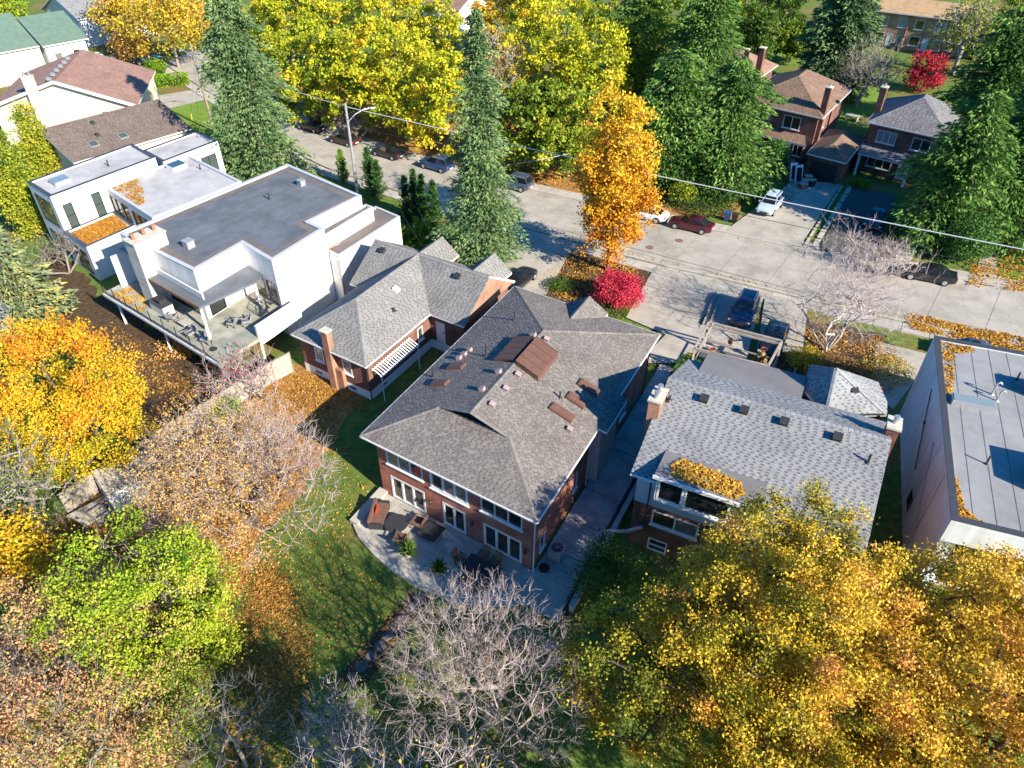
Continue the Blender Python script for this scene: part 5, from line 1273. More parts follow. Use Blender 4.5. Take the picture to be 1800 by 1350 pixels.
for x in (-.95, .88):
    for y in (-.46, .40): MB().obox((x, y, 0), (.07, 0, 0), (0, .07, 0), (0, 0, .7)).build('leg', MT['metal_dark'], dt)
for lab, a, b, r in (('end chair of the black dining table, nearest the potted plants', 8.0, -1.3, -90), ('dining chair by the glass doors, left of the pair', 9.1, -.45, 180), ('dining chair by the glass doors, right of the pair', 9.95, -.45, 180), ('dining chair on the lawn side, left of the pair', 9.1, -2.3, 0), ('dining chair on the lawn side, right of the pair', 9.95, -2.3, 0)):
    chair(lab, FM, a, b, hm + RAD(r), ('wood_warm', 'metal_dark'), .5, 'dining chairs on the patio')
ac = local_thing('air_conditioner', 'grey outdoor air conditioner with round fan grille at the brick corner', 'air conditioner', FM(12.75, 2.2, .1), hm)
MB().box(-.4, .4, -.4, .4, 0, .78).build('casing', MT['metal_grey'], ac); MB().lathe((0, 0, .78), [(.0, 0), (.35, 0), (.35, .04), (.30, .05), (.28, .02), (0, .02)], 24).build('fan_grille', MT['metal_dark'], ac)
for k in range(6): MB().beam((0, 0, .82), (.33 * math.cos(k * math.pi / 3), .33 * math.sin(k * math.pi / 3), .82), .025, .02).build('fan_blade', MT['metal_grey'], ac)
bi = local_thing('garden_hose_reel', 'dark hose reel on the ground by the house corner', 'hose reel', FM(12.5, 1.0, .08), hm)
MB().lathe((0, 0, 0), [(.16, 0), (.3, .03), (.32, .16), (.26, .22), (.1, .2)], 18).build('coil', MT['rubber'], bi); MB().tube((0, 0, 0), (0, 0, .4), .05, .05, 8).build('post', MT['metal_dark'], bi)
# black iron fence along the passage and its handrail
fn = thing('iron_fence', 'black iron railing along the paved passage between the two brick houses', 'fence', FM(14.75, 6))
for za in (.95, .2): MB().beam(FM(14.75, -.5, za), FM(14.75, 12, za), .05, .05).build('rail', MT['metal_dark'], fn)
for k in range(64): MB().beam(FM(14.75, -.5 + k * .198, .05), FM(14.75, -.5 + k * .198, 1.0), .02, .02).build('picket', MT['metal_dark'], fn)
for k in range(6): MB().beam(FM(14.75, -.5 + k * 2.5, 0), FM(14.75, -.5 + k * 2.5, 1.08), .07, .07).build('post', MT['metal_dark'], fn)
hr = thing('concrete_curb_wall', 'low grey concrete wall below the iron railing', 'wall', FM(15.0, 6)); MB().obox(FM(14.9, -.6, 0), FM.e1 * .25, FM.e2 * 12.6, Z * .5).build('wall', MT['concrete_walk'], hr); MB().obox(FM(14.87, -.62, .5), FM.e1 * .31, FM.e2 * 12.64, Z * .06).build('coping', MT['coping_grey'], hr)
gu = thing('fallen_gutter', 'grey drain pipe sloping from the shingled house corner to the passage steps', 'pipe', FM(15.4, 1))
MB().path([FR(1.1, .2, 1.9), FR(.3, -.2, 1.5), FR(-.9, -.3, 1.0), FR(-1.6, -.9, .6)], .11, 10).build('pipe', MT['metal_grey'], gu)
MB().beam(FR(-.9, -.35, 0), FR(-.9, -.35, .95), .1, .1).build('prop', MT['wood_pale'], gu)
for n_, u_, v_, s_ in (('left', 721, 975, 1.0), ('right', 778, 1008, .85)): pass

# ------------------------------------------------------------------ deck furniture on the white house
D5 = FW.rot
gc = local_thing('outdoor_kitchen', 'stone counter with black grill under the deck canopy', 'counter', FW(6.2, -1.2, 2.6), D5)
MB().box(-1.0, 1.0, -.45, .45, 0, .85).build('cabinet', MT['stone_clad'], gc); MB().box(-1.05, 1.05, -.5, .5, .85, .91).build('worktop', MT['coping_dark'], gc); MB().box(-.4, .5, -.3, .35, .91, 1.25).build('grill', MT['metal_dark'], gc)
for lab, a, b, r in (('grey deck lounge chair beside the grill counter', 8.1, -1.5, 30), ('grey deck chair with its back to the spiral stair', 12.9, .9, 120), ('grey deck chair beside the white wall of the deck', 13.7, 1.7, 150), ('dark deck chair near the glass corner', 12.9, -1.7, 200), ('dark deck chair facing the garden from the glass rail', 11.2, -2.0, 180)):
    chair(lab, FW, a, b, D5 + RAD(r), ('fabric_grey', 'metal_dark'), .62, 'chairs on the white house deck', base=2.6)
tb_ = local_thing('deck_table', 'pale low table on the white house deck', 'table', FW(9.6, -1.3, 2.6), D5)
MB().box(-.5, .5, -.4, .4, .34, .4).build('table_top', MT['concrete_walk'], tb_)
for x in (-.44, .40):
    for y in (-.34, .30): MB().box(x, x + .05, y, y + .05, 0, .34).build('leg', MT['metal_dark'], tb_)
um = local_thing('folded_parasol', 'cream folded parasol standing at the glass corner of the deck', 'parasol', FW(14.0, -1.9, 2.6))
MB().lathe((0, 0, .9), [(.1, 0), (.17, .4), (.13, 1.0), (.05, 1.55), (.01, 1.6)], 10).build('canopy', MT['stone_cap'], um); MB().tube((0, 0, 0), (0, 0, .95), .03, .03, 8).build('mast', MT['metal_dark'], um); MB().lathe((0, 0, 0), [(.3, 0), (.3, .05), (.06, .08)], 16).build('foot', MT['metal_dark'], um)
ss = thing('spiral_stair', 'black spiral stair with curved rails at the corner of the deck', 'stair', FW(13.6, 4.0, 0))
cs = FW(13.8, 3.9, 0); MB().tube(cs, cs + Z * 4.4, .06, .06, 10).build('newel', MT['metal_dark'], ss)
for k in range(16):
    t = k * .38 + .5; z_ = .3 + k * .26; d0, d1 = Vector((math.cos(t), math.sin(t), 0)), Vector((math.cos(t + .36), math.sin(t + .36), 0))
    MB().prism([cs, cs + d0 * .85, cs + d1 * .85], z_, z_ + .04).build('tread', MT['metal_dark'], ss)
    if k > 7: MB().tube(cs + d0 * .85 + Z * z_, cs + d0 * .85 + Z * (z_ + .95), .02, .02, 5).build('baluster', MT['metal_dark'], ss); MB().tube(cs + d0 * .85 + Z * (z_ + .95), cs + d1 * .85 + Z * (z_ + 1.2), .025, .025, 6).build('handrail', MT['metal_dark'], ss)
ky = local_thing('kayak', 'orange red kayak lying under the deck of the white house', 'kayak', FW(16.6, -.2, .25), D5 + RAD(75))
kb = MB(); loft(kb, [[Vector((x, w * math.cos(t), .22 + .2 * math.sin(t) * (w + .1))) for t in [i * math.pi / 5 for i in range(10)]] for x, w in ((-1.7, .03), (-1.3, .2), (-.6, .34), (0, .37), (.6, .34), (1.3, .2), (1.7, .03))])
kb.build('hull', MT['red_plastic'], ky, smooth=True); MB().lathe((0, 0, .3), [(.0, 0), (.26, 0), (.28, .04), (.2, .05)], 14).build('cockpit', MT['fabric_dark'], ky)
ld = thing('wooden_crate_rack', 'small orange wooden rack lying on the low brown roof of the white house', 'rack', FW(13.2, 11.9, 4.7))
for s in (0, .55): MB().beam(FW(13.2 + s, 11.6, 4.78), FW(13.5 + s, 13.0, 4.9), .08, .1).build('rail', MT['terracotta'], ld)
for k in range(6): MB().beam(FW(13.22 + k * .06, 11.75 + k * .22, 4.85), FW(13.8 + k * .06, 11.75 + k * .22, 4.85), .07, .06).build('rung', MT['white_paint'], ld)

# ------------------------------------------------------------------ pergola and garden things before the shingled house
pg = thing('pergola', 'weathered grey timber pergola over the front terrace of the shingled house', 'pergola', FR(3.5, 15))
pc = [gp(1221, 613, 2.7), gp(1350, 644, 2.7), gp(1374, 600, 2.7), gp(1246, 567, 2.7)]
for k in range(4):
    p, q = pc[k], pc[(k + 1) % 4]; MB().beam(p, q, .14, .2).build('beam', MT['wood_grey'], pg); MB().beam(Vector((p.x, p.y, 0)), p, .16, .16).build('post', MT['wood_grey'], pg)
    MB().beam(Vector((p.x, p.y, .95)), Vector((q.x, q.y, .95)), .06, .1).build('handrail', MT['wood_grey'], pg)
    m_ = p.lerp(q, .06) ; m2 = p.lerp(q, .94)
MB().beam(pc[0].lerp(pc[1], .06), pc[3].lerp(pc[2], .06), .1, .16).build('rafter', MT['wood_grey'], pg); MB().beam(pc[3].lerp(pc[0], .12), pc[2].lerp(pc[1], .12), .1, .16).build('rafter', MT['wood_grey'], pg)
tr = MB().prism([Vector((p.x, p.y, 0)) for p in pc], 0, .35).build('terrace', MT['asphalt']); tag(tr, kind='structure')
cpg = lambda s, t, z: pc[0].lerp(pc[1], s).lerp(pc[3].lerp(pc[2], s), t) * 1.0 + Z * (z - 2.7)
def at_(s, t, z): p = pc[0].lerp(pc[1], s).lerp(pc[3].lerp(pc[2], s), t); return Vector((p.x, p.y, z))
lt = local_thing('white_side_table', 'pale square table under the pergola', 'table', at_(.45, .3, .35), FR.rot); MB().box(-.4, .4, -.35, .35, .42, .48).build('table_top', MT['siding_pale'], lt)
for x in (-.36, .3):
    for y in (-.3, .25): MB().box(x, x + .05, y, y + .05, 0, .42).build('leg', MT['siding_pale'], lt)
sf = local_thing('terrace_sofa', 'dark sofa under the pergola', 'sofa', at_(.66, .5, .35), FR.rot + RAD(90)); MB().box(-.95, .95, -.4, .4, .12, .45).build('seat', MT['fabric_dark'], sf); MB().box(-.95, .95, -.52, -.38, .12, .85).build('backrest', MT['fabric_dark'], sf)
for x in (-1.05, .95): MB().box(x, x + .1, -.5, .4, .12, .6).build('armrest', MT['fabric_dark'], sf)
for x in (-.9, .82): MB().box(x, x + .08, -.4, .3, 0, .12).build('leg', MT['metal_dark'], sf)
def pot(label, p, r, h, mat='terracotta', group=None, name='plant_pot'):
    o = local_thing(name, label, 'pot', p, 0, group); MB().lathe((0, 0, 0), [(r * .7, 0), (r, h * .9), (r * 1.08, h * .9), (r * 1.08, h), (r * .9, h), (r * .85, h * .85)], 16).build('vessel', MT[mat], o); MB().lathe((0, 0, h * .84), [(r * .86, 0), (0, .02)], 14).build('soil', MT['soil'], o); return o
pot('terracotta pot on the pergola handrail, left one', at_(.33, 1.12, 1.0), .22, .35); pot('terracotta pot on the pergola handrail, right one', at_(.8, 1.1, 1.0), .24, .4)
pot('orange pot inside the pergola corner by the cedar hedge', at_(.14, .85, .35), .28, .45)
rw = thing('timber_rail', 'short grey timber rail stepping from the pergola to the birch bed', 'rail', gp(1375, 650))
for za in (.35, .75): MB().beam(gp(1352, 645, za), gp(1394, 663, za - .1), .07, .12).build('rail', MT['wood_pale'], rw)
for u, v in ((1353, 645), (1394, 663)): MB().beam(gp(u, v, 0), gp(u, v, 0) + Z * .9, .1, .1).build('post', MT['wood_pale'], rw)
# low stone wall with leaves left of the navy car
lwall = thing('low_brick_edging', 'low dark brick edging filled with fallen leaves beside the navy car', 'wall', gp(1245, 545))
for u0, v0, u1, v1 in ((1236, 570, 1258, 515), (1246, 573, 1268, 518)): MB().beam(gp(u0, v0, .22), gp(u1, v1, .22), .14, .3).build('edging', MT['wood_grey'], lwall)

# ------------------------------------------------------------------ things across the street
for lab, u, v, mt in (('dark blue wheeled bin at the kerb by the spruces, left', 1277, 388, 'blue_plastic'), ('black wheeled bin at the kerb by the spruces, right', 1290, 391, 'metal_dark'), ('bright blue wheeled bin behind the hip roofed house', 1471, 210, 'blue_plastic')):
    o = local_thing('wheeled_bin', lab, 'bin', gp(u, v), RAD(-30), 'wheeled bins'); mb = MB(); loft(mb, [[Vector((x * w, y * w, z_)) for x, y in ((1, 1), (-1, 1), (-1, -1), (1, -1))] for z_, w in ((.08, .22), (.95, .3))]); mb.build('body', MT[mt], o)
    MB().obox((-.33, -.33, .95), (.66, 0, 0), (0, .68, 0), (0, 0, .08)).build('lid', MT[mt], o)
    for y in (-.2, .2): MB().tube((-.3, y - .03, .1), (-.3, y + .03, .1), .1, .1, 10).build('wheel', MT['rubber'], o)
for k, (u, v, w, mt) in enumerate(((1394, 318, .9, 'white_paint'), (1403, 322, 1.0, 'siding_pale'))):
    o = local_thing('leaning_door', ('white door panel leaning by the garage, left one' if k == 0 else 'pale glazed door panel leaning by the garage, right one'), 'door panel', gp(u, v, .16), RAD(14)); MB().obox((-w / 2, 0, 0), (w, 0, 0), (0, .08, 0), (0, .55, 2.0)).build('panel', MT[mt], o); MB().obox((-w / 3, -.02, .25), (w * .66, 0, 0), (0, .02, 0), (0, .42, 1.5)).build('pane', MT['glass'], o)
for k, (u, v, h, mt) in enumerate(((1418, 322, .9, 'wood_warm'), (1410, 330, .5, 'brick_red'), (1425, 326, .7, 'metal_dark'), (1414, 326, .65, 'fabric_grey'))):
    o = local_thing('stacked_crate', ['tall brown crate in the junk pile by the garage', 'short reddish crate in front of the junk pile', 'black crate at the right of the junk pile', 'grey crate in the middle of the junk pile'][k], 'crate', gp(u, v, .16), RAD(20 * k), 'junk by the garage'); MB().box(-.4, .4, -.35, .35, 0, h).build('box', MT[mt], o); MB().box(-.43, .43, -.38, .38, h, h + .06).build('lid', MT['wood_pale'], o)
wt = local_thing('picnic_table', 'small pale wooden table on the lawn behind the hip roofed house', 'table', gp(1497, 212), RAD(-40)); 
for k in range(5): MB().box(-1.0, 1.0, -.55 + k * .22, -.35 + k * .22, .72, .77).build('plank', MT['wood_pale'], wt)
for x in (-.8, .7): MB().box(x, x + .1, -.5, .5, 0, .72).build('leg', MT['wood_pale'], wt)

# ------------------------------------------------------------------ fences of the left gardens
def panel_fence(label, P, h, mat, seg=2.0, board=0.0, post='wood_grey', name='garden_fence'):
    o = thing(name, label, 'fence', P[0])
    for k in range(len(P) - 1):
        a, b = P[k], P[k + 1]; n = max(1, round((b - a).length / seg))
        for j in range(n):
            p, q = a.lerp(b, j / n), a.lerp(b, (j + 1) / n)
            MB().beam(p, p + Z * (h + .08), .11, .11).build('post', MT[post], o)
            m = 8
            for i in range(m):
                MB().beam(p.lerp(q, .02) + Z * (.12 + (h - .12) * (i + .5) / m), p.lerp(q, .98) + Z * (.12 + (h - .12) * (i + .5) / m), .035, (h - .12) / m - .018).build('board', MT[mat], o)
        MB().beam(a + Z * (h + .02), b + Z * (h + .02), .14, .05).build('cap_rail', MT[post], o)
    return o
panel_fence('pale weathered board fence between the white house garden and the bungalow lawn', [gp(516, 655), gp(452, 690), gp(395, 730), gp(335, 768), gp(290, 795)], 1.9, 'wood_pale')
panel_fence('grey board fence running under the yellow maple to the left edge', [gp(290, 795), gp(200, 850), gp(120, 905)], 1.7, 'wood_grey')
sd = thing('garden_shed', 'low shed with grey plank roof and white wall below the yellow maple', 'shed', gp(215, 890))
s0_, s1_, s2_, s3_ = gp(205, 905), gp(300, 858), gp(278, 826), gp(180, 868)
walls(sd, [s0_, s1_, s2_, s3_], 0, 1.7, 'white_paint', ops={3: [(.4, 1.3, .1, 1.6, 'door', dict(leaf='wood_grey'))]})
for k in range(9):
    a, b = s0_.lerp(s1_, k / 9 + .004), s0_.lerp(s1_, (k + 1) / 9 - .004); c, d = s3_.lerp(s2_, (k + 1) / 9 - .004), s3_.lerp(s2_, k / 9 + .004)
    mb = MB(); t = [Vector((p.x, p.y, z_)) for p, z_ in ((a, 1.72), (b, 1.72), (c, 2.0), (d, 2.0))]; mb.poly(t); mb.poly([p + Z * .05 for p in t]); mb.poly([t[0], t[1], t[1] + Z * .05, t[0] + Z * .05]); mb.build('roof_plank', MT['wood_pale'], sd)
dk2 = thing('timber_platform', 'weathered plank platform at the left garden edge below the shed', 'platform', gp(160, 900))
q0, q1, q2, q3 = gp(118, 905, .5), gp(150, 925, .5), gp(250, 868, .5), gp(225, 850, .5)
for k in range(7):
    a, b, c, d = q0.lerp(q1, k / 7 + .01), q0.lerp(q1, (k + 1) / 7 - .01), q3.lerp(q2, (k + 1) / 7 - .01), q3.lerp(q2, k / 7 + .01)
    MB().prism([a, b, c, d], .44, .5).build('plank', MT['wood_pale'], dk2)
for p in (q0, q1, q2, q3): MB().beam(Vector((p.x, p.y, 0)), Vector((p.x, p.y, .44)), .12, .12).build('post', MT['wood_grey'], dk2)
for k, (u, v) in enumerate(((182, 912), (204, 893))):
    c = local_thing('compost_box', 'dark slatted compost box beside the shed, ' + ('the nearer one' if k == 0 else 'the one against the shed'), 'compost box', gp(u, v), RAD(-35), 'compost boxes')
    for z_ in (.05, .3, .55):
        for s in (-1, 1): MB().box(-.5, .5, s * .47 - .03, s * .47 + .03, z_, z_ + .2).build('slat', MT['wood_grey'], c); MB().box(s * .47 - .03, s * .47 + .03, -.44, .44, z_, z_ + .2).build('slat', MT['wood_grey'], c)
pl = thing('orange_planter_box', 'orange wooden planter box under the left maple', 'planter', gp(112, 838))
for z_ in (0, .28): MB().obox(gp(92, 842) + Z * z_, (2.0, -1.1, 0), (.5, .9, 0), (0, 0, .26)).build('plank', MT['terracotta'], pl)
MB().obox(gp(92, 842) + Vector((.12, .02, .54)), (1.78, -.98, 0), (.42, .78, 0), (0, 0, .03)).build('soil', MT['soil'], pl)
# ------------------------------------------------------------------ leaves and bark colours
LF = dict(trans=0.24, rough=0.6, spec=0.25)
def leafmat(n, stops): return tinted(n, stops, **LF)
MT['lf_yellow'] = leafmat('lf_yellow', [(0.0, (.11, .18, .012)), (.3, (.30, .37, .02)), (.6, (.58, .54, .025)), (.85, (.72, .56, .03)), (1.0, (.70, .38, .03))])
MT['lf_lime'] = leafmat('lf_lime', [(0.0, (.055, .12, .012)), (.4, (.16, .24, .018)), (.7, (.34, .38, .03)), (1.0, (.56, .46, .04))])
MT['lf_orange'] = leafmat('lf_orange', [(0.0, (.50, .14, .015)), (.4, (.64, .25, .018)), (.75, (.70, .38, .022)), (1.0, (.70, .50, .03))])
MT['lf_red'] = leafmat('lf_red', [(0.0, (.20, .008, .018)), (.5, (.50, .018, .055)), (1.0, (.70, .07, .12))])
MT['lf_gold'] = leafmat('lf_gold', [(0.0, (.07, .09, .015)), (.3, (.24, .25, .02)), (.55, (.58, .42, .03)), (.8, (.74, .46, .05)), (1.0, (.74, .36, .09))])
MT['lf_maple'] = leafmat('lf_maple', [(0.0, (.18, .22, .02)), (.3, (.52, .44, .02)), (.6, (.72, .44, .02)), (.85, (.70, .30, .02)), (1.0, (.55, .18, .02))])
MT['lf_peach'] = leafmat('lf_peach', [(0.0, (.20, .22, .03)), (.3, (.50, .38, .07)), (.6, (.70, .42, .13)), (1.0, (.72, .34, .11))])
MT['lf_sumac'] = leafmat('lf_sumac', [(0.0, (.12, .24, .02)), (.25, (.36, .44, .04)), (.45, (.56, .36, .15)), (.75, (.60, .34, .18)), (1.0, (.50, .22, .11))])
MT['lf_spring'] = leafmat('lf_spring', [(0.0, (.05, .15, .01)), (.4, (.20, .34, .015)), (.75, (.42, .48, .03)), (1.0, (.60, .50, .10))])
MT['lf_spruce'] = tinted('lf_spruce', [(0, (.05, .11, .045)), (.5, (.115, .20, .075)), (1, (.24, .33, .12))], .7, .2, .12)
MT['lf_fir'] = tinted('lf_fir', [(0, (.035, .095, .022)), (.5, (.085, .19, .035)), (1, (.19, .31, .06))], .7, .2, .15)
MT['lf_cedar'] = tinted('lf_cedar', [(0, (.02, .07, .02)), (.5, (.045, .13, .025)), (1, (.10, .22, .04))], .7, .2, .15)
MT['lf_cedar_lime'] = tinted('lf_cedar_lime', [(0, (.07, .16, .02)), (.5, (.14, .27, .03)), (1, (.24, .36, .05))], .7, .2, .2)
MT['lf_pine'] = tinted('lf_pine', [(0, (.09, .14, .08)), (.5, (.22, .27, .13)), (.85, (.36, .38, .16)), (1, (.55, .44, .08))], .7, .2, .15)
MT['lf_silver'] = tinted('lf_silver', [(0, (.12, .15, .15)), (1, (.32, .36, .37))], .7, .2, .1)
MT['lf_green'] = leafmat('lf_green', [(0, (.03, .075, .012)), (.5, (.075, .15, .02)), (1, (.17, .25, .035))])
MT['lf_dry'] = leafmat('lf_dry', [(0, (.16, .10, .05)), (.5, (.30, .20, .09)), (1, (.44, .32, .15))])
MT['lf_fallen'] = tinted('lf_fallen', [(0, (.12, .055, .02)), (.3, (.30, .14, .035)), (.65, (.48, .25, .05)), (1, (.55, .38, .10))], .85, .15, .1)
MT['lf_fallen_gold'] = tinted('lf_fallen_gold', [(0, (.28, .12, .02)), (.5, (.52, .26, .035)), (1, (.64, .40, .07))], .85, .15, .1)

# ------------------------------------------------------------------ tree kit (all in metres around the tree's own foot)
def unit(v): return v / np.maximum(np.linalg.norm(v, axis=-1, keepdims=True), 1e-9)
def leaf_quads(c, size, rg, tint, up=0.35, aspect=0.7, axis=None, tri=False):
    """One folded rhombus (or one slim triangle) per point of c."""
    n = len(c)
    a = unit(rg.normal(size=(n, 3))) if axis is None else unit(axis + rg.normal(size=(n, 3)) * .28)
    nr = unit(rg.normal(size=(n, 3)) + np.array([0, 0, up * 2]))
    b = unit(np.cross(nr, a)); nr = np.cross(a, b)
    s = (size * rg.uniform(.65, 1.3, n))[:, None]
    if tri:
        v = np.stack([c - a * s * .5 + b * s * aspect * .5, c - a * s * .5 - b * s * aspect * .5, c + a * s * .5], 1).reshape(-1, 3)
        return v, np.arange(3 * n).reshape(n, 3), np.clip(tint, 0, 1)
    v = np.stack([c - a * s * .5, c + b * s * aspect * .5 + nr * s * .12, c + a * s * .5, c - b * s * aspect * .5 + nr * s * .12], 1).reshape(-1, 3)
    return v, np.arange(4 * n).reshape(n, 4), np.clip(tint, 0, 1)
def tubes(p0, p1, r0, r1, k):
    n = len(p0); d = unit(p1 - p0)
    ref = np.where(np.abs(d[:, 2:3]) < .9, np.array([[0, 0, 1.]]), np.array([[1., 0, 0]]))
    a = unit(np.cross(d, ref)); b = np.cross(d, a)
    t = np.arange(k) * 2 * np.pi / k
    ring = a[:, None, :] * np.cos(t)[None, :, None] + b[:, None, :] * np.sin(t)[None, :, None]
    v = np.concatenate([p0[:, None] + ring * r0[:, None, None], p1[:, None] + ring * r1[:, None, None]], 1).reshape(-1, 3)
    i = np.arange(k); j = (i + 1) % k
    f = np.stack([i, j, j + k, i + k], 1)[None] + (np.arange(n) * 2 * k)[:, None, None]
    return v, f.reshape(-1, 4)
def merge(parts):
    V, F, o = [], [], 0
    for v, f in parts:
        V.append(v); F.append(f + o); o += len(v)
    return np.concatenate(V), np.concatenate(F)
def skeleton(rg, trunk, attr, r_tip, step=.8, wob=.12, power=.42):
    """Grow branches from the trunk polyline to the attraction points; radii by the number of tips carried."""
    nodes = [np.array(p, float) for p in trunk]; par = [-1] + list(range(len(trunk) - 1))
    hub = nodes[-1]; base_h = nodes[max(0, len(trunk) - 3)][2]
    order = np.argsort(np.linalg.norm(attr - hub, axis=1)); tips = []
    arr = np.zeros((len(trunk) + len(attr) * 14, 3)); arr[:len(nodes)] = nodes; cnt = len(nodes)
    reach = np.linalg.norm(arr[:cnt] - hub, axis=1); rch = np.zeros(len(arr)); rch[:cnt] = 0
    lo = max(0, len(trunk) - 4)
    for ai in order:
        a = attr[ai]; d = np.linalg.norm(arr[lo:cnt] - a, axis=1) + .45 * np.maximum(0, arr[lo:cnt, 2] - a[2] + .3)
        k = lo + int(np.argmin(d)); p = arr[k]; L = np.linalg.norm(a - p); m = min(12, max(1, int(L / step)))
        prev = k
        for s in range(1, m + 1):
            t = s / m; q = p + (a - p) * t + np.array([0, 0, .10 * L * math.sin(math.pi * t)])
            if s < m: q = q + rg.normal(size=3) * wob * min(1, L)
            arr[cnt] = q; par.append(prev); prev = cnt; cnt += 1
        tips.append(prev)
    par = np.array(par); w = np.zeros(cnt); w[tips] = 1
    for i in range(cnt - 1, 0, -1): w[par[i]] += w[i]
    r = r_tip * np.maximum(w, 1) ** power
    i = np.arange(1, cnt)
    return arr[par[i]], arr[i], np.minimum(r[par[i]], r[i] * 1.5), r[i], arr[tips]
def wood_mesh(name, segs, mat, parent, thin=.03):
    p0, p1, r0, r1 = segs; big = r1 > thin; parts = []
    if big.any(): parts.append(tubes(p0[big], p1[big], r0[big], r1[big], 7))
    if (~big).any(): parts.append(tubes(p0[~big], p1[~big], r0[~big], r1[~big], 3))
    v, f = merge(parts); return np_mesh(name, v, f, MT[mat], parent, smooth=True)
def envelope(rg, n, rx, ry, rz, shell=.5, lobes=9, amp=.28, floor=-1.0, taper=0.0):
    d = unit(rg.normal(size=(n * 2, 3))); d = d[d[:, 2] > floor][:n]
    ld = unit(rg.normal(size=(lobes, 3)) + np.array([0, 0, .25])); la = rg.uniform(-.6, 1, lobes) * amp
    dots = d @ ld.T; e = 1 + (np.exp(5 * (dots - 1)) * la).sum(1)
    rad = (rg.uniform(0, 1, len(d)) ** shell) * e
    p = d * rad[:, None] * np.array([rx, ry, rz])
    if taper: p[:, :2] *= (1 - taper * (p[:, 2:3] / rz + .2)).clip(.2, 1.6)
    lt = rg.normal(size=lobes); return p, lt[np.argmax(dots, 1)]
def tree(label, u, v, zc, rx, rz, mat, n_cl=420, per=45, leaf=.17, spread=.42, seed=1, name='tree', cat='tree', bark='bark', tint=(.55, .18), lobe_t=.12, grad=0.0, shell=.42, amp=.28,
         trunk_r=.02, group=None, twig_every=2, taper=0.0, floor=-.75, bend=.3, loc=None, up=.35, n_at=None, thin=.02, lobes=9, clump=0, clump_r=.9):
    """Broadleaf tree whose crown centre stands at photograph pixel (u, v), zc metres up."""
    rg = np.random.default_rng(seed); c = gp(u, v, zc) if loc is None else Vector((loc[0], loc[1], zc))
    o = local_thing(name, label, cat, (c.x, c.y, 0), 0, group)
    if clump:      # boughs first, then leaf clusters gathered round each bough end
        bc, bl = envelope(rg, clump, rx, rx, rz, shell, lobes, amp, floor, taper); k = rg.integers(0, len(bc), n_cl)
        cl = bc[k] + rg.normal(size=(n_cl, 3)) * clump_r * np.array([.5, .5, .36]); lt = bl[k] * .6 + rg.normal(size=len(bc))[k] * .8
    else:
        cl, lt = envelope(rg, n_cl, rx, rx, rz, shell, lobes, amp, floor, taper)
    cl[:, 2] += zc; cl[:, 2] = np.maximum(cl[:, 2], .25)
    b = rg.normal(size=2) * bend; top = max(.5, zc - rz * .45)
    tr = [np.array([b[0] * (t ** 2), b[1] * (t ** 2), top * t]) for t in np.linspace(0, 1, 6)]; tr[0][2] = -.1
    at = cl[::twig_every] if n_at is None else cl[:n_at]
    p0, p1, r0, r1, _ = skeleton(rg, tr, at, trunk_r, .9)
    wood_mesh('trunk', (p0, p1, r0, r1), bark, o, thin)
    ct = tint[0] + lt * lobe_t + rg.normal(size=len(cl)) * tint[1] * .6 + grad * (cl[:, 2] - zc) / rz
    pos = np.repeat(cl, per, 0) + rg.normal(size=(len(cl) * per, 3)) * spread * np.array([1, 1, .7])
    pos[:, 2] = np.maximum(pos[:, 2], .05)
    vv, ff, tt = leaf_quads(pos, leaf, rg, np.repeat(ct, per) + rg.normal(size=len(pos)) * tint[1] * .65, up)
    np_mesh('crown', vv, ff, MT[mat], o, tt); return o
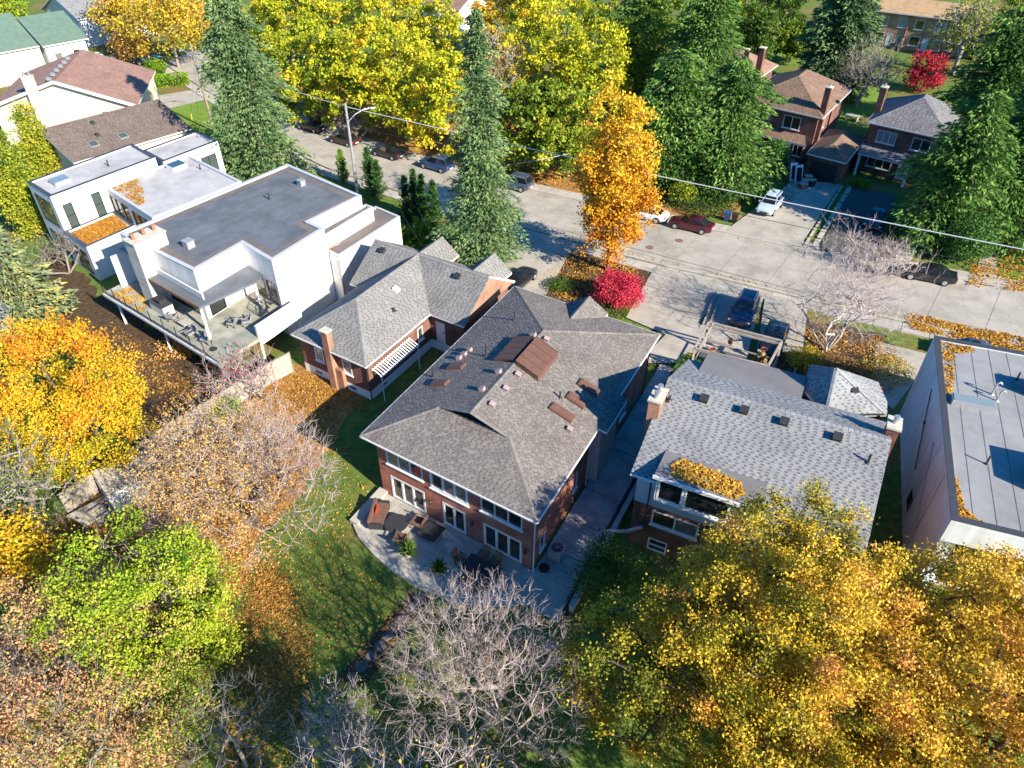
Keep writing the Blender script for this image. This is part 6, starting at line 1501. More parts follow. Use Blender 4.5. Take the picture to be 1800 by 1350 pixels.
def bare_tree(label, u, v, zc, rx, rz, seed=1, n=700, bark='bark_twig', tip=.014, leaves=0, leafmat_='lf_dry', leaf=.14, name='bare_tree', cat='tree', twigs=3, twl=.55, trunk_mat='bark_grey', group=None, shell=.55, bend=.4, stems=1, loc=None, tint=(.5, .25), up_twig=.35, leaf_side=None, floor=-.5, split=.03):
    rg = np.random.default_rng(seed); c = gp(u, v, zc) if loc is None else Vector((loc[0], loc[1], zc))
    o = local_thing(name, label, cat, (c.x, c.y, 0), 0, group); W, TW, LP = [], [], []
    for s in range(stems):
        at, _ = envelope(rg, n // stems, rx, rx, rz, shell, 8, .3, floor); at[:, 2] += zc; at[:, 2] = np.maximum(at[:, 2], .3)
        off = rg.normal(size=2) * (.5 if stems > 1 else 0); b = rg.normal(size=2) * bend + (off * 2.2 if stems > 1 else 0); top = max(.4, zc - rz * (.5 if stems == 1 else .3))
        if stems > 1: at[:, :2] = at[:, :2] * .75 + b * .9
        tr = [np.array([off[0] * min(1, 3 * t) + b[0] * t ** 1.5, off[1] * min(1, 3 * t) + b[1] * t ** 1.5, top * t]) for t in np.linspace(0, 1, 6)]; tr[0][2] = -.1
        p0, p1, r0, r1, tips = skeleton(rg, tr, at, tip, .6, .10, .43); W.append((p0, p1, r0, r1))
        hub = tr[-1]; q = np.repeat(tips, twigs, 0); d = unit(unit(q - hub) + rg.normal(size=q.shape) * .55 + np.array([0, 0, up_twig]))
        L = twl * rg.uniform(.5, 1.3, len(q))[:, None]; mid = q + d * L * .55; e2 = mid + unit(d + rg.normal(size=d.shape) * .45) * L * .55
        TW += [(q, mid, np.full(len(q), tip * .8), np.full(len(q), tip * .62)), (mid, e2, np.full(len(q), tip * .62), np.full(len(q), tip * .4))]; LP += [mid, e2]
    W = [np.concatenate([w[k] for w in W]) for k in range(4)]; thick = W[3] > split
    wood_mesh('trunk', tuple(w[thick] for w in W), trunk_mat, o, .025); TW.append(tuple(w[~thick] for w in W))
    v_, f_ = merge([tubes(*t, 3) for t in TW]); np_mesh('crown', v_, f_, MT[bark], o, smooth=True)
    if leaves:
        pts = np.concatenate(LP)
        if leaf_side is not None:
            s_ = pts[:, :2] @ np.array(leaf_side) + rg.normal(size=len(pts)) * rx * .3; pts = pts[s_ > 0]
        pts = pts[rg.integers(0, len(pts), leaves)] + rg.normal(size=(leaves, 3)) * .16
        vv, ff, tt = leaf_quads(pts, leaf, rg, tint[0] + rg.normal(size=leaves) * tint[1]); np_mesh('foliage', vv, ff, MT[leafmat_], o, tt)
    return o
def conifer(label, u, v, h, r, mat='lf_spruce', seed=1, name='spruce_tree', dens=1.0, droop=.35, rise=0.0, power=.8, spray=.42, base=.04, tint=(.5, .2), group=None, bark='bark', cat='tree', loc=None, width=.32, gaps=.0, per=6, mid=1.0, z=0.0, rough=.4, lob=.2):
    """Whorls of drooping boughs, each bough a fan of needle sprays."""
    rg = np.random.default_rng(seed); c = gp(u, v, z) if loc is None else Vector(loc); ph = rg.uniform(0, 6.28, 4)
    o = local_thing(name, label, cat, c, 0, group); ax, pos, tin, B0, B1, BR = [], [], [], [], [], []
    nb = int(h / .30 * 6.5 * dens)
    for k in range(nb):
        t = base + (1 - base) * ((k + rg.random()) / nb); zz = t * h
        prof = (1 - t) ** power * (1 if t > base + .12 else .75 + 2 * (t - base)); L = r * prof * rg.uniform(1.12 - rough, 1.12) * mid + .12
        if rg.random() < gaps: continue
        f = rg.uniform(0, 2 * np.pi); L *= 1 + lob * (math.sin(2 * f + .55 * zz + ph[0]) * .5 + math.sin(3 * f - .8 * zz + ph[1]) * .45 + math.sin(1.9 * zz + f + ph[2]) * .3); out = np.array([math.cos(f), math.sin(f), 0]); side = np.array([-out[1], out[0], 0])
        m = max(3, int(L / .30)); s = (np.arange(m) + rg.random(m)) / m; bt = tint[0] + rg.normal() * tint[1]
        zoff = L * (rise * s - droop * s ** 2) + .06 * L * np.sin(s * 6 + f)
        cen = out * (s * L)[:, None] + np.array([0, 0, 1.]) * (zz + zoff)[:, None]
        wid = (L * width * (1 - s * .65) + .10)
        rep = np.repeat(np.arange(m), per); lat = rg.uniform(-1, 1, len(rep)) * wid[rep]
        q = cen[rep] + side * lat[:, None] + rg.normal(size=(len(rep), 3)) * .07; q[:, 2] -= np.abs(lat) * .28
        pos.append(q); ax.append(out * .9 + side * (lat / (wid[rep] + .01) * .8)[:, None] + np.array([0, 0, rise * .8 - droop * 1.0]) * 1.0 * s[rep][:, None]); tin.append(np.full(len(q), bt) + rg.normal(size=len(q)) * tint[1] * .7)
        B0.append(np.array([0, 0, zz])); B1.append(cen[-1]); BR.append(.012 + .012 * L)
    pos = np.concatenate(pos); pos[:, 2] = np.maximum(pos[:, 2], .05)
    vv, ff, tt = leaf_quads(pos, spray, rg, np.concatenate(tin), .5, .46, np.concatenate(ax), True); np_mesh('crown', vv, ff, MT[mat], o, tt)
    zt = np.linspace(-.1, h * .97, 12); tp = np.stack([np.zeros(12), np.zeros(12), zt], 1); rt = (h * .014) * (1 - zt / h) + .02
    v1, f1 = tubes(tp[:-1], tp[1:], rt[:-1], rt[1:], 8); B1 = np.array(B1); B0 = np.array(B0); BR = np.array(BR)
    v2, f2 = tubes(B0, B0 + (B1 - B0) * .8, BR, BR * .4, 4); vv, ff = merge([(v1, f1), (v2, f2)]); np_mesh('trunk', vv, ff, MT[bark], o, smooth=True); return o
def shrub(label, u, v, r, h, mat, n=2500, leaf=.13, seed=1, name='shrub', cat='shrub', tint=(.5, .2), group=None, loc=None, stems=True, box=None, z=0.0, up=.35, solid=.45):
    """Rounded bush, or a clipped hedge when box=(length, width, rotation)."""
    rg = np.random.default_rng(seed); c = gp(u, v, z) if loc is None else Vector(loc)
    o = local_thing(name, label, cat, c, box[2] if box else 0, group)
    if box:
        p = rg.uniform(-1, 1, (n, 3)); k = rg.integers(0, 3, n); ed = rg.random(n) < .7; sg = np.where(p[np.arange(n), k] > 0, 1, -1); sg = np.where(k == 2, 1, sg); p[np.arange(n)[ed], k[ed]] = sg[ed] * rg.uniform(.86, 1.08, ed.sum())
        p = p * np.array([box[0] / 2, box[1] / 2, h / 2]) + np.array([0, 0, h / 2]); lump = np.zeros(n)
        m = max(3, int(box[0] / .5)); sx = np.linspace(-box[0] / 2 * .9, box[0] / 2 * .9, m); b0 = np.stack([sx, np.zeros(m), np.zeros(m)], 1); b1 = b0 + np.array([0, 0, h * .8])
    else:
        p, lump = envelope(rg, n, r, r, h * .55, solid, 8, .3, -.6); p[:, 2] += h * .5
        m = 7; f = rg.uniform(0, 6.28, m); b0 = np.zeros((m, 3)); b1 = np.stack([np.cos(f) * r * .6, np.sin(f) * r * .6, np.full(m, h * .7)], 1)
    p[:, 2] = np.maximum(p[:, 2], .04)
    cl = rg.normal(size=40) * tint[1]; t = tint[0] + lump * .08 + cl[rg.integers(0, 40, len(p))] * .4 + rg.normal(size=len(p)) * tint[1]
    vv, ff, tt = leaf_quads(p, leaf, rg, t, up); np_mesh('foliage', vv, ff, MT[mat], o, tt)
    if stems: vv, ff = tubes(b0, b1, np.full(len(b0), .03), np.full(len(b0), .012), 5); np_mesh('stem', vv, ff, MT['bark'], o)
    return o
def in_poly(x, y, P):
    ins = np.zeros(len(x), bool); n = len(P)
    for k in range(n):
        (x0, y0), (x1, y1) = P[k][:2], P[(k + 1) % n][:2]
        c = ((y0 > y) != (y1 > y)) & (x < (x1 - x0) * (y - y0) / (y1 - y0 + 1e-12) + x0); ins ^= c
    return ins
def fallen(label, pts, n, z=0.0, leaf=.13, mat='lf_fallen', seed=1, clump=1.6, thick=.04, tint=(.5, .25), keep=.0, fade=None):
    """Leaves lying on the ground or a roof, gathered in drifts."""
    rg = np.random.default_rng(seed); P = [(p[0], p[1]) for p in pts]; X = [p[0] for p in P]; Y = [p[1] for p in P]
    m = n * 4; x, y = rg.uniform(min(X), max(X), m), rg.uniform(min(Y), max(Y), m)
    k = in_poly(x, y, P); x, y = x[k], y[k]
    if clump > 0:
        cx = np.sin(x * 1.7 / clump + np.sin(y * 1.1 / clump) * 2) + np.sin(y * 2.1 / clump + np.cos(x * .9 / clump) * 2); k = rg.uniform(-2, 2, len(x)) < cx + keep; x, y = x[k], y[k]
    fade = (1.1 if z < .1 else .12) if fade is None else fade; dm = np.full(len(x), 1e9)
    for k in range(len(P)):      # thin out toward the edge of the drift
        a, b = np.array(P[k]), np.array(P[(k + 1) % len(P)]); d = b - a; t = np.clip(((x - a[0]) * d[0] + (y - a[1]) * d[1]) / max(d @ d, 1e-9), 0, 1); dm = np.minimum(dm, np.hypot(x - a[0] - t * d[0], y - a[1] - t * d[1]))
    k = rg.random(len(x)) < dm / fade; x, y = x[k], y[k]
    x, y = x[:n], y[:n]; c = np.stack([x, y, z + .012 + np.abs(rg.normal(size=len(x))) * thick], 1)
    vv, ff, tt = leaf_quads(c, leaf * rg.uniform(.55, 1.35, len(x)), rg, tint[0] + rg.normal(size=len(x)) * tint[1], 2.5, .9, None, True); o = np_mesh('fallen_leaves', vv, ff, MT[mat], None, tt, kind='stuff'); return tag(o, label, 'leaves')
# ================================================================== trees nearest the camera
YB = dict(mat='lf_gold', leaf=.125, spread=.25, name='maple_tree', group=None, tint=(.6, .16), lobe_t=.14, clump=320, clump_r=.5, shell=.28, lobes=14)
tree('big golden maple whose top brushes the shingled house roof', 1385, 1095, 8.0, 4.9, 4.8, n_cl=740, per=115, seed=301, twig_every=2, amp=.34, **YB)
tree('golden maple in the lower right corner below the stucco house', 1690, 1160, 5.9, 4.8, 4.5, n_cl=600, per=110, seed=302, amp=.34, **dict(YB, tint=(.66, .15)))
tree('olive and gold maple beside the bare grey tree at the bottom', 1190, 1190, 5.4, 3.9, 4.2, n_cl=330, per=100, seed=303, amp=.36, **dict(YB, tint=(.45, .18), clump=120))
tree('golden maple at the bottom edge right of centre', 1430, 1330, 6.4, 4.9, 4.5, n_cl=540, per=100, seed=304, amp=.34, **dict(YB, tint=(.55, .18)))
tree('golden maple in the bottom right corner', 1770, 1300, 6.6, 5.2, 4.6, n_cl=540, per=100, seed=305, amp=.34, **dict(YB, tint=(.68, .15)))
tree('green leaved small tree beside the drain pipe and passage', 1075, 1010, 1.9, 1.9, 1.8, mat='lf_green', n_cl=120, per=60, leaf=.13, spread=.35, seed=306, name='small_tree', tint=(.55, .2))
bare_tree('bare grey tree with dense fine twigs at the bottom centre', 850, 1190, 4.6, 4.3, 4.0, 310, 1100, tip=.0075, leaves=1800, leafmat_='lf_dry', leaf=.09, twigs=5, twl=.6, shell=.5, bark='bark_twig', trunk_mat='bark_grey')
bare_tree('half bare tree whose top meets the bottom edge below the garden path', 690, 1520, 7.6, 4.2, 4.0, 313, 700, tip=.010, leaves=600, leafmat_='lf_gold', leaf=.12, twigs=3, name='thinning_tree', tint=(.5, .2))
tree('dense maple standing just below the picture, its shade over the back lawn', 0, 0, 6.0, 4.4, 4.2, seed=307, n_cl=300, per=60, loc=(5.6, 7.0), **dict(YB, leaf=.2, clump=130))
tree('second dense maple just below the picture, its shade over the lower lawn', 0, 0, 7.0, 4.4, 4.4, seed=308, n_cl=300, per=60, loc=(-.4, 5.0), **dict(YB, leaf=.2, clump=130))
bare_tree('bare pale sapling at the bottom edge left of the garden path', 600, 1310, 3.2, 2.2, 2.4, 311, 420, tip=.012, leaves=500, leafmat_='lf_spring', leaf=.09)
bare_tree('bare forked tree standing on the dark lawn at the bottom left', 405, 1290, 3.2, 2.4, 2.6, 312, 170, tip=.010, twigs=3, twl=.7, trunk_mat='bark_grey', bark='bark_grey')
tree('bright yellow green maple in the lower left garden', 262, 1085, 4.4, 4.0, 3.8, mat='lf_spring', n_cl=420, per=90, leaf=.13, spread=.27, seed=320, clump=150, clump_r=.6, shell=.28, name='maple_tree', tint=(.58, .17), amp=.35)
tree('orange sumac thicket in the lower left corner', 90, 1150, 4.4, 4.0, 2.6, mat='lf_sumac', n_cl=360, per=80, leaf=.12, spread=.3, clump=130, clump_r=.6, seed=321, name='sumac_tree', tint=(.62, .2), up=.9)
tree('mixed orange and green sumac at the bottom left edge', 225, 1265, 3.6, 3.4, 2.4, mat='lf_sumac', n_cl=320, per=75, leaf=.115, spread=.3, clump=110, clump_r=.6, seed=322, name='sumac_tree', tint=(.48, .25), up=.9)
tree('low orange sumac at the very bottom left', 30, 1310, 4.0, 3.0, 2.4, mat='lf_sumac', n_cl=240, per=75, leaf=.115, spread=.3, clump=90, clump_r=.6, seed=323, name='sumac_tree', tint=(.55, .25), up=.9)
bare_tree('bare grey branches over the sumac in the bottom left corner', 60, 1230, 5.0, 3.6, 3.0, 326, 260, tip=.010, twigs=3, twl=.8, bark='bark_grey')
bare_tree('bare leaning branches rising from the bottom left thicket', 150, 1280, 4.2, 3.2, 3.0, 324, 160, tip=.015, twigs=2, twl=.8, bark='bark_grey')
bare_tree('bare branches crossing the yellow green maple', 275, 1020, 4.8, 3.4, 2.8, 325, 130, tip=.013, twigs=2, twl=.8, bark='bark_grey')
bare_tree('spreading tree with thinning peach leaves and bare right side', 420, 835, 4.4, 5.6, 3.4, 330, 1800, tip=.010, leaves=14500, leafmat_='lf_peach', leaf=.115, twigs=3, twl=.7, bark='bark_twig', trunk_mat='bark', leaf_side=(-.85, -.5), tint=(.6, .22), name='thinning_tree')
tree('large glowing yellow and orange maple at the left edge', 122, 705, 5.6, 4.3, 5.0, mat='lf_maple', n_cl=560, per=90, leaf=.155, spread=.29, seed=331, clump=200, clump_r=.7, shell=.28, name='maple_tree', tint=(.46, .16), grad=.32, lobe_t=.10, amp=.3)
conifer('olive green shaggy pine below the yellow maple', 320, 860, 3.4, 2.0, 'lf_pine', 332, 'pine_tree', spray=.3, tint=(.42, .25))
bare_tree('bare pale tree at the left edge below the maple', 30, 850, 4.6, 3.0, 3.6, 333, 420, tip=.014, leaves=1300, leafmat_='lf_spring', leaf=.13, bark='bark_grey')
tree('small orange and yellow tree at the left edge above the thicket', 15, 980, 3.4, 2.0, 2.4, mat='lf_maple', n_cl=120, per=50, leaf=.18, spread=.4, seed=334, tint=(.55, .25), name='small_tree')
bare_tree('dark purple leafless shrub in the shaded left garden', 150, 990, 1.0, 2.6, 1.0, 335, 300, tip=.012, leaves=1400, leafmat_='lf_dry', tint=(.1, .15), bark='bark', stems=4, name='bare_shrub', cat='shrub')
bare_tree('reddish bare shrub under the corner of the deck', 420, 655, 1.9, 2.6, 1.8, 336, 380, tip=.013, leaves=320, leafmat_='lf_red', leaf=.16, stems=5, name='bare_shrub', cat='shrub', bark='bark_twig')
shrub('bright green vine draped over the pale board fence', 395, 735, 1.5, 1.8, 'lf_spring', 2400, .15, 337, 'climbing_vine', 'vine', (.4, .15))
conifer('broad grey green pine at the left edge beside the white houses', 40, 560, 11.0, 4.6, 'lf_pine', 340, 'pine_tree', droop=.2, rise=.1, power=.65, tint=(.5, .22), spray=.45)
conifer('silver blue spruce at the left edge', 2, 600, 8.0, 2.4, 'lf_silver', 341, 'spruce_tree', spray=.35)
tree('tall narrow yellow green poplar left of the stepped house, nearer one', 25, 330, 5.4, 2.0, 5.6, mat='lf_lime', n_cl=330, per=45, leaf=.24, spread=.38, seed=342, name='poplar_tree', tint=(.62, .16), amp=.15, taper=.25, floor=-1)
tree('tall narrow yellow green poplar left of the stepped house, farther one', 68, 262, 4.6, 1.7, 4.8, mat='lf_lime', n_cl=280, per=42, leaf=.24, spread=.35, seed=343, name='poplar_tree', tint=(.62, .16), amp=.15, taper=.25, floor=-1)
bare_tree('bare grey shrub beside the shaded wall of the stepped house', 105, 440, 2.4, 2.6, 2.0, 344, 200, tip=.016, twigs=2, stems=3, name='bare_shrub', cat='shrub', bark='bark_grey')
# ================================================================== front gardens on the near side of the street
conifer('huge blue green spruce beside the white houses', 466, 318, 25.0, 5.6, 'lf_spruce', 350, dens=1.5, droop=.42, power=.5, spray=.36, tint=(.6, .2), width=.36, per=9, rough=.6, lob=.32, gaps=.08)
conifer('tall narrow spruce in front of the bungalow', 850, 480, 22.8, 4.7, 'lf_spruce', 351, dens=1.5, droop=.30, power=.55, spray=.32, tint=(.6, .22), width=.42, mid=.85, per=9, rough=.65, lob=.34, gaps=.08)
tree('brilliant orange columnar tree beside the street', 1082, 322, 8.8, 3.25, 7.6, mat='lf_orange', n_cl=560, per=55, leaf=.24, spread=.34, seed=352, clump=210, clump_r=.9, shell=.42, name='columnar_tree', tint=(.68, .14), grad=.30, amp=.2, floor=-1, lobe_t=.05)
tree('low crimson japanese maple at the drive of the brick house', 1088, 508, 1.55, 2.05, 1.45, mat='lf_red', n_cl=190, per=55, leaf=.15, spread=.30, seed=353, name='red_maple', tint=(.62, .2), floor=-.5, amp=.2)
shrub('dark green shrub under the crimson maple', 1075, 548, 1.6, .8, 'lf_green', 1400, .13, 354)
shrub('green shrubs left of the crimson maple', 985, 508, 1.5, 1.0, 'lf_green', 1500, .13, 355)
for k, (u, v, h, r, m, lab) in enumerate(((606, 322, 4.0, .8, 'lf_cedar_lime', 'slender bright cedar left of the slim lamp pole'), (655, 345, 5.6, 1.25, 'lf_cedar', 'broad dark cedar cone right of the slim lamp pole'), (668, 352, 4.6, 1.1, 'lf_cedar', 'shorter dark cedar cone against the broad one'),
        (718, 395, 5.4, .95, 'lf_cedar', 'dark cedar cone, first of the clump left of the narrow spruce'), (733, 390, 5.8, .95, 'lf_cedar', 'dark cedar cone, second of the clump left of the narrow spruce'), (747, 402, 5.9, .95, 'lf_cedar', 'dark cedar cone, third of the clump left of the narrow spruce'), (765, 400, 5.2, 1.0, 'lf_cedar', 'dark cedar cone, nearest of the clump to the narrow spruce'),
        (712, 440, 2.6, .6, 'lf_cedar_lime', 'small lime cedar at the left of the lime row'), (725, 443, 2.4, .6, 'lf_cedar_lime', 'shortest lime cedar in the lime row'), (738, 445, 3.8, .75, 'lf_cedar_lime', 'tall lime cedar in the middle of the lime row'), (750, 448, 3.7, .75, 'lf_cedar_lime', 'lime cedar right of the tallest one'), (764, 448, 3.4, .65, 'lf_cedar_lime', 'lime cedar at the right end of the lime row'))):
    conifer(lab, u, v, h, r, m, 360 + k, 'cedar_tree', dens=1.3, droop=-.2, rise=.75, power=.75, spray=.26, width=.3, base=.02, tint=(.5, .22), group='cedars before the white house')
bare_tree('bare white birch clump with many pale stems by the pergola', 1485, 520, 5.2, 5.0, 4.8, 380, 1100, tip=.008, split=.022, bark='bark_twig', trunk_mat='bark_birch', stems=6, twigs=3, twl=.7, name='birch_tree', bend=.8, up_twig=.1)
shrub('yellow leaved shrub between the pergola and the birch', 1412, 645, 1.5, 1.4, 'lf_maple', 1500, .14, 381, tint=(.3, .18))
shrub('brown undergrowth at the foot of the birch', 1465, 665, 2.6, 1.2, 'lf_dry', 2600, .13, 382, tint=(.35, .25))
shrub('green and rust shrub right of the birch', 1560, 660, 2.0, 1.1, 'lf_peach', 1800, .13, 383, tint=(.2, .25))
shrub('clipped green cedar hedge beside the driveway of the brick house', 0, 0, 1, 1.5, 'lf_cedar', 6500, .12, 384, 'clipped_hedge', 'hedge', (.62, .2), loc=FM(14.2, 20.2), box=(6.6, 1.5, RAD(61.9)))
shrub('dark low hedge strip continuing beside the passage', 0, 0, 1, .5, 'lf_cedar', 3500, .12, 385, 'clipped_hedge', 'hedge', (.45, .2), loc=FM(14.9, 14.6), box=(5.0, 1.0, RAD(61.9)))
shrub('tall pale ornamental grass inside the pergola', 0, 0, .5, 2.0, 'lf_dry', 900, .3, 386, 'ornamental_grass', 'grass', (.7, .2), loc=at_(.84, .45, .35), stems=False)
shrub('yellow plant inside the pergola near the hedge', 0, 0, .5, 1.0, 'lf_maple', 350, .16, 387, 'garden_plant', 'plant', (.3, .2), loc=at_(.2, .45, .35))
for k, (a, b, s, lab) in enumerate(((5.05, -2.55, 1.0, 'spiky potted palm nearer the round table'), (7.3, -2.55, .9, 'spiky potted palm nearer the dining table'))):
    o = pot('pale pot of the ' + lab, FM(a, b, .1), .28 * s, .45 * s, 'concrete_walk', 'patio pots'); rg = np.random.default_rng(390 + k); n = 110
    f = rg.uniform(0, 6.28, n); el = rg.uniform(.15, 1.4, n); d = np.stack([np.cos(f) * np.cos(el), np.sin(f) * np.cos(el), np.sin(el)], 1); L = rg.uniform(.5, .95, n)[:, None] * s
    vv, ff, tt = leaf_quads(d * L * .5 + np.array([0, 0, .45 * s]), .85 * s, rg, rg.uniform(0, 1, n), .3, .14, d * 6); pl_ = local_thing('potted_palm', lab, 'plant', FM(a, b, .1)); np_mesh('frond', vv, ff, MT['lf_green'], pl_, tt, kind='stuff'); MB().tube((0, 0, .35 * s), (0, 0, .6 * s), .05, .03, 7).build('stem', MT['bark'], pl_)
# ================================================================== beyond the street: yellow wood
BG = dict(name='maple_tree', group='yellow trees beyond the street', leaf=.40, spread=.36, n_cl=290, per=32, amp=.38, lobe_t=.12, clump=105, clump_r=.95, shell=.28)
for k, (u, v, zc, rx, rz, m, t, lab) in enumerate((
    (548, 128, 6.6, 5.0, 6.2, 'lf_yellow', .42, 'yellow green maple just right of the huge spruce'), (618, 140, 6.8, 5.2, 6.4, 'lf_yellow', .50, 'yellow maple above the lamp pole and brown sedan'), (702, 160, 6.8, 5.2, 6.6, 'lf_yellow', .58, 'golden yellow maple above the row of black sedans'),
    (785, 188, 6.4, 4.6, 6.2, 'lf_yellow', .62, 'bright yellow maple touching the left of the narrow spruce'), (925, 222, 5.6, 4.6, 5.4, 'lf_lime', .55, 'lime green weeping tree right of the narrow spruce'), (1000, 235, 5.4, 4.6, 5.2, 'lf_lime', .48, 'lime green tree touching the left of the orange tree'),
    (500, 40, 8.0, 5.6, 7.2, 'lf_yellow', .45, 'yellow tree behind the tip of the huge spruce'), (590, 45, 8.2, 6.0, 7.2, 'lf_yellow', .52, 'tall yellow tree in the second row, left'), (690, 60, 8.2, 6.0, 7.2, 'lf_yellow', .66, 'tall golden tree in the second row, above the black sedans'),
    (770, 95, 7.4, 5.2, 6.6, 'lf_yellow', .60, 'yellow tree behind the left of the narrow spruce'), (955, 105, 8.0, 5.8, 7.0, 'lf_yellow', .60, 'yellow tree in the second row right of the narrow spruce'), (1035, 130, 7.6, 5.4, 7.0, 'lf_yellow', .48, 'yellow green tree behind the orange tree'),
    (640, -35, 9.0, 6.5, 8, 'lf_yellow', .62, 'golden tree cut by the top edge, left of the red roof'), (880, 15, 8.0, 6.0, 6.5, 'lf_gold', .62, 'pale gold tree at the top edge right of the red roof'), (990, 20, 8.6, 6.4, 7.6, 'lf_yellow', .55, 'yellow tree at the top edge above the lime trees'), (1090, 25, 8.6, 6.4, 7.8, 'lf_lime', .45, 'green tree at the top edge above the orange tree'),
    (1150, 110, 7.4, 4.8, 6.6, 'lf_lime', .42, 'green tree between the orange tree and the big spruces'), (440, 10, 8, 5.5, 7, 'lf_yellow', .55, 'yellow tree at the top edge left of the huge spruce'), (1290, 20, 7, 5, 6, 'lf_lime', .40, 'green tree at the top edge left of the round conifer'), (1330, 60, 5, 3.2, 4.2, 'lf_green', .60, 'small green tree behind the hip roofed house'), (1370, 5, 7, 4.5, 6, 'lf_green', .55, 'dark green tree at the top edge left of the round conifer'), (1395, 75, 3.4, 2.6, 3.2, 'lf_lime', .35, 'low green tree on the lawn beside the round conifer'), (1770, 45, 6, 4, 5.5, 'lf_lime', .35, 'green tree before the townhouses at the right edge'))):
    tree(lab, u, v, zc, rx, rz, mat=m, seed=400 + k, tint=(t - .07, .17), **BG)
bare_tree('thin half bare tree behind the narrow spruce', 865, 130, 7.0, 4.5, 5.5, 430, 420, tip=.03, leaves=1500, leafmat_='lf_gold', leaf=.35, bark='bark_twig', twigs=2, twl=1.0)
bare_tree('pale bare shrub on the far verge behind the lamp pole', 622, 222, 1.8, 2.4, 1.7, 431, 240, tip=.02, leaves=500, leafmat_='lf_dry', leaf=.2, stems=3, name='bare_shrub', cat='shrub')
tree('golden autumn tree with thick forked trunk at the top left', 290, 30, 8.0, 7.2, 6.0, mat='lf_gold', n_cl=300, per=30, leaf=.42, spread=.7, seed=432, name='golden_tree', tint=(.68, .18), bark='bark_grey', trunk_r=.035, amp=.4)
tree('rust and gold tree left of the forked golden tree', 215, 15, 7.5, 5.2, 5.5, mat='lf_gold', n_cl=220, per=28, leaf=.42, spread=.7, seed=433, name='golden_tree', tint=(.75, .2), bark='bark_grey')
tree('yellow green tree in the top left corner', 0, 18, 6, 4.5, 5.5, mat='lf_spring', n_cl=180, per=34, leaf=.45, spread=.6, seed=434, tint=(.5, .2))
tree('peach coloured low tree by the silver car', 232, 80, 2.6, 3.4, 2.4, mat='lf_peach', n_cl=140, per=34, leaf=.34, spread=.5, seed=435, name='small_tree', tint=(.7, .2))
shrub('bright green hedge on the lawn beside the golden trunk', 0, 0, 1, 1.6, 'lf_spring', 4200, .26, 436, 'clipped_hedge', 'hedge', (.3, .15), loc=gp(275, 152), box=(9.5, 2.4, st_ang(210, 158, 340, 147)))
shrub('round green bush below the golden tree', 277, 130, 1.9, 2.2, 'lf_spring', 1800, .26, 437, tint=(.25, .15))
shrub('small green bush beside the silver car', 160, 110, 1.8, 1.3, 'lf_spring', 900, .26, 438, tint=(.25, .15))
# right-hand conifers
FI = dict(mat='lf_fir', dens=1.15, droop=.30, power=.30, spray=.46, tint=(.58, .26), width=.5, rough=.8, per=9, lob=.45, gaps=.12, group='dark conifers across the street')
for k, (u, v, h, r, lab) in enumerate(((1165, 325, 15, 6.6, 'dark green spruce just right of the orange tree'), (1265, 335, 14.5, 6.8, 'dark green spruce left of the hip roofed house'), (1215, 240, 19, 7.4, 'tall dark spruce rising behind the front pair'), (1120, 180, 18, 6.5, 'spruce behind the orange tree top'),
        (1640, 425, 15, 5.8, 'dark spruce in front of the dark roofed house'), (1745, 415, 16.5, 6.2, 'dark spruce beside the path at the right'), (1815, 405, 16, 6.0, 'dark spruce cut by the right edge'), (1700, 285, 18, 7, 'tall spruce behind the dark roofed house'), (1800, 255, 19, 7, 'spruce in the upper right behind the right edge one'))):
    conifer(lab, u, v, h, r, seed=440 + k, name='spruce_tree', **FI)
conifer('broad rounded conifer at the top beside the tan townhouses', 1452, 165, 20, 6.0, 'lf_spruce', 455, 'conifer_tree', dens=1.2, droop=.2, power=.32, spray=.7, tint=(.5, .22), width=.45)
bare_tree('bare grey tree in the garden behind the hip roofed house', 1520, 130, 4.8, 4.4, 4.2, 456, 520, tip=.022, twigs=3, twl=.9, bark='bark_grey')
tree('dark crimson bush behind the dark roofed house', 1628, 130, 2.6, 2.6, 2.6, mat='lf_red', n_cl=120, per=34, leaf=.32, spread=.45, seed=457, name='crimson_bush', cat='bush', tint=(.35, .2))
bare_tree('leafy thin tree in front of the tan townhouses', 1700, 60, 6.5, 4.5, 5, 458, 320, tip=.03, leaves=2200, leafmat_='lf_lime', leaf=.4, twigs=2, twl=1.0)
shrub('round dark yew beside the porch of the hip roofed house', 1352, 305, 2.2, 4.0, 'lf_cedar', 4200, .24, 459, tint=(.5, .25))
shrub('tall clipped yew at the pavement right of the asphalt drive', 1690, 460, 2.3, 4.2, 'lf_cedar', 5200, .22, 460, tint=(.75, .22))
shrub('ivy covered mound beneath the front spruces', 1240, 365, 3.6, 1.3, 'lf_green', 3600, .2, 461, tint=(.3, .25))
shrub('olive climbing shrub at the foot of the right front spruce', 1200, 360, 1.5, 2.6, 'lf_lime', 1500, .2, 462, tint=(.45, .2))
shrub('low dark shrub beside the junk pile', 1310, 330, 2.0, 1.2, 'lf_green', 1600, .2, 463, tint=(.35, .25))
bare_tree('pinkish bare shrub on the far verge', 1545, 455, 1.7, 2.8, 1.7, 464, 380, tip=.016, stems=4, name='bare_shrub', cat='shrub', bark='bark_twig', twl=.6)
shrub('small green shrub at the corner of the dark roofed house', 1510, 330, 1.2, 1.0, 'lf_spring', 700, .2, 465, tint=(.2, .2))
shrub('rust coloured groundcover before the deck of the white house', 330, 610, 2.2, .9, 'lf_peach', 1500, .16, 466, tint=(.7, .2))
shrub('red leaved shrub beside the stepped white house', 395, 290, 1.8, 2.0, 'lf_red', 1200, .2, 467, tint=(.05, .15))
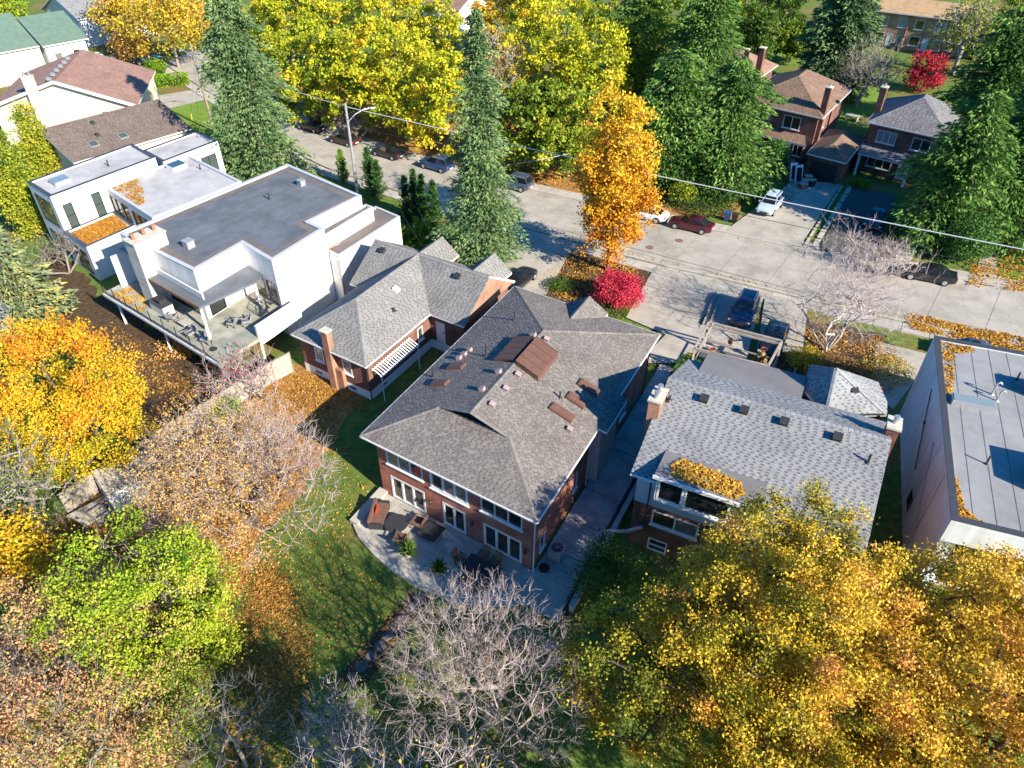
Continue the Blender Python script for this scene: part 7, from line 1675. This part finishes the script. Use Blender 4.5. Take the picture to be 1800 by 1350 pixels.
# ================================================================== leaves on the ground and roofs
fallen('drift of rust leaves over the left garden', PX([(120, 900), (300, 760), (520, 640), (620, 700), (560, 800), (470, 930), (420, 1050), (330, 1180), (60, 1120), (0, 980)]), 26000, .01, .13, seed=500, clump=2.2, keep=.6)
fallen('scattered leaves on the shaded back lawn', PX([(330, 1420), (340, 1080), (440, 900), (600, 720), (660, 860), (620, 960), (750, 1060), (960, 1100), (1000, 1420)]), 9000, .01, .10, seed=501, clump=0, tint=(.6, .25))
fallen('brown leaves thick over the lower left lawn', PX([(380, 1400), (390, 1100), (470, 940), (530, 1000), (560, 1150), (540, 1400)]), 12000, .01, .10, seed=518, clump=1.5, tint=(.45, .25), keep=.4)
fallen('rust leaves along the bungalow back wall', PX([(512, 660), (560, 650), (655, 705), (640, 730), (520, 690)]), 5000, .01, .12, seed=502, clump=.8, keep=1)
fallen('orange leaves along the far gutter', [p for p in offset_line(nk, -.05)[14:30]] + [p for p in reversed(offset_line(nk, -.95)[14:30])], 7500, .035, .15, 'lf_fallen_gold', 503, 1.0)
fallen('orange leaves along the near gutter', [p for p in offset_line(sk, .05)[20:32]] + [p for p in reversed(offset_line(sk, 1.0)[20:32])], 12000, .035, .15, 'lf_fallen_gold', 504, 1.2, keep=.5)
fallen('thick orange leaves on the verge beside the near kerb', PX([(1590, 580), (1850, 640), (1850, 604), (1590, 550)]), 9000, .14, .15, 'lf_fallen_gold', 505, .9, fade=.8)
fallen('leaves under the yellow wood', PX([(480, 190), (700, 255), (880, 300), (1130, 370), (1130, 200), (500, 120)]), 9000, .01, .26, 'lf_fallen_gold', 506, 3.0)
fallen('leaves on the right front lawn and path', PX([(1700, 505), (1850, 520), (1850, 430), (1710, 425)]), 3500, .15, .17, 'lf_fallen_gold', 507, 1.5)
fallen('golden leaves heaped on the flat dormer roof', [FR(2.0, .0), FR(5.6, -.25), FR(6.0, .5), FR(5.6, 1.2), FR(3.6, 1.45), FR(2.3, 1.5), FR(1.9, .9)], 2600, 6.78, .13, 'lf_fallen_gold', 508, .5, .05, (.75, .2), 1.2)
fallen('orange leaves piled along the stucco house roof edge', [FQ(.3, 10.8), FQ(.65, 10.8), FQ(1.0, 13.5), FQ(1.1, 15.6), FQ(2.4, 16.4), FQ(2.3, 16.95), FQ(.25, 16.95)], 1900, 6.75, .13, 'lf_fallen_gold', 509, .5, .03, keep=1)
fallen('orange leaves in the near corner of the stucco house roof', [FQ(.3, .32), FQ(2.0, .32), FQ(1.2, .6), FQ(.7, 1.2), FQ(.5, 3.4), FQ(.3, 3.4)], 1300, 6.75, .12, 'lf_fallen_gold', 510, 0, .03)
fallen('rust leaves covering the terrace of the stepped white house', [FV(.3, .3), FV(4.4, .2), FV(4.3, 4.7), FV(.3, 4.9)], 6500, 3.35, .14, 'lf_fallen_gold', 511, 0, .03, (.25, .2))
fallen('rust leaves swept across the pale flat roof', [FV(.4, 5.6), FV(6.5, 5.3), FV(6.0, 6.3), FV(2.5, 8.0), FV(.5, 8.5)], 2200, 5.9, .14, 'lf_fallen', 512, .7, .02)
fallen('orange leaves on the white house deck', [FW(.2, -2.5), FW(5, -2.5), FW(4, -1.0), FW(.5, -.6)], 1100, 2.6, .14, 'lf_fallen_gold', 513, .6, .02)
fallen('leaves on the garden bed under the birch', PX([(1360, 640), (1390, 560), (1560, 590), (1600, 640), (1570, 700), (1440, 680)]), 5000, .03, .14, seed=514, clump=1.0)
fallen('leaves around the crimson maple and orange tree', PX([(930, 500), (1000, 440), (1135, 470), (1120, 560), (1030, 560)]), 3500, .08, .14, 'lf_fallen_gold', 515, 1.2)
fallen('dull leaves on the garden before the deck', PX([(190, 560), (330, 640), (420, 700), (300, 760), (200, 700)]), 6000, .01, .13, seed=516, clump=1.5)
fallen('leaves on the brown flat roof of the white house', [FW(12.9, 12.2), FW(13.8, 12.2), FW(13.6, 16), FW(12.9, 16)], 160, 4.7, .14, 'lf_fallen_gold', 517, 0, .01)
